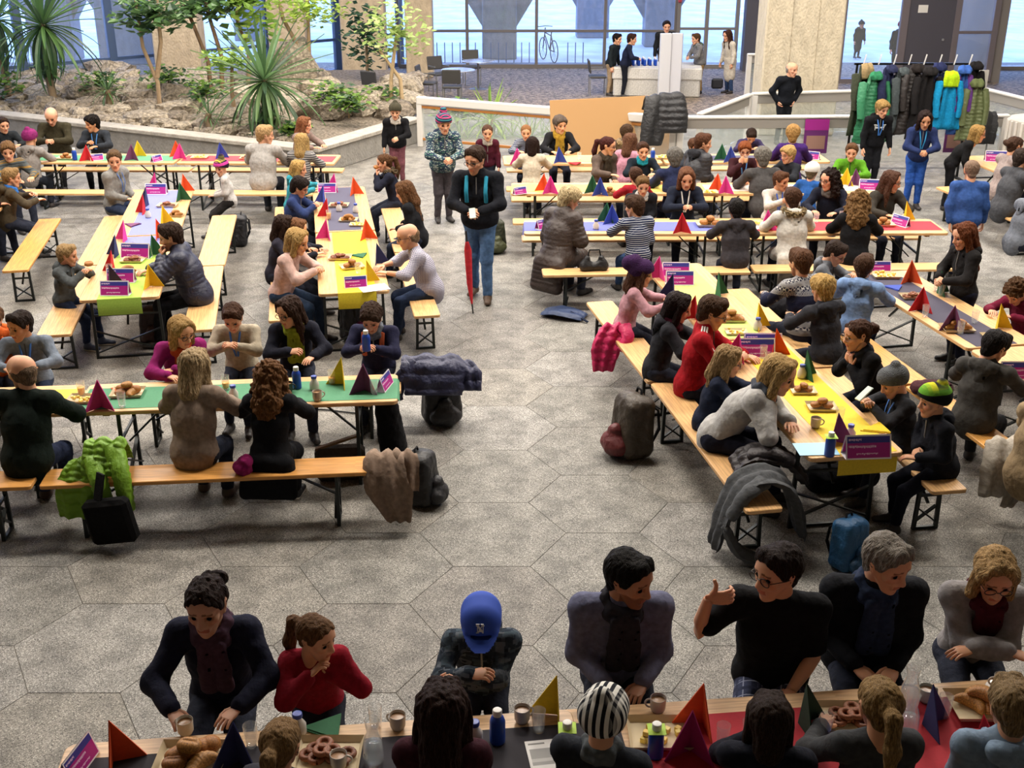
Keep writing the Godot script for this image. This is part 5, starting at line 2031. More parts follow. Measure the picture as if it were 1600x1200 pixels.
func build_tableware() -> void:
	var at := Vector3.ZERO
	for r in [
		["pink standing folded paper napkin on the green runner table of magenta top woman", "dc3a94", -3.31, -8.51, 10],
		["yellow standing folded paper napkin on the green runner table of magenta top woman", "e3bf1e", -1.42, -9.00, -40],
		["purple standing folded paper napkin on the green runner table of magenta top woman", "6e3a62", -1.23, -8.86, 0],
		["yellow standing folded paper napkin on the table of navy puffer jacket man", "e3bf1e", -3.85, -11.72, 40],
		["dark purple standing folded paper napkin on the table of navy puffer jacket man", "3a2038", -4.27, -11.72, 60],
		["red standing folded paper napkin on the table of navy puffer jacket man", "c41e2a", -4.39, -12.25, -50],
		["navy standing folded paper napkin on the table of navy puffer jacket man", "2a3062", -4.56, -12.91, -50],
		["green standing folded paper napkin on the table of navy puffer jacket man", "1e5a38", -4.16, -12.91, 50],
		["pink standing folded paper napkin on the table of navy puffer jacket man", "dc3a94", -4.67, -13.58, -50],
		["orange standing folded paper napkin on the table of navy puffer jacket man", "dc5423", -4.32, -13.64, 60],
		["yellow standing folded paper napkin on the table of navy puffer jacket man", "e3bf1e", -4.43, -14.31, 50],
		["red standing folded paper napkin on the table of navy puffer jacket man", "c41e2a", -4.83, -14.91, -50],
		["navy standing folded paper napkin on the table of navy puffer jacket man", "2a3062", -4.92, -15.34, -50],
		["green standing folded paper napkin on the table of navy puffer jacket man", "1e5a38", -4.56, -15.63, 40],
		["pink standing folded paper napkin on the table of navy puffer jacket man", "dc3a94", -5.06, -16.25, -40],
		["orange standing folded paper napkin on the table of navy puffer jacket man", "dc5423", -4.66, -16.17, 45],
		["orange standing folded paper napkin on the table of checked shirt man", "dc5423", -1.78, -13.64, 30],
		["pink standing folded paper napkin on the table of checked shirt man", "dc3a94", -2.24, -13.64, -30],
		["navy standing folded paper napkin on the table of checked shirt man", "2a3062", -1.53, -12.55, 50],
		["yellow standing folded paper napkin on the table of checked shirt man", "e3bf1e", -1.57, -11.88, 60],
		["red standing folded paper napkin on the table of checked shirt man", "c41e2a", -2.39, -14.71, -40],
		["blue standing folded paper napkin on the table of checked shirt man", "30459c", -2.55, -15.48, -50],
		["pink standing folded paper napkin on the table of checked shirt man", "dc3a94", -2.51, -16.21, -30],
		["orange standing folded paper napkin on the table of checked shirt man", "dc5423", -2.23, -15.98, 40],
		["red standing folded paper napkin on the table along the planter wall", "c41e2a", -6.75, -18.32, 0],
		["purple standing folded paper napkin on the table along the planter wall", "6e3a62", -6.05, -18.37, 0],
		["yellow standing folded paper napkin on the table along the planter wall", "e3bf1e", -6.05, -18.68, 20],
		["pink standing folded paper napkin on the table along the planter wall", "dc3a94", -5.31, -18.47, 0],
		["blue standing folded paper napkin on the table along the planter wall", "30459c", -4.69, -18.53, 30],
		["orange standing folded paper napkin on the table along the planter wall", "dc5423", -5.43, -18.68, 10],
		["pink standing folded paper napkin on the table below hardboard panel", "dc3a94", 0.08, -18.07, 0],
		["blue standing folded paper napkin on the table below hardboard panel", "30459c", 0.73, -18.17, 20],
		["green standing folded paper napkin on the table below hardboard panel", "1e5a38", 3.35, -18.42, -10],
		["blue standing folded paper napkin on the table below hardboard panel", "30459c", 3.45, -18.22, 0],
		["orange standing folded paper napkin on the pale yellow runner table", "dc5423", 0.46, -16.21, -20],
		["pink standing folded paper napkin on the pale yellow runner table", "dc3a94", 0.54, -16.05, 0],
		["green standing folded paper napkin on the pale yellow runner table", "1e5a38", 1.13, -16.09, 0],
		["blue standing folded paper napkin on the pale yellow runner table", "30459c", 1.23, -15.94, 0],
		["orange standing folded paper napkin on the pale yellow runner table", "dc5423", 2.92, -16.21, -20],
		["pink standing folded paper napkin on the pale yellow runner table", "dc3a94", 3.00, -16.05, 0],
		["yellow standing folded paper napkin on the pale yellow runner table", "e3bf1e", 4.85, -16.58, -20],
		["purple standing folded paper napkin on the pale yellow runner table", "6e3a62", 4.96, -16.54, 0],
		["red standing folded paper napkin on the violet and red runner table", "c41e2a", 2.10, -13.94, 0],
		["pink standing folded paper napkin on the violet and red runner table", "dc3a94", 3.19, -14.09, 0],
		["blue standing folded paper napkin on the violet and red runner table", "30459c", 3.65, -14.16, 0],
		["yellow standing folded paper napkin on the violet and red runner table", "e3bf1e", 5.05, -14.54, 40],
		["green standing folded paper napkin on the violet and red runner table", "1e5a38", 1.22, -14.48, -20],
		["blue standing folded paper napkin on the violet and red runner table", "30459c", 1.27, -14.38, 0],
		["pink standing folded paper napkin on the table of green beanie boy", "dc3a94", 1.60, -12.02, -30],
		["navy standing folded paper napkin on the table of green beanie boy", "2a3062", 1.67, -11.39, -50],
		["green standing folded paper napkin on the table of green beanie boy", "1e5a38", 2.12, -11.43, 60],
		["red standing folded paper napkin on the table of green beanie boy", "c41e2a", 1.79, -10.67, -40],
		["yellow standing folded paper napkin on the table of green beanie boy", "e3bf1e", 2.34, -10.44, 50],
		["pink standing folded paper napkin on the table of green beanie boy", "dc3a94", 2.02, -9.59, -40],
		["orange standing folded paper napkin on the table of green beanie boy", "dc5423", 2.36, -9.72, 30],
		["green standing folded paper napkin on the table of green beanie boy", "1e5a38", 2.50, -9.17, 70],
		["purple standing folded paper napkin on the table of green beanie boy", "6e3a62", 2.43, -7.86, 20],
		["red standing folded paper napkin on the dark grey runner table", "c41e2a", 4.09, -10.94, -20],
		["purple standing folded paper napkin on the dark grey runner table", "6e3a62", 4.20, -10.37, -20],
		["yellow standing folded paper napkin on the dark grey runner table", "e3bf1e", 4.64, -10.41, 30],
		["green standing folded paper napkin on the dark grey runner table", "1e5a38", 4.44, -11.48, 60],
		["orange standing folded paper napkin on the dark grey runner table", "dc5423", 4.27, -11.88, 0],
		["orange standing folded paper napkin on the table with black runner", "dc5423", -1.88, -4.34, 60],
		["navy standing folded paper napkin on the table with black runner", "2a3062", -1.29, -4.34, 0],
		["yellow standing folded paper napkin on the table with black runner", "e3bf1e", 0.23, -4.68, -50],
		["magenta standing folded paper napkin on the table with black runner", "a8246e", 0.85, -4.42, -10],
		["orange standing folded paper napkin on the table with black runner", "dc5423", 0.94, -4.62, -40],
		["dark green standing folded paper napkin on the table with black runner", "1c3c2c", 1.42, -4.62, 60],
		["navy standing folded paper napkin on the table with black runner", "2a3062", 2.03, -4.61, 60],
		["red standing folded paper napkin on the table with black runner", "c41e2a", 2.20, -4.39, 10],
	]: single("paper_napkin", napkin_mesh(), paper_mat(r[1]), Vector3(r[2], TOP, r[3]), Vector3(0, deg_to_rad(r[4]), 0), r[0], "napkin", "folded paper napkins")
	for r in [
		["flat folded orange paper napkin lying on the green runner table of magenta top woman", "dc5423", -3.25, -8.83, 0],
		["flat folded green paper napkin lying on the table of checked shirt man", "1e5a38", -1.77, -12.86, 20],
		["flat folded purple paper napkin lying on the table of navy puffer jacket man", "6e3a62", -4.82, -14.25, 0],
		["flat folded red paper napkin lying on the table below hardboard panel", "c41e2a", 0.98, -18.03, 0],
		["flat folded green paper napkin lying on the table with black runner", "1e5a38", -0.92, -4.57, 30],
		["flat folded blue paper napkin lying on the table with black runner", "30459c", 1.54, -4.44, 10],
		["flat folded yellow paper napkin lying on the table of green beanie boy", "e3bf1e", 2.81, -8.07, 40],
		["flat folded blue paper napkin lying on the dark grey runner table", "30459c", 4.03, -11.65, 0],
	]: single("flat_napkin", flat_napkin_mesh(), paper_mat(r[1]), Vector3(r[2], TOP, r[3]), Vector3(0, deg_to_rad(r[4]), 0), r[0], "napkin", "folded paper napkins")
	tent_card(Vector3(-4.12, TOP, -11.43), 0.00, 0.30, "purple and white tent card near a dark purple napkin")
	tent_card(Vector3(-4.20, TOP, -11.88), 0.00, 0.30, "purple and white tent card behind another tent card")
	tent_card(Vector3(-4.32, TOP, -12.81), -0.09, 0.34, "purple and white tent card beside navy and green napkins")
	tent_card(Vector3(-4.99, TOP, -15.98), 0.00, 0.30, "purple and white tent card between pink and orange napkins")
	tent_card(Vector3(-1.66, TOP, -11.70), 0.24, 0.24, "purple and white tent card beside the yellow napkin")
	tent_card(Vector3(-2.61, TOP, -16.09), 0.00, 0.26, "purple and white tent card beside the pink napkin")
	tent_card(Vector3(-1.07, TOP, -8.93), 1.36, 0.24, "purple and white tent card by the purple napkin")
	tent_card(Vector3(-6.61, TOP, -18.32), 0.44, 0.20, "purple and white tent card beside the red napkin")
	tent_card(Vector3(-5.63, TOP, -18.22), 1.05, 0.20, "purple and white tent card between purple and pink napkins")
	tent_card(Vector3(0.11, TOP, -15.98), 0.52, 0.20, "purple and white tent card at the table end")
	tent_card(Vector3(0.40, TOP, -14.12), 0.70, 0.24, "purple and white tent card by the elderly woman in quilted coat")
	tent_card(Vector3(1.79, TOP, -11.79), 0.00, 0.30, "purple and white tent card near the green bottle")
	tent_card(Vector3(1.79, TOP, -12.11), 0.00, 0.30, "purple and white tent card behind another tent card")
	tent_card(Vector3(2.18, TOP, -9.66), 0.00, 0.34, "purple and white tent card beside an orange napkin")
	tent_card(Vector3(2.27, TOP, -9.79), 0.00, 0.34, "purple and white tent card behind the orange napkin")
	tent_card(Vector3(2.60, TOP, -7.62), 0.07, 0.34, "purple and white tent card beside the blue bottle")
	tent_card(Vector3(4.06, TOP, -12.25), 0.00, 0.24, "purple and white tent card by the boy in light blue hoodie")
	tent_card(Vector3(4.32, TOP, -9.14), 0.00, 0.30, "purple and white tent card by the boy in dark grey hoodie")
	tent_card(Vector3(4.92, TOP, -14.25), -1.05, 0.26, "purple and white tent card beside the man in royal blue sweater")
	tent_card(Vector3(5.10, TOP, -16.25), -0.17, 0.30, "purple and white tent card by the boy in green jacket")
	tent_card(Vector3(4.80, TOP, -18.42), -0.52, 0.24, "purple and white tent card by the woman in purple sweater")
	tent_card(Vector3(7.66, TOP, -18.22), -0.17, 0.34, "purple and white tent card beside the man in grey suit")
	tent_card(Vector3(-2.03, TOP, -4.30), 1.40, 0.24, "purple and white tent card at the table end")
	food_tray(Vector3(-3.18, TOP, -8.78), 0.09, "mixed", "green runner table of magenta top woman", 1.00)
	food_tray(Vector3(-3.51, TOP, -8.65), 0.00, "cheese cubes", "green runner table of magenta top woman", 0.90)
	food_tray(Vector3(-4.64, TOP, -15.26), 0.00, "pretzels", "table of navy puffer jacket man", 1.00)
	food_tray(Vector3(-4.31, TOP, -12.65), 0.00, "pretzels", "table of navy puffer jacket man", 1.00)
	food_tray(Vector3(-4.22, TOP, -12.16), 0.00, "croissants", "table of navy puffer jacket man", 1.00)
	food_tray(Vector3(-4.39, TOP, -14.74), 0.00, "croissants", "table of navy puffer jacket man", 0.80)
	food_tray(Vector3(-1.97, TOP, -12.76), 0.00, "pretzels", "table of checked shirt man", 1.00)
	food_tray(Vector3(-1.79, TOP, -12.40), 0.35, "rolls", "table of checked shirt man", 1.00)
	food_tray(Vector3(-2.33, TOP, -15.26), 0.00, "pretzels", "table of checked shirt man", 1.00)
	food_tray(Vector3(-2.10, TOP, -14.48), 0.00, "croissants", "table of checked shirt man", 0.90)
	food_tray(Vector3(-1.95, TOP, -14.25), 0.00, "cheese cubes", "table of checked shirt man", 0.80)
	food_tray(Vector3(-7.14, TOP, -18.42), 0.00, "rolls", "table along the planter wall", 1.00)
	food_tray(Vector3(-5.01, TOP, -18.47), 0.00, "cheese cubes", "table along the planter wall", 1.00)
	food_tray(Vector3(-4.22, TOP, -18.42), 0.00, "pretzels", "table along the planter wall", 1.00)
	food_tray(Vector3(-6.41, TOP, -18.53), 0.00, "rolls", "table along the planter wall", 0.80)
	food_tray(Vector3(1.38, TOP, -18.32), 0.00, "rolls", "table below hardboard panel", 0.80)
	food_tray(Vector3(2.44, TOP, -18.47), 0.00, "cheese cubes", "table below hardboard panel", 1.00)
	food_tray(Vector3(1.37, TOP, -16.01), 0.00, "rolls", "pale yellow runner table", 1.00)
	food_tray(Vector3(2.75, TOP, -16.01), 0.00, "cheese cubes", "pale yellow runner table", 1.10)
	food_tray(Vector3(2.50, TOP, -14.25), 0.00, "rolls", "violet and red runner table", 1.30)
	food_tray(Vector3(3.08, TOP, -14.31), 0.00, "cheese cubes", "violet and red runner table", 0.90)
	food_tray(Vector3(4.69, TOP, -14.25), 0.00, "rolls", "violet and red runner table", 1.10)
	food_tray(Vector3(2.49, TOP, -8.49), 0.00, "rolls", "table of green beanie boy", 0.90)
	food_tray(Vector3(2.42, TOP, -8.83), 0.00, "rolls", "table of green beanie boy", 0.80)
	food_tray(Vector3(2.14, TOP, -10.63), 0.00, "mixed", "table of green beanie boy", 1.00)
	food_tray(Vector3(2.12, TOP, -10.26), 0.00, "cheese cubes", "table of green beanie boy", 0.80)
	food_tray(Vector3(4.07, TOP, -12.06), 0.00, "cheese cubes", "dark grey runner table", 1.10)
	food_tray(Vector3(4.13, TOP, -11.33), 0.00, "pretzels", "dark grey runner table", 0.90)
	food_tray(Vector3(4.24, TOP, -10.35), 0.00, "croissants", "dark grey runner table", 1.10)
	food_tray(Vector3(4.52, TOP, -10.12), 0.00, "cheese cubes", "dark grey runner table", 0.90)
	food_tray(Vector3(-1.51, TOP, -4.33), 0.00, "mixed", "table with black runner", 1.25)
	food_tray(Vector3(-0.87, TOP, -4.37), 0.00, "pretzels", "table with black runner", 1.20)
	food_tray(Vector3(0.72, TOP, -4.52), 0.00, "cheese cubes", "table with black runner", 1.20)
	food_tray(Vector3(1.67, TOP, -4.64), 0.00, "pretzels", "table with black runner", 1.15)
	food_tray(Vector3(2.36, TOP, -4.73), 0.00, "croissants", "table with black runner", 1.20)
	blue_bottle(Vector3(-1.80, TOP, -8.91), "blue plastic bottle with white cap on the green runner table of magenta top woman", false)
	blue_bottle(Vector3(2.33, TOP, -7.62), "blue plastic bottle with white cap and green tag on the table of green beanie boy", true)
	blue_bottle(Vector3(-0.07, TOP, -4.48), "blue plastic bottle with white cap on the table with black runner", false)
	blue_bottle(Vector3(0.68, TOP, -4.38), "blue plastic bottle with white cap and green tag on the table with black runner", true)
	blue_bottle(Vector3(0.26, TOP, -4.39), "blue plastic bottle with white cap and green tag on the table with black runner", true)
	blue_bottle(Vector3(-6.96, TOP, -18.32), "blue plastic bottle with white cap on the table along the planter wall", false)
	blue_bottle(Vector3(2.24, TOP, -18.32), "blue plastic bottle with white cap on the table below hardboard panel", false)
	milk_jar(Vector3(-1.65, TOP, -8.88), "small milky jar with blue lid on the green runner table of magenta top woman")
	milk_jar(Vector3(-2.28, TOP, -8.68), "small milky jar with blue lid on the green runner table of magenta top woman")
	milk_jar(Vector3(-2.37, TOP, -8.55), "small milky jar with blue lid on the green runner table of magenta top woman")
	milk_jar(Vector3(2.56, TOP, -7.91), "small milky jar with blue lid on the table of green beanie boy")
	milk_jar(Vector3(2.34, TOP, -10.35), "small milky jar with blue lid on the table of green beanie boy")
	milk_jar(Vector3(2.48, TOP, -9.14), "small milky jar with blue lid on the table of green beanie boy")
	milk_jar(Vector3(-1.04, TOP, -4.54), "small milky jar with blue lid on the table with black runner")
	milk_jar(Vector3(-0.18, TOP, -4.48), "small milky jar with blue lid on the table with black runner")
	milk_jar(Vector3(-2.29, TOP, -14.98), "small milky jar with blue lid on the table of checked shirt man")
	milk_jar(Vector3(-2.06, TOP, -14.91), "small milky jar with blue lid on the table of checked shirt man")
	milk_jar(Vector3(1.05, TOP, -14.06), "small milky jar with blue lid on the violet and red runner table")
	milk_jar(Vector3(-4.72, TOP, -14.64), "small milky jar with blue lid on the table of navy puffer jacket man")
	drinking_glass(Vector3(-3.55, TOP, -8.75), 0.06, "glass of orange juice on the green runner table of magenta top woman")
	drinking_glass(Vector3(-2.39, TOP, -8.88), 0.05, "glass of orange juice on the green runner table of magenta top woman")
	drinking_glass(Vector3(-1.52, TOP, -9.00), 0.05, "glass of orange juice on the green runner table of magenta top woman")
	drinking_glass(Vector3(-1.14, TOP, -8.78), 0.00, "clear empty drinking glass on the green runner table of magenta top woman")
	drinking_glass(Vector3(-3.14, TOP, -8.51), 0.00, "clear empty drinking glass on the green runner table of magenta top woman")
	drinking_glass(Vector3(-2.36, TOP, -14.54), 0.07, "glass of orange juice on the table of checked shirt man")
	drinking_glass(Vector3(-1.69, TOP, -12.16), 0.00, "clear empty drinking glass on the table of checked shirt man")
	drinking_glass(Vector3(-4.40, TOP, -12.11), 0.00, "clear empty drinking glass on the table of navy puffer jacket man")
	drinking_glass(Vector3(-4.42, TOP, -12.99), 0.00, "clear empty drinking glass on the table of navy puffer jacket man")
	drinking_glass(Vector3(3.88, TOP, -14.38), 0.00, "clear empty drinking glass on the violet and red runner table")
	drinking_glass(Vector3(2.59, TOP, -14.25), 0.06, "glass of orange juice on the violet and red runner table")
	drinking_glass(Vector3(4.23, TOP, -14.48), 0.00, "clear empty drinking glass on the violet and red runner table")
	drinking_glass(Vector3(2.65, TOP, -16.25), 0.00, "clear empty drinking glass on the pale yellow runner table")
	drinking_glass(Vector3(3.76, TOP, -16.09), 0.00, "clear empty drinking glass on the pale yellow runner table")
	drinking_glass(Vector3(2.56, TOP, -8.21), 0.00, "clear empty drinking glass on the table of green beanie boy")
	drinking_glass(Vector3(2.24, TOP, -9.59), 0.00, "clear empty drinking glass on the table of green beanie boy")
	drinking_glass(Vector3(2.25, TOP, -9.41), 0.00, "clear empty drinking glass on the table of green beanie boy")
	drinking_glass(Vector3(4.45, TOP, -11.54), 0.00, "clear empty drinking glass on the dark grey runner table")
	drinking_glass(Vector3(4.45, TOP, -11.39), 0.00, "clear empty drinking glass on the dark grey runner table")
	drinking_glass(Vector3(4.48, TOP, -10.54), 0.00, "clear empty drinking glass on the dark grey runner table")
	drinking_glass(Vector3(4.23, TOP, -10.23), 0.00, "clear empty drinking glass on the dark grey runner table")
	drinking_glass(Vector3(4.06, TOP, -10.72), 0.00, "clear empty drinking glass on the dark grey runner table")
	drinking_glass(Vector3(0.13, TOP, -4.56), 0.00, "clear empty drinking glass on the table with black runner")
	drinking_glass(Vector3(1.14, TOP, -4.48), 0.00, "clear empty drinking glass on the table with black runner")
	drinking_glass(Vector3(1.01, TOP, -4.45), 0.00, "clear empty drinking glass on the table with black runner")
	drinking_glass(Vector3(1.52, TOP, -4.52), 0.00, "clear empty drinking glass on the table with black runner")
	drinking_glass(Vector3(2.15, TOP, -4.67), 0.00, "clear empty drinking glass on the table with black runner")
	drinking_glass(Vector3(-0.67, TOP, -4.59), 0.00, "clear empty drinking glass on the table with black runner")
	drinking_glass(Vector3(-1.25, TOP, -4.45), 0.00, "clear empty drinking glass on the table with black runner")
	drinking_glass(Vector3(1.07, TOP, -18.32), 0.00, "clear empty drinking glass on the table below hardboard panel")
	mug(Vector3(-1.59, TOP, -8.65), 0.52, "b5aca2", "pale ceramic mug on the green runner table of magenta top woman", false)
	mug(Vector3(-1.59, TOP, -4.54), 2.62, "c9c2b4", "pale ceramic mug on the table with black runner", false)
	mug(Vector3(0.73, TOP, -4.71), 2.97, "a9a09c", "pale ceramic mug on the table with black runner", false)
	mug(Vector3(2.10, TOP, -4.79), 0.35, "9aa39c", "pale ceramic mug on the table with black runner", false)
	mug(Vector3(2.51, TOP, -4.87), 2.97, "bdb4ac", "pale ceramic mug on a saucer on the table with black runner", true)
	mug(Vector3(-0.56, TOP, -4.58), 2.62, "b9b0a4", "pale ceramic mug on the table with black runner", false)
	mug(Vector3(0.05, TOP, -4.63), 0.52, "b0a79d", "pale ceramic mug on the table with black runner", false)
	mug(Vector3(-0.81, TOP, -4.30), 0.00, "c4bdb4", "pale ceramic mug on the table with black runner", false)
	mug(Vector3(2.35, TOP, -8.12), 0.00, "b8b2a4", "pale ceramic mug on the table of green beanie boy", false)
	mug(Vector3(-1.86, TOP, -8.83), 0.00, "2a2624", "black ceramic mug on the green runner table of magenta top woman", false)
	carafe(Vector3(-0.65, TOP, -4.33), "clear glass water carafe on the table with black runner")
	carafe(Vector3(1.99, TOP, -4.73), "clear glass water carafe on the table with black runner")
	carafe(Vector3(1.92, TOP, -4.52), "clear glass water carafe on the table with black runner")
	single("photo_leaflet", leaflet_mesh(), leaflet_mat(), Vector3(0.15, TOP + 0.001, -4.38), Vector3(0, 0.15, 0), "small grey photo leaflet lying on the black runner", "leaflet")
	single("blue_sheet", box_mesh(Vector3(0.30, 0.002, 0.21)), plain("8cbcd8", 0.4), Vector3(2.26, TOP + 0.002, -7.73), Vector3(0, 0.05, 0), "light blue plastic sheet under the blue bottle", "sheet")
	single("paper_sheet", box_mesh(Vector3(0.30, 0.002, 0.22)), plain("d6d6de", 0.7), Vector3(-1.46, TOP + 0.002, -11.65), Vector3(0, 0.4, 0), "white paper sheet by the man in checked shirt", "paper")
	single("paper_sheet", box_mesh(Vector3(0.24, 0.002, 0.18)), plain("d6d2cc", 0.7), Vector3(3.14, TOP + 0.002, -14.16), Vector3(0, 0.2, 0), "white paper sheet beside the pink napkin", "paper")

func leaflet_mesh() -> ArrayMesh:
	var b := Bag.new()
	b.quad(Vector3(-0.075, 0.002, 0.11), Vector3(-0.075, 0.002, -0.11), Vector3(0.075, 0.002, -0.11), Vector3(0.075, 0.002, 0.11))
	b.quad(Vector3(-0.075, 0.0, 0.11), Vector3(0.075, 0.0, 0.11), Vector3(0.075, 0.0, -0.11), Vector3(-0.075, 0.0, -0.11))
	return b.mesh()

func leaflet_mat() -> StandardMaterial3D:
	var im := Image.create(64, 96, false, Image.FORMAT_RGB8)
	im.fill(C("c9c7c4"))
	im.fill_rect(Rect2i(6, 26, 52, 50), C("6f6d6a"))
	im.fill_rect(Rect2i(6, 56, 52, 10), C("9a9894"))
	im.fill_rect(Rect2i(6, 8, 34, 5), C("55534f"))
	var m := StandardMaterial3D.new()
	m.albedo_texture = ImageTexture.create_from_image(im)
	m.roughness = 0.5
	return m
# ---------------------------------------------------------------- planter, plants, railing, coat rack
func rock_mesh(n: int) -> ArrayMesh:
	var key := "rock%d" % n
	if shared.has(key): return shared[key]
	var nz := FastNoiseLite.new()
	nz.seed = 100 + n
	nz.frequency = 0.9
	nz.fractal_octaves = 3
	var nx := 14
	var ny := 9
	var b := Bag.new()
	var at := func(i: int, j: int) -> Vector3:
		var th := PI * j / ny
		var a := TAU * (i % nx) / nx
		var d := Vector3(cos(a) * sin(th), cos(th), sin(a) * sin(th))
		var f := 1.0 + nz.get_noise_3dv(d * 1.4) * 0.55
		var p := d * f
		p.y = clampf(p.y, -0.55, 0.75 + 0.1 * nz.get_noise_3dv(d * 4.0))
		return p
	for i in nx:
		for j in ny:
			var p: Vector3 = at.call(i, j)
			var q: Vector3 = at.call(i + 1, j)
			var r: Vector3 = at.call(i + 1, j + 1)
			var s: Vector3 = at.call(i, j + 1)
			if j > 0: b.tri3(p, q, r)
			if j < ny - 1: b.tri3(p, r, s)
	shared[key] = b.mesh()
	return shared[key]

func rock_mat(n: int) -> StandardMaterial3D:
	var key := "rockmat%d" % n
	if not mats.has(key):
		var m := StandardMaterial3D.new()
		m.albedo_color = C(["b8aa96", "a89a87", "c2b39d", "988a79"][n])
		m.albedo_texture = soft_tex("rock_soft", 0.03, 0.55, 1.1, 81, 5)
		m.normal_enabled = true
		m.normal_texture = noise_tex("rock_n", 0.04, true, 256, 83, 5, 9.0)
		m.normal_scale = 1.0
		m.roughness = 0.9
		tri(m, Vector3(1.3, 1.3, 1.3), true)
		m.resource_name = key
		mats[key] = m
	return mats[key]

func leaf_mat(hex: String) -> StandardMaterial3D:
	var key := "leaf" + hex
	if not mats.has(key):
		var m := StandardMaterial3D.new()
		m.albedo_color = C(hex)
		m.roughness = 0.5
		m.backlight_enabled = true
		m.backlight = C(hex).lightened(0.1)
		m.cull_mode = BaseMaterial3D.CULL_DISABLED
		m.resource_name = key
		mats[key] = m
	return mats[key]

# a long strap leaf that rises and then droops along +z
func strap_leaf(n: int) -> ArrayMesh:
	var key := "strap%d" % n
	if shared.has(key): return shared[key]
	var b := Bag.new()
	var droop: float = [0.25, 0.9, 1.7, 2.4, 0.05][n]
	var p := Vector3.ZERO
	var a := 0.25
	var pts := []
	for i in 8:
		pts.append(p)
		p += Vector3(0, sin(a), cos(a)) * (1.0 / 7.0)
		a -= droop / 7.0
	for i in 7:
		var w0: float = 0.032 * sin(PI * (0.12 + 0.88 * i / 7.0))
		var w1: float = 0.032 * sin(PI * (0.12 + 0.88 * (i + 1) / 7.0))
		var c := Vector3(0, 0.012, 0)
		b.quad(pts[i] - Vector3(w0, 0, 0), pts[i + 1] - Vector3(w1, 0, 0), pts[i + 1] - c, pts[i] - c)
		b.quad(pts[i] - c, pts[i + 1] - c, pts[i + 1] + Vector3(w1, 0, 0), pts[i] + Vector3(w0, 0, 0))
	shared[key] = b.mesh()
	return shared[key]

func stalk(t: Node3D, called: String, pts: Array, r0: float, r1: float, hex: String) -> void:
	var b := Bag.new()
	var v := PackedVector3Array()
	var r := PackedFloat32Array()
	for i in pts.size():
		v.append(pts[i])
		r.append(lerpf(r0, r1, float(i) / maxf(1, pts.size() - 1)))
	b.tube(v, r, 8)
	part(t, called, b.mesh(), concrete_mat(hex, "bark"))

func yucca(at: Vector3, trunk: float, size: float, count: int, hexes: Array, label: String, skirt := 0.55, group := "") -> void:
	var t := thing("yucca_plant" if group == "" else "grass_tuft", label, "plant", at, rng.randf() * TAU, group)
	if trunk > 0.0: stalk(t, "trunk", [Vector3.ZERO, Vector3(0.04, trunk * 0.5, 0.02), Vector3(0.0, trunk, 0)], 0.09, 0.065, "8a765c")
	for i in count:
		var f := float(i) / count
		var elev := lerpf(1.35, -1.1 * skirt - 0.25, pow(f, 0.85))
		var n := 4 if f < 0.2 else (0 if f < 0.4 else (1 if f < 0.65 else (2 if f < 0.85 else 3)))
		var l := part(t, "leaf", strap_leaf(n), leaf_mat(hexes[i % hexes.size()]), Vector3(0, trunk - 0.08 * f, 0), Vector3(-elev * 0.75, i * 2.399, 0))
		l.scale = Vector3.ONE * size * rng.randf_range(0.8, 1.1)

func leafy_crown(t: Node3D, at: Vector3, r: Vector3, count: int, leaf: float, hexes: Array) -> void:
	var k := 0
	for hx in hexes:
		var b := Bag.new()
		for i in count / hexes.size():
			var d := Vector3(rng.randf_range(-1, 1), rng.randf_range(-1, 1), rng.randf_range(-1, 1))
			if d.length() > 1.0: d = d.normalized() * rng.randf()
			var p := at + d * r
			var bs := Basis.from_euler(Vector3(rng.randf_range(-0.7, 0.5), rng.randf() * TAU, rng.randf_range(-0.5, 0.5)))
			var l := leaf * rng.randf_range(0.7, 1.2)
			var w := l * 0.36
			var q := [Vector3.ZERO, Vector3(-w, 0.01, l * 0.4), Vector3(0, -0.02 * l, l), Vector3(w, 0.01, l * 0.4)]
			var mid := bs * Vector3(0, -l * 0.08, l * 0.42)
			for j in 4:
				b.tri3(p + mid, p + bs * q[j], p + bs * q[(j + 1) % 4])
		var o := part(t, "foliage", b.mesh(), leaf_mat(hx))
		o.set_meta("kind", "stuff")
		k += 1

func tree(at: Vector3, trunks: Array, crowns: Array, leaf: float, hexes: Array, label: String, bark := "9a8264") -> void:
	var t := thing("indoor_tree", label, "tree", at)
	for tr in trunks: stalk(t, "trunk", tr, 0.055, 0.03, bark)
	for c in crowns: leafy_crown(t, c[0], c[1], c[2], leaf, hexes)

func wall_run(called: String, pts: Array, h: float, w: float, m: Material, cap: Material) -> void:
	for i in pts.size() - 1:
		var p: Vector3 = pts[i]
		var q: Vector3 = pts[i + 1]
		var l := p.distance_to(q) + w * 0.4
		var o := struct(called, box_mesh(Vector3(l, h - 0.08, w), 0.01, Vector3(0, (h - 0.08) * 0.5, 0)), m, (p + q) * 0.5, atan2(-(q.z - p.z), q.x - p.x))
		part(o, "coping", box_mesh(Vector3(l + 0.06, 0.08, w + 0.1), 0.012), cap, Vector3(0, h - 0.04, 0))

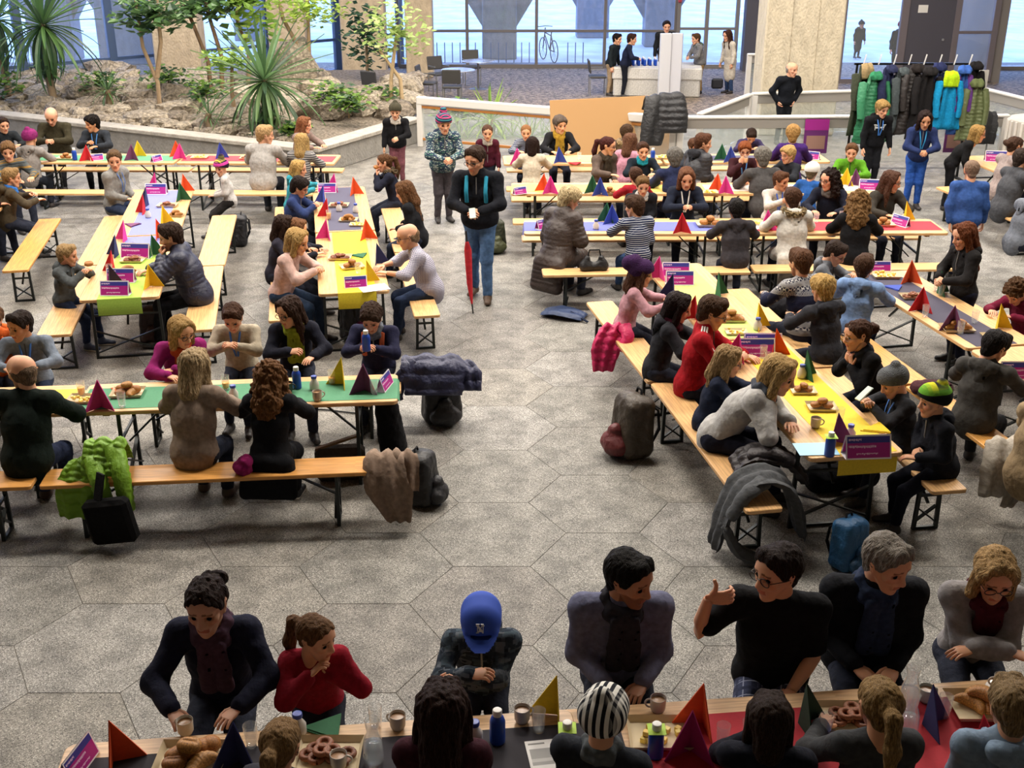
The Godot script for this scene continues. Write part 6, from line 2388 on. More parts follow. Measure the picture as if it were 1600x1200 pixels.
func rail_run(p: Vector3, q: Vector3, label: String, wood := true, h := 1.0) -> void:
	var l := p.distance_to(q)
	var t := thing("glass_railing", label, "railing", (p + q) * 0.5, atan2(-(q.z - p.z), q.x - p.x))
	var white := plain("cfcbc4", 0.45)
	part(t, "top_rail", box_mesh(Vector3(l, 0.16 if wood else 0.06, 0.12), 0.02), white, Vector3(0, h - (0.08 if wood else 0.03), 0))
	if wood:
		part(t, "wood_strip", box_mesh(Vector3(l - 0.1, 0.05, 0.06), 0.006), wood_mat("b87a3c"), Vector3(0, h - 0.2, 0))
		part(t, "wood_strip", box_mesh(Vector3(l - 0.1, 0.05, 0.06), 0.006), wood_mat("b87a3c"), Vector3(0, 0.16, 0))
	else:
		part(t, "metal_strip", box_mesh(Vector3(l, 0.17, 0.06), 0.006), plain("9a958e", 0.4, 0.3), Vector3(0, h - 0.145, 0))
	part(t, "glass_panel", box_mesh(Vector3(l - 0.1, h - 0.36, 0.014)), glass_mat(0.16, "cfdcd6"), Vector3(0, (h - 0.2) * 0.5 + 0.06, 0))
	for s in [-1.0, 1.0]: part(t, "post", box_mesh(Vector3(0.12, h - 0.02, 0.1), 0.01, Vector3(0, (h - 0.02) * 0.5, 0)), white, Vector3(s * (l * 0.5 - 0.06), 0, 0))

func hanging_coat(at: Vector3, turn: float, w: float, l: float, hex: String, label: String, puffy := false, accent := "", furc := "") -> void:
	var t := thing("hanging_coat", label, "coat", at, turn, "coats on the coat rack")
	var rg := 0.014 if puffy else 0.0
	var kind := "shiny" if puffy else ""
	var sd := int(at.x * 100.0)
	part(t, "coat_body", drape([[Vector3(0, 0.02, 0), w * 0.16], [Vector3(0, -0.10, 0.02), w * 0.44], [Vector3(0, -l * 0.5, 0.05), w * 0.54], [Vector3(0, -l, 0.06), w * 0.66]], Vector3.RIGHT, 0.055, 0.022, 2.5, rg, 0.062, sd), cloth(hex, kind))
	for s in [-1.0, 1.0]:
		part(t, "sleeve", sleeve_mesh([Vector3(s * w * 0.40, -0.12, 0.05), Vector3(s * w * 0.50, -0.38, 0.10), Vector3(s * w * 0.47, -minf(l * 0.85, 0.70), 0.13)], 0.075, 0.055, rg * 0.8, 0.062), cloth(accent if accent else hex, kind))
	part(t, "hood" if furc else "collar", drape([[Vector3(0, 0.05, 0.04), 0.10], [Vector3(0, -0.03, 0.10), 0.14], [Vector3(0, -0.20 if furc else -0.08, 0.11), 0.12 if furc else 0.10]], Vector3.RIGHT, 0.04, 0.012, 2.0, 0.0, 0.05, sd + 3, 14, 11), cloth(furc if furc else hex))

func fold_noise_of() -> FastNoiseLite:
	if fold_noise == null:
		fold_noise = FastNoiseLite.new()
		fold_noise.seed = 4
		fold_noise.frequency = 7.0
		fold_noise.fractal_octaves = 2
	return fold_noise

func dark_chair(at: Vector3, turn: float) -> void:
	var t := thing("lounge_chair", "dark stacking chair with chrome frame near the glass wall", "chair", at, turn, "dark chairs near the glass wall")
	var dk := plain("3a3836", 0.7)
	var ch := plain("9a9a98", 0.3, 0.8)
	part(t, "seat", box_mesh(Vector3(0.46, 0.05, 0.44), 0.02), dk, Vector3(0, 0.46, 0))
	part(t, "backrest", box_mesh(Vector3(0.46, 0.34, 0.04), 0.02), dk, Vector3(0, 0.72, -0.22), Vector3(-0.15, 0, 0))
	for x in [-0.21, 0.21]:
		for z in [-0.2, 0.2]:
			part(t, "leg", bar_mesh(Vector3(x, 0, z), Vector3(x, 0.45, z), 0.022, 0.022), ch)
		part(t, "armrest", bar_mesh(Vector3(x, 0.66, -0.2), Vector3(x, 0.66, 0.15), 0.025, 0.025), ch)

func build_background() -> void:
	# planter
	var pc := concrete_mat("8f8b84", "aggregate")
	var cap := concrete_mat("aaa398", "cap")
	wall_run("wall_planter", [Vector3(-16.6, 0, -27.7), Vector3(-3.62, 0, -20.85), Vector3(-2.05, 0, -24.0)], 0.50, 0.30, pc, cap)
	var soil := Bag.new()
	var sp := [Vector3(-16.4, 0.34, -27.5), Vector3(-3.7, 0.34, -21.0), Vector3(-2.2, 0.34, -24.0), Vector3(-3.2, 0.5, -31.5), Vector3(-7.5, 0.6, -30.5), Vector3(-15.0, 0.5, -28.4)]
	var mid := Vector3(-6.5, 0.55, -26.0)
	for i in sp.size(): soil.tri3(mid, sp[(i + 1) % sp.size()], sp[i])
	struct("ground_planter", soil.mesh(), rock_mat(3))
	var r := RandomNumberGenerator.new()
	r.seed = 12
	var placed := []
	var n := 0
	for i in 3000:
		if n >= 190: break
		var x := r.randf_range(-14.5, -2.4)
		# front edge of the planter at this x
		var zf := lerpf(-27.7, -20.85, (x + 16.6) / 12.98) if x < -3.62 else lerpf(-20.85, -24.0, (x + 3.62) / 1.57)
		var s0 := r.randf_range(0.20, 0.58)
		var z := zf - s0 * 1.25 - 0.35 - r.randf() * r.randf() * 5.5
		if x > -4.5 and z > -24.6: continue
		if z < -31.0 - (x + 8.0) * 0.3: continue
		var s := s0 * (1.0 if zf - z < 1.5 else 1.2)
		var ok := true
		for q in [Vector2(-8.35, -30.0), Vector2(-6.0, -32.2), Vector2(-4.15, -33.6), Vector2(-2.62, -34.0)]:
			if absf(q.x - x) < s + 0.9 and absf(q.y - z) < s + 0.7: ok = false
		for q in placed:
			if Vector2(q.x - x, q.y - z).length() < (q.z + s) * 0.58:
				ok = false
				break
		if not ok: continue
		placed.append(Vector3(x, z, s))
		var o := single("rock", rock_mesh(n % 5), rock_mat(r.randi_range(0, 3)), Vector3(x, 0.36 + minf(0.22, (zf - z) * 0.05), z), Vector3(r.randf_range(-0.2, 0.2), r.randf() * TAU, r.randf_range(-0.2, 0.2)), "rough pale rock lying in the planter", "rock", "rocks in the planter")
		o.scale = Vector3(s, s * r.randf_range(0.6, 0.95), s * r.randf_range(0.75, 1.0))
		n += 1
	# one tall standing boulder by the column
	var bo := single("boulder", rock_mesh(2), rock_mat(0), Vector3(-4.95, 0.85, -27.0), Vector3(0.1, 0.5, 0.15), "tall pointed boulder standing among the planter rocks", "rock")
	bo.scale = Vector3(0.62, 1.15, 0.5)
	# small stones
	for k in 60:
		var x := r.randf_range(-12.5, -3.9)
		var zf := lerpf(-27.7, -20.85, (x + 16.6) / 12.98)
		var o := single("pebble", rock_mesh(k % 5), rock_mat(k % 4), Vector3(x, 0.40, zf - r.randf_range(0.42, 0.75)), Vector3(0, r.randf() * TAU, 0), "small pale stone beside the planter coping", "rock", "small stones along the planter")
		o.scale = Vector3.ONE * r.randf_range(0.06, 0.14)
	var dk := ["2f4a26", "3d5c2e", "22381e", "4a6a34"]
	var lt := ["5f7d2c", "7a9638", "4c6a26", "8fa648"]
	yucca(Vector3(-4.75, 0.5, -22.6), 0.95, 1.35, 110, ["34502a", "48683a", "263e20", "5c7646"], "bushy yucca with drooping striped leaves beside the planter coping", 1.9)
	yucca(Vector3(-10.0, 0.6, -25.6), 1.6, 1.5, 100, dk, "tall dracaena palm with drooping dark leaves in the planter", 1.8)
	yucca(Vector3(-11.3, 0.6, -26.4), 1.65, 1.35, 70, dk, "dracaena palm with slim trunk by the glass wall", 1.7)
	yucca(Vector3(-0.45, 0.05, -24.6), 0.30, 0.85, 46, lt, "small bright green yucca behind the glass railing", 0.5)
	yucca(Vector3(-8.6, 0.55, -25.0), 0.35, 0.55, 36, dk, "small spiky plant among the planter rocks", 0.7)
	yucca(Vector3(-5.95, 0.5, -22.9), 0.25, 0.5, 30, dk, "low rosette plant beside the planter wall", 0.6)
	tree(Vector3(-7.35, 0.45, -24.4), [[Vector3.ZERO, Vector3(0.02, 0.7, 0), Vector3(-0.2, 1.4, 0), Vector3(-0.25, 2.6, 0)], [Vector3(0.02, 0.8, 0), Vector3(0.18, 1.5, 0), Vector3(0.2, 2.7, 0)]], [[Vector3(0, 2.05, 0), Vector3(0.85, 0.42, 0.7), 300]], 0.24, dk, "slim forked tree with dark leaves in the planter")
	tree(Vector3(-6.6, 0.6, -25.8), [[Vector3.ZERO, Vector3(0.0, 0.8, 0), Vector3(-0.35, 1.9, 0), Vector3(-0.45, 2.8, 0)], [Vector3(0.25, 0, 0.1), Vector3(0.3, 0.9, 0), Vector3(0.1, 1.8, 0), Vector3(0.0, 2.8, 0)]], [[Vector3(-0.2, 1.95, 0), Vector3(1.0, 0.40, 0.8), 300]], 0.26, dk, "tree with two leaning trunks and large green leaves", "7d6248")
	tree(Vector3(-5.85, 0.6, -26.0), [[Vector3.ZERO, Vector3(0.1, 0.9, 0), Vector3(-0.1, 1.7, 0), Vector3(0.15, 2.8, 0)]], [[Vector3(0.2, 1.5, 0.2), Vector3(0.8, 0.5, 0.5), 60], [Vector3(0.1, 2.05, 0), Vector3(0.8, 0.4, 0.6), 140]], 0.3, lt, "tree with broad light green leaves before the concrete pier")
	tree(Vector3(-5.6, 0.5, -23.6), [[Vector3.ZERO, Vector3(-0.02, 0.6, 0), Vector3(0.03, 1.1, 0)]], [[Vector3(0, 1.15, 0), Vector3(0.7, 0.25, 0.5), 170]], 0.17, lt, "small tree with a flat light green crown")
	tree(Vector3(-4.6, 0.6, -26.8), [[Vector3.ZERO, Vector3(0.05, 1.2, 0), Vector3(0.1, 2.6, 0)], [Vector3(0, 0.6, 0), Vector3(-0.5, 1.6, 0), Vector3(-0.6, 2.2, 0)]], [[Vector3(0.1, 1.85, 0), Vector3(0.9, 0.5, 0.7), 380]], 0.16, ["8fa63c", "6f8c30", "a4b650"], "feathery tree with yellow green foliage by the pier")
	tree(Vector3(-2.5, 0.2, -25.2), [[Vector3(-0.1, 0, 0), Vector3(-0.08, 0.9, 0), Vector3(0.1, 2.0, 0)], [Vector3(0.15, 0, 0), Vector3(0.12, 0.9, 0), Vector3(-0.3, 1.5, 0)]], [[Vector3(0.05, 1.9, 0), Vector3(0.85, 0.65, 0.6), 300]], 0.17, ["93a860", "7d9446", "b0bf78"], "pale feathery tree beside the white railing post", "b39a74")
	tree(Vector3(-3.6, 0.3, -29.5), [[Vector3.ZERO, Vector3(0, 1.2, 0)]], [[Vector3(0, 1.3, 0), Vector3(0.6, 0.9, 0.5), 300]], 0.2, ["1f3a24", "2a4a2c"], "dense dark green shrub between the concrete piers")
	for b in [[-3.75, 0.55, -24.4, 0.6], [-3.3, 0.55, -23.6, 0.45], [-2.9, 0.4, -25.2, 0.55], [-6.4, 0.6, -24.6, 0.6], [-1.2, 0.05, -25.6, 0.55], [-11.2, 0.6, -25.6, 0.6], [-9.2, 0.6, -26.2, 0.5], [-4.1, 0.45, -22.0, 0.28], [-7.7, 0.6, -26.4, 0.6]]:
		var t := thing("planter_shrub", "low leafy green shrub among the planter rocks", "shrub", Vector3(b[0], b[1], b[2]), 0.0, "shrubs in the planter")
		stalk(t, "stem", [Vector3.ZERO, Vector3(0.02, b[3] * 0.7, 0)], 0.025, 0.012, "7a6448")
		leafy_crown(t, Vector3(0, b[3] * 0.6, 0), Vector3(b[3] * 1.1, b[3] * 0.5, b[3] * 0.7), 170, 0.16, [dk[0], lt[0]])
	# reeds and grasses behind the glass railing
	for k in 26:
		var x := -1.6 + k * 0.11 + r.randf() * 0.1
		yucca(Vector3(x, 0.02, -24.3 - r.randf() * 0.9), 0.0, r.randf_range(0.4, 0.65), 18, ["6e7f56", "8a9a70", "566b44"], "tuft of grey green grass behind the glass railing", 0.1, "grass tufts behind the railing") if k % 2 == 0 else null
	# railing round the stairwell
	rail_run(Vector3(-1.9, 0, -23.5), Vector3(0.95, 0, -22.1), "glass railing with white top rail beside the planter")
	rail_run(Vector3(0.95, 0, -22.1), Vector3(3.0, 0, -21.15), "glass railing behind the brown hardboard panel")
	rail_run(Vector3(3.0, 0, -21.15), Vector3(9.1, 0, -21.35), "long glass railing with metal band behind the coat rack", false)
	rail_run(Vector3(3.45, 0, -21.5), Vector3(4.85, 0, -23.9), "slanting glass railing beside the concrete column", false)
	rail_run(Vector3(4.9, 0, -24.0), Vector3(9.8, 0, -24.9), "glass railing between the column and the stairwell corner", false)
	rail_run(Vector3(9.85, 0, -25.0), Vector3(10.6, 0, -21.6), "pale railing at the end of the stairwell", false)
	for k in 5: single("baluster", bar_mesh(Vector3.ZERO, Vector3(0, 0.75, 0), 0.025, 0.025), plain("3a3a3c", 0.4, 0.4), Vector3(8.6 + k * 0.32, 0.0, -22.4 - k * 0.05), Vector3.ZERO, "thin dark baluster of the stairwell railing", "baluster", "balusters of the stairwell railing")
	rail_run(Vector3(5.65, 0, -28.6), Vector3(6.7, 0, -28.6), "low framed glass screen beside the column", false, 1.25)
	# hardboard panel leaning on the railing, with a jacket over it
	single("hardboard_panel", box_mesh(Vector3(2.35, 1.30, 0.02), 0.003, Vector3(0, 0.65, 0)), plain("b58c5c", 0.75), Vector3(1.86, 0.0, -21.25), Vector3(-0.16, 0.30, 0), "large brown hardboard panel leaning against the railing", "panel")
	var jk := thing("hung_jacket", "black quilted jacket hung over the hardboard panel", "jacket", Vector3(2.72, 0.0, -20.98), 0.1)
	part(jk, "jacket_body", drape([[V3(-0.16, 1.10, -0.20), 0.20], [V3(-0.12, 1.36, -0.05), 0.22], [V3(-0.16, 1.05, 0.08), 0.24], [V3(-0.24, 0.52, 0.14), 0.20]], Vector3.RIGHT, 0.045, 0.02, 2.0, 0.0, 0.07, 5), cloth("1b1b1d", "shiny"))
	part(jk, "jacket_front", drape([[V3(0.14, 1.10, -0.20), 0.20], [V3(0.14, 1.38, -0.05), 0.24], [V3(0.16, 1.10, 0.10), 0.27], [V3(0.14, 0.74, 0.14), 0.27]], Vector3.RIGHT, 0.05, 0.014, 1.6, 0.022, 0.11, 8), cloth("1f1f22", "shiny"))
	# posters on the railing
	for p in [[5.55, -21.16], [8.15, -21.24]]:
		var t := thing("event_poster", "purple poster hung on the glass railing", "poster", Vector3(p[0], 0.32, p[1]), 0.0, "purple posters on the railing")
		part(t, "poster_sheet", box_mesh(Vector3(0.44, 0.62, 0.006)), plain("5a1f5e", 0.5), Vector3(0, 0.31, 0))
		part(t, "poster_header", box_mesh(Vector3(0.44, 0.2, 0.004)), plain("8e1a78", 0.5), Vector3(0, 0.52, 0.004))
		part(t, "poster_picture", box_mesh(Vector3(0.34, 0.24, 0.004)), plain("8c6a5e", 0.5), Vector3(0, 0.2, 0.005))
	# ribbed white cylinder
	var rc := thing("ribbed_cylinder", "ribbed white cylinder standing beside the railing", "cylinder", Vector3(9.32, 0, -20.55))
	var b := Bag.new()
	var prof := PackedVector2Array([Vector2(0.52, 0.0), Vector2(0.52, 1.02), Vector2(0.50, 1.06), Vector2(0.001, 1.07)])
	b.lathe(prof, 40)
	part(rc, "drum", b.mesh(), plain("b5aea4", 0.6))
	for k in 26:
		var a := TAU * k / 26.0
		part(rc, "rib", box_mesh(Vector3(0.05, 1.02, 0.03), 0.008), plain("cfc8be", 0.6), Vector3(sin(a) * 0.53, 0.51, cos(a) * 0.53), Vector3(0, a, 0))
	var hj := thing("hung_jacket", "black jacket draped over the railing by the ribbed cylinder", "jacket", Vector3(8.55, 0.0, -21.33))
	part(hj, "jacket_body", drape([[V3(0, 0.62, -0.12), 0.26], [V3(0, 1.04, 0.0), 0.28], [V3(0.02, 0.85, 0.12), 0.28], [V3(0.06, 0.48, 0.14), 0.22]], Vector3.RIGHT, 0.035, 0.02, 2.2, 0.0, 0.08, 21), cloth("17181a", "shiny"))
	# coat rack
	var rk := thing("coat_rack", "black metal coat rack full of winter coats", "coat rack", Vector3(6.95, 0, -20.45))
	var bk := plain("1b1b1c", 0.4, 0.5)
	part(rk, "top_bar", bar_mesh(Vector3(-1.05, 2.0, 0), Vector3(1.05, 2.0, 0), 0.035, 0.035), bk)
	for s in [-1.0, 1.0]:
		part(rk, "post", bar_mesh(Vector3(s * 1.0, 0, 0), Vector3(s * 1.0, 2.0, 0), 0.035, 0.035), bk)
		part(rk, "foot", bar_mesh(Vector3(s * 1.0, 0.03, -0.3), Vector3(s * 1.0, 0.03, 0.3), 0.035, 0.035), bk)
	for k in 8: part(rk, "hook", bar_mesh(Vector3(0, 1.99, 0.02), Vector3(0.03, 2.16, 0.03), 0.03, 0.02), plain("d4d2ce", 0.4), Vector3(-0.9 + k * 0.26, 0, 0))
	var cz := -20.28
	hanging_coat(Vector3(6.02, 1.98, cz), 0.5, 0.50, 1.15, "3f4436", "dark olive coat with fur collar on the coat rack", false, "", "a08a64")
	hanging_coat(Vector3(6.16, 1.86, cz + 0.16), 0.35, 0.56, 1.15, "2f7a54", "green quilted jacket on the coat rack", true)
	hanging_coat(Vector3(6.42, 1.96, cz + 0.06), 0.5, 0.40, 1.15, "2c3150", "navy long coat on the coat rack")
	hanging_coat(Vector3(6.62, 1.92, cz + 0.1), 0.6, 0.36, 1.05, "4a5254", "slate grey jacket on the coat rack")
	hanging_coat(Vector3(6.86, 1.98, cz + 0.12), 0.2, 0.46, 1.12, "241f1e", "black brown quilted coat on the coat rack", true)
	hanging_coat(Vector3(7.06, 1.94, cz + 0.2), 0.1, 0.46, 1.15, "1e1c1d", "black winter parka on the coat rack")
	hanging_coat(Vector3(7.24, 2.0, cz + 0.08), 0.3, 0.34, 1.05, "252c52", "dark blue quilted jacket on the coat rack", true)
	hanging_coat(Vector3(7.42, 1.88, cz + 0.24), 0.0, 0.40, 0.92, "168cc0", "bright cyan ski jacket with neon hood on the coat rack", false, "168cc0", "b4dc1e")
	hanging_coat(Vector3(7.66, 1.96, cz + 0.14), 0.2, 0.30, 1.1, "3a5fa8", "royal blue coat with pink trim on the coat rack", false, "6a3f8a")
	hanging_coat(Vector3(7.90, 1.74, cz + 0.16), 0.1, 0.42, 0.98, "5c6640", "olive green quilted jacket on the coat rack", true)
	hanging_coat(Vector3(7.92, 2.0, cz - 0.06), 0.3, 0.32, 0.9, "171516", "black scarf-like coat at the end of the rack")
	single("paper_board", box_mesh(Vector3(0.28, 0.55, 0.01)), plain("b9b6ae", 0.7), Vector3(8.10, 1.62, -20.47), Vector3(0, -0.2, 0), "white board fixed to the end of the coat rack", "board")
	# catering table with white cloth, bottles and a white partition
	var ct := thing("cloth_table", "long table under a white cloth near the glass wall", "table", Vector3(3.75, 0, -30.6), -0.12)
	part(ct, "table_cloth", box_mesh(Vector3(2.2, 0.72, 1.3), 0.04, Vector3(0, 0.37, 0)), cloth("cfcbc4"))
	part(ct, "cloth_fold", box_mesh(Vector3(2.26, 0.30, 1.36), 0.03, Vector3(0, 0.59, 0)), cloth("d8d4cd"))
	for k in 16:
		var p := Vector3(2.95 + (k % 6) * 0.14 + r.randf() * 0.03, 0.745, -30.35 - (k / 6) * 0.16)
		blue_bottle(p, "blue plastic bottle standing on the white cloth table")
	single("white_partition", box_mesh(Vector3(0.28, 1.62, 0.10), 0.01, Vector3(0, 0.81, 0)), plain("c4c4c8", 0.5), Vector3(3.80, 0.0, -29.55), Vector3(0, 0.15, 0), "tall white partition panel before the cloth table", "partition")
	single("white_partition", box_mesh(Vector3(0.28, 1.62, 0.10), 0.01, Vector3(0, 0.81, 0)), plain("bcbcc2", 0.5), Vector3(4.09, 0.0, -29.58), Vector3(0, -0.25, 0), "tall white partition panel angled beside the other one", "partition")
	single("dark_handbag", box_mesh(Vector3(0.30, 0.26, 0.12), 0.04), plain("181a22", 0.6), Vector3(5.28, 0.30, -30.35), Vector3.ZERO, "dark handbag held by the woman in white", "bag")
	# cafe tables and chairs
	for p in [[-1.35, -29.6], [-0.9, -31.4]]:
		var t := thing("cafe_table", "small round metal cafe table near the glass wall", "table", Vector3(p[0], 0, p[1]), 0.0, "round cafe tables")
		part(t, "table_top", lathed("cafetop", [Vector2(0.001, 0.72), Vector2(0.42, 0.72), Vector2(0.44, 0.73), Vector2(0.42, 0.745), Vector2(0.001, 0.745)], 28), plain("a9aaae", 0.25, 0.6))
		part(t, "pole", lathed("cafepole", [Vector2(0.03, 0.02), Vector2(0.03, 0.72)], 12), plain("8a8a8c", 0.3, 0.8))
		part(t, "base", lathed("cafebase", [Vector2(0.001, 0.0), Vector2(0.24, 0.0), Vector2(0.24, 0.015), Vector2(0.04, 0.035), Vector2(0.001, 0.035)], 20), plain("5a5a5c", 0.4, 0.6))
	for p in [[-1.45, -28.6, 3.1], [-2.1, -29.2, 1.4], [-1.9, -30.9, 0.6], [-1.1, -32.3, 0.2], [-3.3, -28.3, 2.6], [2.2, -30.4, 1.6]]: dark_chair(Vector3(p[0], 0.01, p[1]), p[2])
	var fob := thing("door_marker", "red and green markers on the glass door frame", "marker", Vector3(13.78, 1.6, -35.1))
	part(fob, "red_marker", box_mesh(Vector3(0.1, 0.1, 0.06), 0.03), plain("b03a34", 0.5), Vector3(0, 0.45, 0))
	part(fob, "green_marker", box_mesh(Vector3(0.1, 0.1, 0.06), 0.03), plain("2f7a44", 0.5), Vector3(0, 0.08, 0))
	part(fob, "orange_marker", box_mesh(Vector3(0.1, 0.1, 0.06), 0.03), plain("b06a34", 0.5), Vector3(0, -0.08, 0))
	var fob2 := single("door_marker", box_mesh(Vector3(0.12, 0.12, 0.06), 0.04), plain("b03a44", 0.5), Vector3(4.95, 1.95, -35.62), Vector3.ZERO, "round red marker on the glass door post", "marker")
# ---------------------------------------------------------------- bags, jackets and carried things
func soft(called: String, bones: Array, hex: String, at: Vector3, turn: float, label: String, category: String, kind := "", cell := 0.015, fold := 0.010) -> MeshInstance3D:
	var m := nets(bones, cell, 0.04, fold, fold_noise_of(), [], Vector3.ONE * 1.3)
	return single(called, arr_mesh(m[0], m[1], m[2]), cloth(hex, kind), at, Vector3(0, turn, 0), label, category)

func backpack(at: Vector3, turn: float, hex: String, accent: String, label: String, size := 1.0) -> Node3D:
	var t := thing("backpack", label, "backpack", at, turn)
	var bq := []
	for x in [-0.105, 0.105]:
		for z in [-0.06, 0.05]: bq.append(bone(Vector3(x, 0.07, z), Vector3(x * 0.85, 0.40, z - 0.02), 0.062, 0.052))
	bq.append(bone(Vector3(0, 0.10, 0), Vector3(0, 0.38, -0.01), 0.11, 0.10))
	var m := nets(bq, 0.016, 0.07, 0.008, fold_noise_of(), [[Vector3.UP, Vector3(0, 0.005, 0)]])
	part(t, "pack_body", arr_mesh(m[0], m[1], m[2]), cloth(hex, "shiny"))
	var m2 := nets([bone(Vector3(-0.06, 0.10, 0.13), Vector3(0.06, 0.10, 0.13), 0.075, 0.075), bone(Vector3(0, 0.1, 0.13), Vector3(0, 0.2, 0.12), 0.08, 0.06)], 0.015, 0.04, 0.008, fold_noise_of(), [[Vector3.UP, Vector3(0, 0.01, 0)]])
	part(t, "front_pocket", arr_mesh(m2[0], m2[1], m2[2]), cloth(accent, "shiny"))
	for s in [-1.0, 1.0]:
		var b := Bag.new()
		b.tube(PackedVector3Array([Vector3(s * 0.07, 0.44, -0.06), Vector3(s * 0.10, 0.36, -0.16), Vector3(s * 0.11, 0.22, -0.17), Vector3(s * 0.11, 0.08, -0.10)]), PackedFloat32Array([0.022, 0.028, 0.028, 0.018]), 8, true, 0.35)
		part(t, "strap", b.mesh(), cloth("1b1b1d"))
	var h := Bag.new()
	h.tube(PackedVector3Array([Vector3(-0.04, 0.45, -0.05), Vector3(-0.03, 0.50, -0.06), Vector3(0.03, 0.50, -0.06), Vector3(0.04, 0.45, -0.05)]), PackedFloat32Array([0.010, 0.010, 0.010, 0.010]), 6)
	part(t, "handle", h.mesh(), cloth("1b1b1d"))
	t.scale = Vector3.ONE * size
	return t

# a jacket laid over something: bands of cloth (paths) and sleeves
func jacket(called: String, bands: Array, sleeves: Array, hex: String, at: Vector3, turn: float, label: String, ridge := 0.0, per := 0.06, kind := "", x := Vector3.RIGHT) -> void:
	var t := thing(called, label, "jacket", at, turn)
	var i := 0
	for p in bands:
		part(t, "jacket_body" if i == 0 else "jacket_front", drape(p, x, 0.022, 0.018, 2.4, ridge, per, i * 5 + int(at.x * 10.0)), cloth(hex, kind))
		i += 1
	for p in sleeves: part(t, "sleeve", sleeve_mesh(p, 0.072, 0.05, ridge * 0.8, per), cloth(hex, kind))

func V3(x: float, y: float, z: float) -> Vector3: return Vector3(x, y, z)

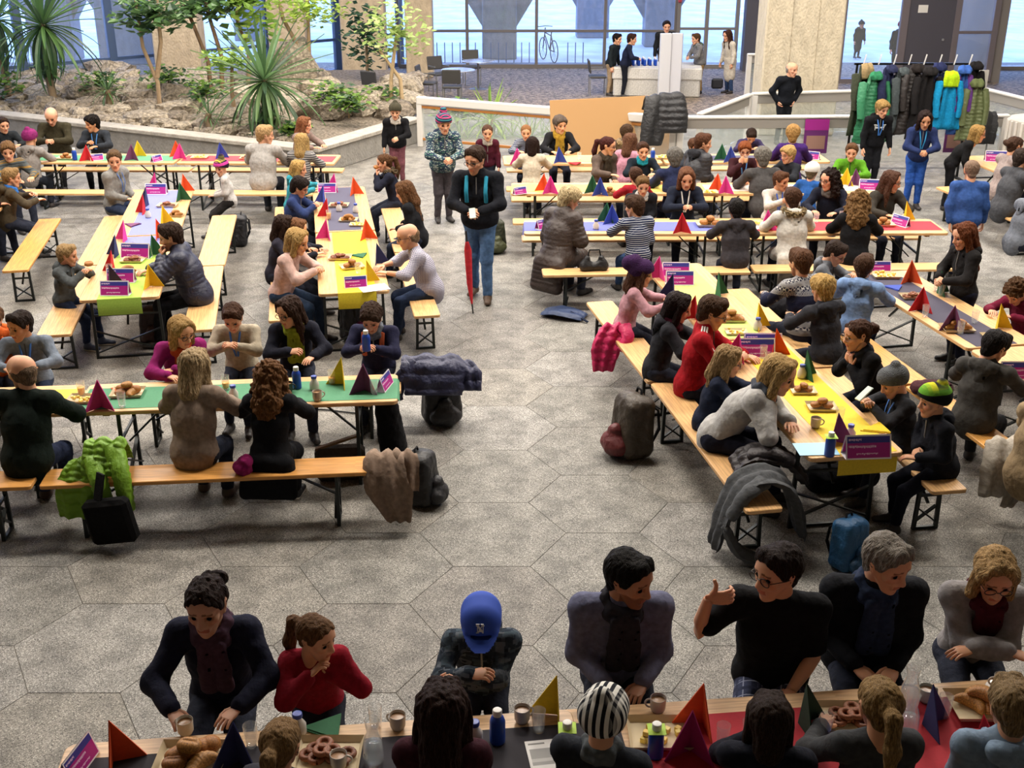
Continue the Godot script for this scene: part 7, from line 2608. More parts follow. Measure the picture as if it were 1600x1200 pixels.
func build_bags() -> void:
	# bright green quilted jacket and black bag on the bench of the bald man
	jacket("quilted_jacket", [[[V3(-0.10, 0.50, -0.16), 0.12], [V3(-0.10, 0.55, 0.02), 0.16], [V3(-0.12, 0.44, 0.17), 0.18], [V3(-0.14, 0.18, 0.20), 0.15]], [[V3(0.06, 0.52, -0.16), 0.14], [V3(0.06, 0.72, -0.02), 0.16], [V3(0.05, 0.52, 0.16), 0.14]]], [[V3(-0.02, 0.62, 0.06), V3(0.06, 0.50, 0.20), V3(0.10, 0.28, 0.22)], [V3(0.12, 0.70, 0.0), V3(0.22, 0.52, 0.16), V3(0.25, 0.26, 0.20)]], "6f9a1c", Vector3(-3.16, 0.0, -7.94), -0.05, "lime green quilted jacket lying over the bench end", 0.014, 0.045, "shiny")
	var bb := thing("shoulder_bag", "black flap bag hanging from the bench below green jacket", "bag", Vector3(-3.02, 0.0, -7.62), -0.1)
	part(bb, "bag_body", box_mesh(Vector3(0.36, 0.36, 0.12), 0.03), cloth("0e0e10"), Vector3(0, 0.23, 0), Vector3(0, 0, 0.16))
	part(bb, "strap", bar_mesh(V3(-0.08, 0.40, 0.0), V3(-0.05, 0.60, -0.05), 0.08, 0.02), cloth("1a1a1c"))
	# beige jacket over the bench end, black pack behind it
	jacket("beige_jacket", [[[V3(0.0, 0.50, -0.16), 0.12], [V3(0.02, 0.56, 0.02), 0.16], [V3(0.05, 0.40, 0.16), 0.19], [V3(0.14, 0.06, 0.18), 0.09]], [[V3(0.14, 0.50, -0.14), 0.10], [V3(0.17, 0.56, 0.0), 0.12], [V3(0.20, 0.30, 0.12), 0.10]]], [], "8f7a6a", Vector3(-1.02, 0.0, -8.08), 0.0, "beige jacket draped over the bench end")
	var bp := backpack(Vector3(-0.72, 0.0, -8.35), 1.3, "17171a", "1d1d22", "slim black backpack standing behind the beige jacket", 0.95)
	# navy quilted jacket on black backpack by the boy with the grey scarf
	backpack(Vector3(-0.66, 0.0, -9.95), 0.3, "141417", "1a1a1e", "black backpack standing beside the boy in grey scarf", 1.12)
	jacket("quilted_jacket", [[[V3(-0.05, 0.44, -0.22), 0.22], [V3(-0.02, 0.64, -0.02), 0.28], [V3(0.0, 0.60, 0.10), 0.30], [V3(0.0, 0.36, 0.20), 0.26]], [[V3(0.22, 0.60, -0.05), 0.10], [V3(0.30, 0.56, 0.06), 0.13], [V3(0.34, 0.38, 0.14), 0.10]]], [[V3(-0.18, 0.62, 0.02), V3(-0.30, 0.50, 0.10), V3(-0.33, 0.30, 0.14)]], "2b2e4c", Vector3(-0.72, 0.0, -9.92), 0.0, "navy quilted jacket lying over the black backpack", 0.016, 0.12, "shiny")
	# satchel and magenta hat on the bench between the two back-turned women
	soft("magenta_pouch", [[V3(0, 0.05, 0), V3(0.02, 0.09, 0), 0.075, 0.06, Vector3.ZERO, 0.0, 0.0, 0.05, false]], "8a1a5a", Vector3(-2.06, 0.48, -7.92), 0.0, "magenta knitted pouch on the bench between two women", "pouch", "", 0.012, 0.02)
	var st := thing("leather_satchel", "grey satchel with brown strap under the green-runner table", "bag", Vector3(-1.45, 0.0, -8.75), 0.1)
	part(st, "bag_body", box_mesh(Vector3(0.42, 0.30, 0.16), 0.04), cloth("4a423c"), Vector3(0, 0.16, 0))
	part(st, "strap", bar_mesh(V3(-0.2, 0.30, 0.02), V3(0.18, 0.42, 0.02), 0.04, 0.02), plain("6b4a22", 0.6))
	# pink jacket on the bench of the purple beanie girl
	jacket("pink_jacket", [[[V3(0.02, 0.50, -0.14), 0.12], [V3(0.0, 0.60, 0.0), 0.15], [V3(-0.10, 0.45, 0.10), 0.15], [V3(-0.14, 0.16, 0.14), 0.10]]], [[V3(0.06, 0.60, 0.02), V3(0.10, 0.52, 0.12), V3(0.04, 0.40, 0.17)]], "c21a58", Vector3(1.06, 0.0, -10.95), 0.0, "bright pink quilted jacket on the bench of purple beanie girl", 0.010, 0.08, "shiny")
	# big trekking backpack beside the man in red
	backpack(Vector3(1.05, 0.0, -9.25), -1.2, "3a3024", "5a1a1c", "large brown and red trekking backpack beside the bench", 1.22)
	# grey coat, dark jacket at the near end of that bench
	jacket("grey_coat", [[[V3(-0.34, 0.06, 0.06), 0.10], [V3(-0.27, 0.34, 0.04), 0.15], [V3(-0.15, 0.56, 0.0), 0.17], [V3(0.02, 0.62, 0.0), 0.17], [V3(0.18, 0.56, 0.0), 0.17], [V3(0.28, 0.34, 0.02), 0.15], [V3(0.33, 0.12, 0.04), 0.12]], [[V3(-0.30, 0.30, 0.16), 0.06], [V3(-0.20, 0.12, 0.22), 0.09], [V3(-0.05, 0.04, 0.24), 0.08]]], [[V3(0.0, 0.60, 0.08), V3(-0.14, 0.55, 0.16), V3(-0.26, 0.36, 0.17)]], "55575a", Vector3(1.84, 0.0, -7.62), 0.1, "grey felt coat draped over the bench end", 0.0, 0.06, "", Vector3.BACK)
	jacket("dark_jacket", [[[V3(-0.22, 0.50, 0.0), 0.12], [V3(-0.10, 0.60, 0.0), 0.15], [V3(0.08, 0.61, 0.0), 0.16], [V3(0.24, 0.54, 0.0), 0.15], [V3(0.34, 0.40, 0.02), 0.12]]], [[V3(-0.1, 0.62, 0.04), V3(0.06, 0.66, 0.08), V3(0.22, 0.60, 0.12)]], "231c20", Vector3(1.92, 0.0, -7.98), 0.0, "dark plum jacket bundled on the bench behind grey coat", 0.010, 0.08, "shiny", Vector3.BACK)
	backpack(Vector3(2.48, 0.0, -7.34), 0.6, "0f4a74", "123f60", "teal blue backpack on the floor under yellow-runner table", 0.85)
	# white jacket on bench by the boy in dark grey hoodie
	jacket("white_jacket", [[[V3(0.02, 0.50, -0.14), 0.14], [V3(0.0, 0.60, 0.0), 0.18], [V3(-0.06, 0.48, 0.14), 0.17], [V3(-0.12, 0.20, 0.20), 0.12]], [[V3(0.12, 0.50, 0.1), 0.08], [V3(0.08, 0.34, 0.18), 0.10], [V3(-0.02, 0.12, 0.22), 0.06]]], [], "b5ada0", Vector3(3.92, 0.0, -8.25), 0.0, "off-white jacket thrown over the bench beside grey hoodie boy")
	soft("patterned_bag", [[V3(-0.08, 0.06, 0), V3(0.1, 0.06, 0), 0.10, 0.10, V3(0, 1, 0), 0.5, 0.0, 0.05, false]], "4a2a30", Vector3(3.72, 0.49, -9.45), 0.0, "dark red patterned bag on the bench between two boys", "bag", "", 0.014, 0.01)
	# backpack under the far bench
	backpack(Vector3(-0.25, 0.0, -15.75), 0.4, "2c3020", "3c4024", "olive backpack under the pale yellow table bench", 1.0)
	backpack(Vector3(-3.92, 0.0, -16.1), -1.4, "1e1e22", "8a2a5a", "black backpack with pink trim behind the girl in white", 0.95)
	var fb := thing("flat_bag", "flat navy bag on the floor by the quilted coat woman", "bag", Vector3(0.62, 0.0, -12.95), -0.4)
	part(fb, "bag_body", drape([[V3(-0.26, 0.03, 0), 0.13], [V3(-0.1, 0.07, 0), 0.17], [V3(0.1, 0.06, 0), 0.17], [V3(0.26, 0.03, 0), 0.12]], Vector3.BACK, 0.03, 0.006, 2.0, 0.0, 0.06, 3), cloth("2a3a5c", "shiny"))
	part(fb, "strap", bar_mesh(V3(0.1, 0.09, 0.05), V3(0.34, 0.02, 0.12), 0.03, 0.012), cloth("1b2438"))
	var hb := thing("black_handbag", "black handbag on the bench beside quilted coat woman", "bag", Vector3(0.98, 0.482, -13.26), 0.1)
	var hq := []
	for x in [-0.12, 0.12]: hq.append(bone(V3(x, 0.05, 0), V3(x * 0.7, 0.15, 0), 0.05, 0.035))
	hq.append(bone(V3(-0.1, 0.05, 0), V3(0.1, 0.05, 0), 0.055, 0.055))
	var hm := nets(hq, 0.012, 0.06, 0.006, fold_noise_of(), [[Vector3.UP, V3(0, 0.002, 0)]])
	part(hb, "bag_body", arr_mesh(hm[0], hm[1], hm[2]), cloth("141416", "shiny"))
	var ht := Bag.new()
	ht.tube(PackedVector3Array([V3(-0.08, 0.16, 0), V3(-0.06, 0.25, 0), V3(0.06, 0.25, 0), V3(0.08, 0.16, 0)]), PackedFloat32Array([0.009, 0.009, 0.009, 0.009]), 7)
	part(hb, "handle", ht.mesh(), cloth("141416"))
	# dark clothes on the floor under the tables
	soft("dark_clothes", [[V3(-0.3, 0.12, 0), V3(0.35, 0.10, 0.05), 0.14, 0.12, Vector3.ZERO, 0.0, 0.0, 0.05, false]], "1c1c20", Vector3(2.55, 0.0, -12.75), 0.2, "dark jackets piled on the floor by the nordic sweater man", "jacket")
	soft("black_jacket", [[V3(0.0, 0.62, 0), V3(0.04, 0.25, 0), 0.10, 0.12, Vector3.ZERO, 0.0, 0.0, 0.05, false]], "141417", Vector3(-1.05, 0.0, -8.85), 0.2, "black jacket hanging at the table leg of green-runner table", "jacket")
	backpack(Vector3(-1.75, 0.0, -12.15), 0.6, "1a1a1e", "6a1a4a", "dark backpack on the floor under the yellow runner table", 1.0)
	backpack(Vector3(-4.0, 0.0, -12.1), 0.2, "2a1c20", "3a2226", "dark maroon backpack under the light green runner table", 0.9)
	soft("dark_clothes", [[V3(-0.2, 0.10, 0), V3(0.2, 0.12, 0.05), 0.12, 0.11, Vector3.ZERO, 0.0, 0.0, 0.05, false]], "17181c", Vector3(2.75, 0.0, -8.6), 0.2, "dark jacket on the floor under the golden yellow runner", "jacket")
	soft("dark_clothes", [[V3(-0.2, 0.10, 0), V3(0.25, 0.12, 0.05), 0.13, 0.11, Vector3.ZERO, 0.0, 0.0, 0.05, false]], "1b1a1e", Vector3(3.2, 0.0, -13.0), 0.1, "dark jacket on the floor under the white parka child", "jacket")
	# things in hands
	var um := thing("red_umbrella", "folded red umbrella held by the walking man", "umbrella", Vector3(-0.50, -0.15, -13.0), 0.3)
	var ub := Bag.new()
	ub.tube(PackedVector3Array([V3(0.02, 0.30, 0.02), V3(0.0, 0.55, 0.0), V3(-0.01, 0.95, -0.02), V3(-0.02, 1.05, -0.02)]), PackedFloat32Array([0.012, 0.035, 0.045, 0.02]), 9)
	part(um, "canopy", ub.mesh(), cloth("b01424", "shiny"))
	part(um, "tip", bar_mesh(V3(0.03, 0.18, 0.03), V3(0.02, 0.31, 0.02), 0.012, 0.012), plain("2a2a2a", 0.4, 0.4))
	part(um, "handle", bar_mesh(V3(-0.02, 1.05, -0.02), V3(-0.03, 1.18, -0.02), 0.02, 0.02), plain("1a1a1a", 0.5))
	# white emblem on the black hoodie
	# cables along the floor
	var cb := Bag.new()
	var pts := PackedVector3Array()
	var rad := PackedFloat32Array()
	for i in 24:
		pts.append(Vector3(-4.6 + i * 0.14, 0.012, -10.15 + 0.05 * sin(i * 0.9)))
		rad.append(0.008)
	cb.tube(pts, rad, 6)
	single("floor_cable", cb.mesh(), plain("1c1c1c", 0.6), Vector3.ZERO, Vector3.ZERO, "thin black cable lying across the stone floor", "cable")
func people_rows() -> void:
	var n := {"near": true, "cell": 0.0175}
	var m := {"near": true, "cell": 0.0215}
	var f := {"cell": 0.0255}
	var rows := []
	row(rows, "bald man in dark green shirt seated with his back turned", -3.75, -8.18, 1.36, 178.0, "TT", n, {"hair": "fringe", "hairc": "7a6450", "topc": "16211c", "botc": "2c3550", "shoe": "3a2418", "hyaw": 55.0, "lean": 16.0, "bulk": 1.05, "style": "rolled", "thick": 0.016})
	row(rows, "woman with long straight blonde hair in beige-grey sweater, back turned", -2.46, -8.29, 1.36, 176.0, "TT", n, {"hair": "long", "hairc": "b39a74", "topc": "8f7d6e", "botc": "232838", "shoe": "4c3c32", "lean": 14.0, "female": true, "bulk": 1.08, "hyaw": -8.0})
	row(rows, "girl with curly brown hair in black dress, back turned", -1.88, -8.27, 1.27, 178.0, "TT", n, {"hair": "curly", "hairc": "6e4a2a", "topc": "121318", "botc": "15161a", "shoe": "16171b", "sole": "cfcac2", "style": "dress", "female": true, "lean": 12.0})
	row(rows, "boy in grey-blue denim shirt with short dark hair", -4.31, -9.52, 1.24, 10.0, "TT", n, {"hair": "short", "hairc": "2c201a", "skin": "b98564", "topc": "76808e", "botc": "2b3448", "hyaw": -38.0, "lanyard": "3468b0", "style": "collar"})
	row(rows, "child in orange hoodie at the end of green-runner table", -4.65, -9.73, 1.22, 8.0, "TT", m, {"hair": "mop", "hairc": "6b4a30", "topc": "d8662a", "style": "hood"})
	row(rows, "blonde woman with glasses in magenta top and orange scarf", -2.85, -9.35, 1.27, 20.0, "TX", n, {"hair": "bob", "hairc": "b08d58", "topc": "8e1f66", "scarf": "c4572e", "glasses": "3a2420", "female": true, "lean": 22.0, "hyaw": 28.0, "hpitch": 16.0, "tails": true})
	row(rows, "boy in cream sweater with blue lanyard looking down", -2.52, -9.84, 1.22, 0.0, "tt", n, {"hair": "short", "hairc": "4a3020", "topc": "b3a792", "lanyard": "2f62a8", "hpitch": 28.0, "lean": 14.0})
	row(rows, "woman with dark hair, glasses and olive green scarf", -1.99, -9.76, 1.30, 12.0, "tT", n, {"hair": "long", "hairc": "3a261c", "topc": "1b1d2a", "scarf": "8d9a2c", "glasses": "1a1614", "female": true, "tails": true, "hyaw": -48.0, "hpitch": 14.0})
	row(rows, "boy with grey scarf and navy jacket opening a blue bottle", -1.26, -9.78, 1.24, -6.0, "tt", n, {"hold": "bottle", "hair": "mop", "hairc": "3f2c20", "topc": "23243e", "scarf": "6b7078", "hpitch": 28.0, "style": "collar", "straps": "c25a30", "lean": 16.0})
	row(rows, "blond boy in dark grey hoodie and jeans eating a roll", -4.78, -11.97, 1.16, 78.0, "tt", n, {"hold": "roll", "hair": "short", "hairc": "a98a5e", "topc": "4d5152", "botc": "27324e", "style": "hood", "shoe": "23304a", "sole": "c8c2b6", "hyaw": 15.0, "spread": 0.9, "lean": 10.0})
	row(rows, "dark-haired man in navy quilted jacket biting a roll", -3.67, -12.06, 1.38, -82.0, "TM", n, {"hold": "roll", "hair": "short", "hairc": "3a2a22", "topc": "23263a", "botc": "17181d", "style": "puffer", "lean": 14.0, "hpitch": 14.0, "bulk": 1.1, "beard": 2})
	row(rows, "man in grey shirt looking over his shoulder", -5.60, -16.20, 1.34, 70.0, "LL", m, {"hair": "short", "hairc": "6a5138", "topc": "898783", "botc": "3c4863", "hyaw": -52.0, "lanyard": "3a5f9c", "style": "collar", "lean": 8.0})
	row(rows, "girl in white jacket with pink striped beanie", -4.20, -16.57, 1.13, -80.0, "LL", m, {"hair": "", "hat": "pom", "hatc": "c44a94", "hatpat": "pinkhat", "topc": "c9c4c0", "botc": "2a2726", "hyaw": 52.0, "female": true, "style": "collar", "lean": 8.0, "shoe": "2a2628"})
	row(rows, "boy with short dark hair in black jumper beside the planter", -8.53, -19.51, 1.25, 40.0, "TT", f, {"hair": "short", "hairc": "3a2a20", "topc": "24282c"})
	row(rows, "child with magenta beanie and grey vest, back turned", -7.57, -18.20, 1.27, 172.0, "TT", f, {"hair": "", "hat": "beanie", "hatc": "8c2a6a", "topc": "8b8580", "style": "hood", "botc": "2b2f3a"})
	row(rows, "balding man in olive green v-neck sweater peeling bread", -7.78, -19.70, 1.40, 4.0, "tt", m, {"hair": "fringe", "hairc": "3a2c22", "topc": "3b3626", "botc": "202024", "hpitch": 30.0, "skin": "d29a7c", "bulk": 1.08})
	row(rows, "dark-haired boy in black vest with lanyard beside bald man", -7.04, -19.52, 1.28, -4.0, "tT", m, {"hair": "mop", "hairc": "1c1613", "skin": "c08a66", "topc": "2d3138", "lanyard": "3b76b8", "hyaw": -42.0, "botc": "1f2228"})
	row(rows, "person with short blond hair in light grey sweater, back turned", -3.79, -17.79, 1.42, 172.0, "TT", m, {"hair": "short", "hairc": "bd9a6c", "topc": "a8a49f", "botc": "2c2f38", "bulk": 1.12, "hyaw": -60.0})
	row(rows, "woman with long brown hair in beige cardigan by the planter", -3.46, -19.40, 1.28, 60.0, "TT", m, {"hair": "long", "hairc": "8a5a3c", "topc": "8e7a72", "female": true, "hyaw": 20.0})
	row(rows, "girl with blonde hair in grey striped top, back turned", -3.23, -17.76, 1.30, 170.0, "TT", m, {"hair": "long", "hairc": "b8965e", "topc": "8f8c8a", "toppat": "grey_stripe", "female": true})
	row(rows, "young man in grey and orange striped sweater", -7.40, -16.93, 1.32, 50.0, "TT", m, {"hair": "mop", "hairc": "7a5a3a", "topc": "4d5252", "toppat": "bands", "hyaw": -28.0})
	row(rows, "child in olive jacket with blue and salmon collar", -6.75, -15.42, 1.26, 120.0, "Tt", m, {"hair": "short", "hairc": "9a7a50", "topc": "4a4030", "scarf": "3a78c8", "style": "hood", "hyaw": -10.0})
	row(rows, "person in dark maroon sleeve pointing a finger", -7.12, -15.40, 1.30, 80.0, "TR", m, {"hair": "short", "hairc": "3d2a1f", "topc": "3a2024"})
	row(rows, "blonde girl in turquoise hooded jacket", -3.02, -16.23, 1.20, 86.0, "TT", m, {"hair": "long", "hairc": "bf9a5c", "topc": "3c98a8", "style": "hood", "female": true})
	row(rows, "dark-haired boy with glasses in navy blue jacket", -2.79, -14.96, 1.24, 84.0, "tt", m, {"hair": "mop", "hairc": "241b18", "topc": "2b3a66", "glasses": "1a1a1a", "hpitch": 22.0, "style": "collar"})
	row(rows, "woman with dark brown hair beside the boy in navy", -2.62, -12.93, 1.24, 88.0, "TT", m, {"hair": "long", "hairc": "33221a", "topc": "2c2a36", "female": true})
	row(rows, "girl with long light brown hair in dark top", -2.47, -12.94, 1.20, 86.0, "TT", m, {"hair": "long", "hairc": "7a5236", "topc": "20222c", "female": true, "hpitch": 14.0})
	row(rows, "woman with blonde bob in pale pink sweater", -2.32, -12.08, 1.32, 74.0, "tt", n, {"hair": "bob", "hairc": "b9955c", "topc": "c9a79c", "botc": "2c3d56", "female": true, "lean": 18.0, "hpitch": 16.0})
	row(rows, "girl in dark coat with fur hood biting a roll", -1.83, -16.48, 1.24, -82.0, "MM", m, {"hold": "roll", "hair": "pony", "hairc": "5e4028", "topc": "1c1f2e", "fur": "6b5a44", "style": "collar", "female": true})
	row(rows, "woman with long brown hair in black top turning aside", -1.37, -14.55, 1.28, -100.0, "lL", m, {"hair": "long", "hairc": "6b4a30", "topc": "17181c", "botc": "2e3648", "female": true, "hpitch": 16.0})
	row(rows, "bald man with glasses in checked shirt and jeans", -1.14, -12.27, 1.32, -76.0, "TT", n, {"hair": "fringe", "hairc": "8a7056", "topc": "9a96a8", "toppat": "check", "botc": "2e3c58", "glasses": "22201e", "lean": 18.0, "bulk": 1.08, "shoe": "2b2624", "hpitch": 12.0, "style": "rolled"})
	row(rows, "girl in blue striped top beside the woman in blazer", 0.23, -19.07, 1.20, 0.0, "TT", f, {"hair": "pony", "hairc": "9a6a40", "topc": "32506c", "toppat": "navy_stripe", "female": true})
	row(rows, "woman with short grey hair in black blazer and mustard scarf", 0.79, -19.10, 1.34, 4.0, "TT", f, {"hair": "mop", "hairc": "6a5c52", "topc": "1c1c20", "scarf": "a8842c", "tails": true, "female": true, "hyaw": 20.0})
	row(rows, "child with dark bob in cream sweater, back turned", 0.31, -17.71, 1.26, 176.0, "TT", f, {"hair": "bob", "hairc": "2c1d18", "topc": "c9bca6", "female": true})
	row(rows, "woman with dark red hair and glasses in brown cardigan", 1.44, -17.38, 1.32, 34.0, "TL", f, {"hair": "pony", "hairc": "4a2420", "topc": "5e5048", "scarf": "3a3228", "glasses": "241c1a", "female": true, "hyaw": 40.0, "tails": true})
	row(rows, "girl with long brown hair in pink top, back turned", 1.82, -17.87, 1.28, 150.0, "TT", f, {"hair": "long", "hairc": "6e4a36", "topc": "c98fa0", "female": true})
	row(rows, "person wearing a fur-trimmed hood near the hardboard panel", 1.86, -18.83, 1.24, 160.0, "TT", f, {"hair": "mop", "hairc": "4a3626", "topc": "5a4a3c", "fur": "b39a78", "style": "hood"})
	row(rows, "boy in dark jumper with turquoise collar", 1.97, -17.35, 1.24, 6.0, "TT", f, {"hair": "short", "hairc": "4a3020", "topc": "1d2630", "scarf": "1f8a9a"})
	row(rows, "man with grey hair in dark blue jacket, back turned", 2.30, -16.28, 1.36, 184.0, "TT", f, {"hair": "mop", "hairc": "6c6862", "topc": "232a48", "style": "collar"})
	row(rows, "man in black quilted jacket turned to his neighbour", 2.88, -17.43, 1.36, 120.0, "LL", f, {"hair": "short", "hairc": "5a3a28", "topc": "24252a", "style": "puffer hood", "hyaw": -30.0, "bulk": 1.1})
	row(rows, "red-haired boy with glasses drinking orange juice", 3.50, -17.35, 1.24, -4.0, "MT", f, {"hold": "glass", "side": 0, "hair": "mop", "hairc": "8a4a26", "topc": "3c1c22", "glasses": "5a3a3a", "lanyard": "4a86c8"})
	row(rows, "child in purple jacket bending over the table", 3.98, -19.29, 1.14, 0.0, "TT", f, {"hair": "short", "hairc": "33241c", "topc": "3a3254", "style": "collar", "hpitch": 45.0, "lean": 24.0})
	row(rows, "grey-haired man in charcoal cardigan, back turned", 3.53, -16.23, 1.38, 186.0, "TT", f, {"hair": "mop", "hairc": "77726a", "topc": "4a4848", "bulk": 1.08})
	row(rows, "blond boy with glasses in dark vest", 4.11, -17.16, 1.22, -60.0, "TT", f, {"hair": "mop", "hairc": "c2a066", "topc": "23262c", "glasses": "6a5a50"})
	row(rows, "blonde woman in purple sweater, back turned", 4.39, -18.14, 1.36, 172.0, "TT", f, {"hair": "mop", "hairc": "b48a52", "topc": "3f2266", "female": true})
	row(rows, "small child with neon green collar behind quilted jacket", 2.85, -18.04, 1.16, 20.0, "TT", f, {"hair": "mop", "hairc": "5a3a26", "topc": "2c3038", "scarf": "b8d82a"})
	row(rows, "child in red sweater, back turned", 1.71, -15.84, 1.18, 190.0, "TT", f, {"hair": "short", "hairc": "4a3022", "topc": "a01f2c"})
	row(rows, "boy in black hoodie with white neckline facing out", 1.73, -15.09, 1.22, 4.0, "LL", m, {"hair": "short", "hairc": "6e5230", "topc": "22242a", "scarf": "c4c0ba", "style": "hood", "hpitch": 14.0})
	row(rows, "woman with brown bob in white blouse and navy cardigan", 2.30, -15.08, 1.34, 0.0, "tt", m, {"hair": "bob", "hairc": "6e4730", "topc": "1e2434", "lanyard": "d8d4cc", "female": true, "hpitch": 16.0})
	row(rows, "boy in bright green jacket looking over the tables", 5.08, -17.25, 1.24, -16.0, "TT", f, {"hair": "short", "hairc": "6a4a30", "topc": "5c9a24", "style": "collar"})
	row(rows, "child with white cap in blue top", 4.23, -16.16, 1.16, 150.0, "TT", f, {"hair": "short", "hairc": "7a6a50", "hat": "cap", "hatc": "d0cec8", "topc": "2a5aa0"})
	row(rows, "boy in white jumper with blue lanyard", 3.62, -15.37, 1.22, 16.0, "tt", m, {"hair": "short", "hairc": "5a3a26", "topc": "cfc4ba", "lanyard": "2a58c0", "hyaw": 26.0, "skin": "c08a66"})
	row(rows, "woman with dark curly hair and glasses in navy jacket", 4.18, -15.06, 1.32, -22.0, "TT", m, {"hair": "curly", "hairc": "241814", "topc": "1a1d2c", "scarf": "5a5450", "glasses": "2a1c18", "female": true, "hyaw": -36.0})
	row(rows, "young woman with long brown hair and glasses turned aside", 4.96, -14.94, 1.32, 10.0, "TT", m, {"hair": "long", "hairc": "54382a", "topc": "3a3630", "glasses": "3a2a22", "female": true, "hyaw": 50.0})
	row(rows, "elderly blonde woman in long brown quilted coat", 0.69, -13.72, 1.40, 140.0, "lL", m, {"hair": "mop", "hairc": "cbb58a", "topc": "3b302b", "style": "long puffer", "glasses": "6a4a3a", "shoe": "1c1a1a", "female": true, "bulk": 1.1, "lean": 14.0, "hyaw": -25.0, "hpitch": 22.0})
	row(rows, "boy in navy and white striped shirt, back turned", 1.49, -13.79, 1.26, 196.0, "LT", m, {"hair": "mop", "hairc": "4a3426", "topc": "1e2742", "toppat": "navy_stripe", "botc": "3c5680", "hyaw": 40.0, "style": "rolled"})
	row(rows, "boy in black and grey jacket, back turned", 2.70, -13.61, 1.27, 180.0, "TT", m, {"hair": "short", "hairc": "1e1a18", "skin": "8a5a40", "topc": "39363a", "style": "hood", "bulk": 1.1})
	row(rows, "child in white parka with fur-edged hood, back turned", 3.43, -13.89, 1.34, 184.0, "TT", m, {"hair": "short", "hairc": "4a3020", "topc": "cdc8bf", "fur": "8e7a58", "style": "long hood", "bulk": 1.1})
	row(rows, "woman with wavy brown hair in black sweater, back turned", 4.20, -13.75, 1.34, 168.0, "TT", m, {"hair": "curly", "hairc": "7a5a36", "topc": "131316", "female": true, "bulk": 1.12})
	row(rows, "girl in purple beanie and dusty pink top", 1.29, -11.07, 1.24, 84.0, "TT", m, {"hair": "long", "hairc": "5e4030", "hat": "slouch", "hatc": "3d1f4c", "topc": "b88a92", "female": true})
	row(rows, "dark-haired woman in black vest with maroon hood", 1.50, -9.89, 1.30, 80.0, "TT", n, {"hair": "bob", "hairc": "261a18", "topc": "26262b", "style": "hood", "female": true, "scarf": "4a1528", "hpitch": 16.0})
	row(rows, "man in red track jacket with white shoulder stripes", 1.74, -9.48, 1.40, 78.0, "tT", n, {"hair": "short", "hairc": "4a3424", "topc": "a3141f", "stripes": "d8d4d0", "glasses": "2a2420", "style": "collar", "botc": "1c2136", "shoe": "5a3420", "hpitch": 18.0, "lean": 8.0})
	row(rows, "girl with long blonde hair and glasses in navy top", 1.76, -8.73, 1.22, 76.0, "tT", n, {"hair": "long", "hairc": "a98a60", "topc": "1b2236", "glasses": "5a4a42", "female": true, "hpitch": 12.0, "botc": "232c48", "shoe": "6a4428"})
	row(rows, "woman with blonde bob in pale grey sweater leaning on elbow", 2.06, -8.25, 1.36, 66.0, "EX", n, {"hair": "bob", "hairc": "bb9862", "topc": "b9b7b4", "scarf": "4f545e", "botc": "1e2030", "female": true, "lean": 34.0, "hyaw": -6.0, "hpitch": 16.0})
	row(rows, "man with brown beard in navy nordic patterned sweater", 2.88, -11.11, 1.36, 208.0, "TT", m, {"hair": "short", "hairc": "5e3f2a", "topc": "1a1d33", "toppat": "nordic", "bulk": 1.1, "beard": 1})
	row(rows, "blond boy in dark grey hoodie, back turned", 2.95, -10.46, 1.28, 206.0, "TT", m, {"hair": "mop", "hairc": "c09c5e", "topc": "33343a", "style": "hood"})
	row(rows, "boy with glasses in grey hooded vest looking down", 3.44, -11.86, 1.24, 60.0, "tt", m, {"hair": "short", "hairc": "34261e", "topc": "6d7076", "glasses": "1e1a18", "style": "hood", "hpitch": 28.0})
	row(rows, "boy in light blue hoodie, back turned", 3.55, -11.18, 1.28, 150.0, "TT", m, {"hair": "short", "hairc": "4e3626", "topc": "7f9cc8", "style": "hood", "botc": "222b44"})
	row(rows, "woman in black with hair bun resting chin on hands", 2.94, -9.22, 1.28, -78.0, "CC", n, {"hair": "bun", "hairc": "4a3022", "topc": "141417", "scarf": "2a2c34", "glasses": "8a7466", "female": true, "lean": 20.0, "bulk": 1.05})
	row(rows, "boy in grey beanie and grey top looking at his hands", 3.00, -8.37, 1.18, -82.0, "tt", n, {"hold": "phone", "hair": "", "hat": "beanie", "hatc": "6a6d70", "topc": "2c2d31", "lanyard": "3a6ab0", "hpitch": 24.0, "style": "collar"})
	row(rows, "boy in black jacket with green and yellow beanie", 3.16, -7.93, 1.20, -84.0, "lL", n, {"hair": "", "hat": "beanie", "hatc": "7fae3a", "hatpat": "greenhat", "topc": "1c1e26", "style": "hood", "botc": "171a26", "hpitch": 4.0, "bulk": 1.1})
	row(rows, "boy in dark grey hoodie with short black hair, back turned", 3.98, -8.89, 1.30, 140.0, "TT", n, {"hair": "short", "hairc": "1c1715", "topc": "454340", "style": "hood", "botc": "2a2c30", "lanyard": "2a3a68", "hyaw": -25.0, "hpitch": 26.0, "bulk": 1.08})
	row(rows, "child with curly hair in maroon top bending down", 4.95, -10.79, 1.16, -60.0, "TT", m, {"hair": "mopcurly", "hairc": "5a3f28", "topc": "6e1632", "hpitch": 40.0, "lean": 22.0})
	row(rows, "person in tan sweater at the end of grey-runner table", 4.03, -7.81, 1.34, 120.0, "TT", n, {"hair": "short", "hairc": "5a4030", "topc": "a08a6a", "bulk": 1.15})
	row(rows, "person with dark bun in pinkish grey sweater, back turned", 7.47, -17.17, 1.36, 110.0, "TT", f, {"hair": "bun", "hairc": "4a3428", "topc": "9a8c88", "female": true})
	row(rows, "man in dark grey suit seen from behind", 7.11, -16.03, 1.40, 104.0, "TT", f, {"hair": "short", "hairc": "3a2e28", "topc": "48494d", "bulk": 1.12, "style": "collar"})
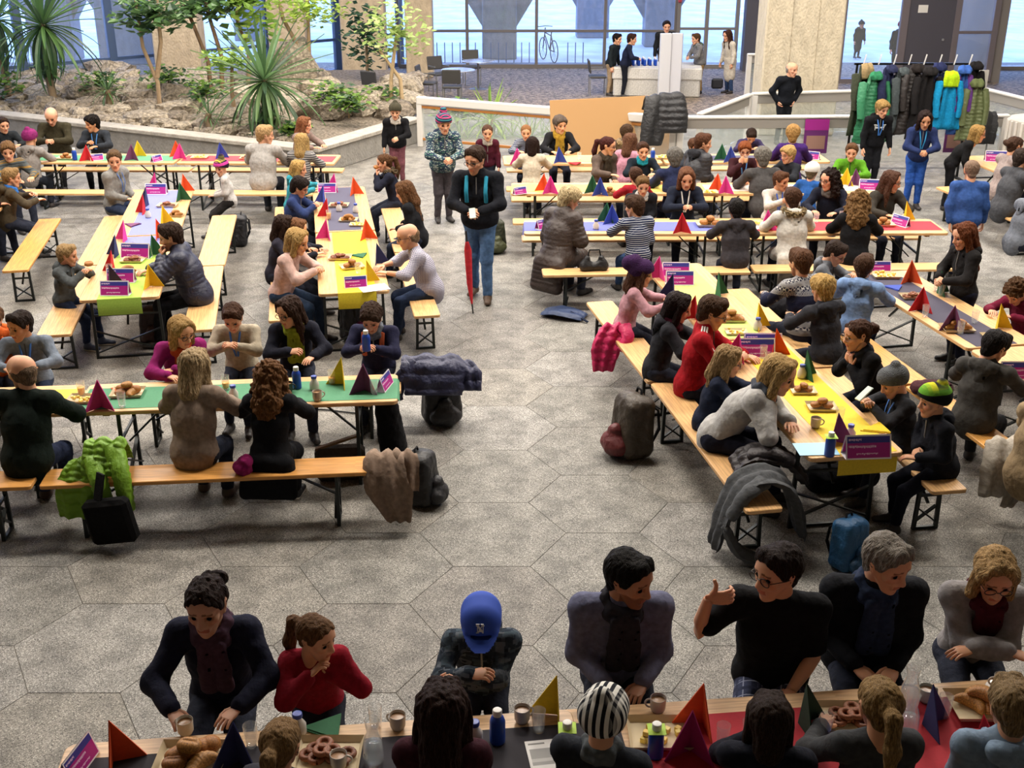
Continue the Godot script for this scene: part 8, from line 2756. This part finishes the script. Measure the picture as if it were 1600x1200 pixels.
	row(rows, "person in light grey jacket beside the man in suit", 6.58, -14.28, 1.34, 100.0, "TT", f, {"hair": "short", "hairc": "5a4a40", "topc": "777c86", "style": "hood"})
	row(rows, "woman with dark hair in navy cardigan and mauve scarf", -1.55, -4.97, 1.38, 4.0, "TT", n, {"hair": "bun", "hairc": "2c1e1a", "topc": "171a2e", "scarf": "4a3444", "tails": true, "female": true, "hpitch": 10.0, "hyaw": -6.0, "lean": 14.0, "bulk": 1.05, "skin": "b88a72"})
	row(rows, "girl in red sweater holding her ponytail", -1.00, -4.94, 1.18, 8.0, "EC", n, {"hair": "pony", "hairc": "6e4f34", "topc": "8e1428", "female": true, "hyaw": 52.0, "hpitch": 8.0, "lean": 16.0})
	row(rows, "child in blue cap and grey patterned jacket", -0.16, -5.06, 1.20, 0.0, "tX", n, {"hair": "short", "hairc": "4a3626", "hat": "cap", "hatc": "2148b0", "topc": "3a4048", "toppat": "shred", "emblem": "cap", "hpitch": 16.0, "lean": 18.0, "style": "hood"})
	row(rows, "man with short black hair and scarf in lilac-grey shirt", 0.61, -5.16, 1.42, 2.0, "LL", n, {"hair": "short", "hairc": "181412", "topc": "6a6c86", "scarf": "2e2c34", "tails": true, "hyaw": 48.0, "hpitch": 10.0, "beard": 1, "skin": "b07c60", "style": "collar"})
	row(rows, "man with glasses in black t-shirt pointing with his thumb", 1.39, -5.20, 1.43, -12.0, "UL", n, {"hair": "short", "hairc": "2a1e1a", "topc": "101114", "glasses": "1c1210", "style": "tee", "hyaw": -48.0, "hpitch": 4.0, "botc": "3a4058", "botpat": "plaid", "bulk": 1.08, "lean": 6.0})
	row(rows, "grey-haired man in black coat with blue scarf", 1.99, -5.29, 1.44, -4.0, "LL", n, {"hair": "short", "hairc": "8a8278", "topc": "14161c", "scarf": "28344e", "tails": true, "hyaw": 36.0, "hpitch": 14.0, "style": "collar", "bulk": 1.16})
	row(rows, "blonde woman with glasses in grey top and wine-red scarf", 2.58, -5.30, 1.36, -8.0, "XX", n, {"hair": "bob", "hairc": "b08e5e", "topc": "8a8686", "scarf": "4a1420", "tails": true, "glasses": "1e1616", "female": true, "hpitch": 20.0, "lean": 16.0})
	row(rows, "child with blonde ponytail and teal hair tie, back turned", -1.02, -4.09, 1.20, 170.0, "LL", n, {"lean": 2.0, "hair": "pony", "hairc": "8a6c48", "topc": "3a3a44", "female": true})
	row(rows, "woman with long dark brown hair, back turned", -0.31, -4.17, 1.32, 178.0, "LL", n, {"lean": 0.0, "hair": "long", "hairc": "2c1a14", "topc": "3a1420", "female": true, "hsize": 1.1})
	row(rows, "person in black and white striped beanie, back turned", 0.41, -4.18, 1.28, 160.0, "LL", n, {"lean": 0.0, "hair": "", "hat": "beanie", "hatc": "d6d4cc", "hatpat": "blackwhite", "topc": "2a2e36", "scarf": "5a6064"})
	row(rows, "child with dark brown hair eating, back turned", 1.16, -4.21, 1.24, 172.0, "LM", n, {"lean": 2.0, "hold": "roll", "hair": "bob", "hairc": "2e2019", "topc": "171a26"})
	row(rows, "girl with long blonde ponytail in grey top, back turned", 1.66, -4.25, 1.30, 182.0, "LT", n, {"lean": 0.0, "hair": "pony", "hairc": "8f7248", "topc": "3d3f42", "female": true})
	row(rows, "boy with short fair hair in pale blue hoodie, back turned", 2.25, -4.24, 1.30, 176.0, "LL", n, {"lean": 0.0, "hair": "short", "hairc": "8a7250", "topc": "7d92a8", "style": "hood"})
	row(rows, "standing person in olive beanie and black coat", -1.98, -19.82, 1.42, 2.0, "SW", m, {"hair": "", "hat": "beanie", "hatc": "4a4636", "topc": "17171a", "botc": "7a4a52", "style": "hood", "scarf": "b5aca0", "bulk": 1.08, "skin": "c99878", "sit": false})
	row(rows, "boy with striped beanie and patterned ski jacket standing", -1.01, -17.28, 1.67, 16.0, "WW", m, {"hair": "", "hat": "pom", "hatc": "3a2a4a", "hatpat": "hatstripe", "topc": "2f3b52", "toppat": "yellowpattern", "style": "hood", "botc": "4a4448", "bulk": 1.12, "sit": false})
	row(rows, "girl in maroon fleece jacket standing behind the walking man", -0.39, -18.43, 1.31, 4.0, "SS", m, {"hair": "bun", "hairc": "5e4030", "topc": "4a1526", "style": "collar", "female": true, "scarf": "a49a90", "sit": false})
	row(rows, "man in black jacket and jeans walking with red umbrella", -0.43, -13.45, 1.93, -8.0, "WW", n, {"hold": "phone", "hair": "short", "hairc": "3a291f", "topc": "16181f", "botc": "54739c", "glasses": "2a201c", "style": "collar", "shoe": "4a382a", "stride": 0.13, "hyaw": -22.0, "straps": "1f8fb0", "bulk": 1.1, "hpitch": 12.0, "beard": 2, "sit": false})
	row(rows, "elderly man in navy sweater standing at the white railing", 5.56, -23.54, 1.66, 14.0, "PP", f, {"hair": "fringe", "hairc": "9a948c", "topc": "14171e", "botc": "15171c", "skin": "d09a7c", "hyaw": 26.0, "sit": false})
	row(rows, "blond boy in black hoodie with white emblem standing", 6.15, -19.43, 1.54, 6.0, "SS", m, {"hair": "mop", "hairc": "a88752", "topc": "121317", "style": "hood", "botc": "1a1b20", "emblem": "fox", "lanyard": "3a78c8", "hyaw": 14.0, "hpitch": 14.0, "sit": false})
	row(rows, "dark-haired girl in navy jacket and blue trousers standing", 6.41, -18.09, 1.59, -6.0, "WW", m, {"hair": "long", "hairc": "2c1e1a", "topc": "23305a", "style": "hood", "botc": "2c56a8", "lanyard": "2a8ac0", "female": true, "skin": "bd8a6a", "hpitch": 16.0, "sit": false})
	row(rows, "blonde woman with glasses in black sweater bending forward", 7.26, -18.09, 1.39, 70.0, "SS", f, {"hair": "bob", "hairc": "a8854e", "topc": "141416", "botc": "1a1a1e", "glasses": "2a1a16", "female": true, "lean": 32.0, "sit": false})
	row(rows, "man in royal blue sweater standing with his back turned", 5.84, -14.57, 1.54, 172.0, "SB", m, {"hair": "buzz", "hairc": "8a7260", "topc": "33528e", "botc": "2c3550", "bulk": 1.16, "lean": 8.0, "sit": false})
	row(rows, "woman with long auburn hair in black standing at table", 4.61, -11.43, 1.54, -78.0, "WW", n, {"hair": "long", "hairc": "6a3a20", "topc": "1e1c1c", "botc": "1d2133", "female": true, "shoe": "1c1a1c", "style": "hood", "hpitch": 14.0, "lean": 6.0, "sit": false})
	row(rows, "person in black vest with white sleeves at the white table", 2.66, -30.24, 1.55, 60.0, "SS", f, {"hair": "short", "hairc": "1c1614", "topc": "1d2428", "botc": "a58e72", "sit": false})
	row(rows, "person in navy sweater beside the white-clothed table", 3.01, -30.03, 1.57, 80.0, "WS", f, {"hair": "short", "hairc": "3a261c", "topc": "1a2036", "botc": "181a24", "sit": false})
	row(rows, "person looking out over the white partition", 4.04, -31.37, 1.76, 0.0, "SS", f, {"hair": "short", "hairc": "2a1c18", "topc": "1a1c20", "botc": "8a7a64", "sit": false})
	row(rows, "child in green striped winter jacket and beige trousers", 4.70, -30.57, 1.52, -70.0, "WW", f, {"hair": "short", "hairc": "5a4028", "topc": "4a5a4a", "toppat": "grey_stripe", "botc": "a88858", "style": "hood", "bulk": 1.1, "sit": false})
	row(rows, "woman in white top and jeans with dark handbag", 5.50, -30.57, 1.60, -60.0, "SS", f, {"hair": "long", "hairc": "4a2e22", "topc": "d2c8b8", "botc": "33466a", "female": true, "style": "long", "sit": false})
	row(rows, "person in red beanie and black coat beyond the coat rack", 11.08, -34.14, 1.50, 0.0, "SS", f, {"hair": "", "hat": "pom", "hatc": "b02040", "topc": "1a1a1c", "botc": "1c1c20", "style": "hood", "sit": false})
	row(rows, "child in bright blue fleece beyond the coat rack", 12.30, -33.87, 1.20, 0.0, "SS", f, {"hair": "mopcurly", "hairc": "b08a50", "topc": "1f6ea8", "straps": "b08068", "sit": false})
	row(rows, "person in fur-hooded coat seen outside through the glass", 11.08, -38.08, 1.16, 10.0, "SS", f, {"hair": "", "hat": "beanie", "hatc": "3a3030", "topc": "3f2f28", "fur": "8a7050", "style": "long", "botc": "2a2422", "sit": false})
	add_people(rows)

func row(rows: Array, label: String, x: float, z: float, top: float, yaw: float, arms: String, lod: Dictionary, set_to: Dictionary) -> void:
	set_to.merge(lod)
	rows.append([label, x, z, top, yaw, arms, set_to])
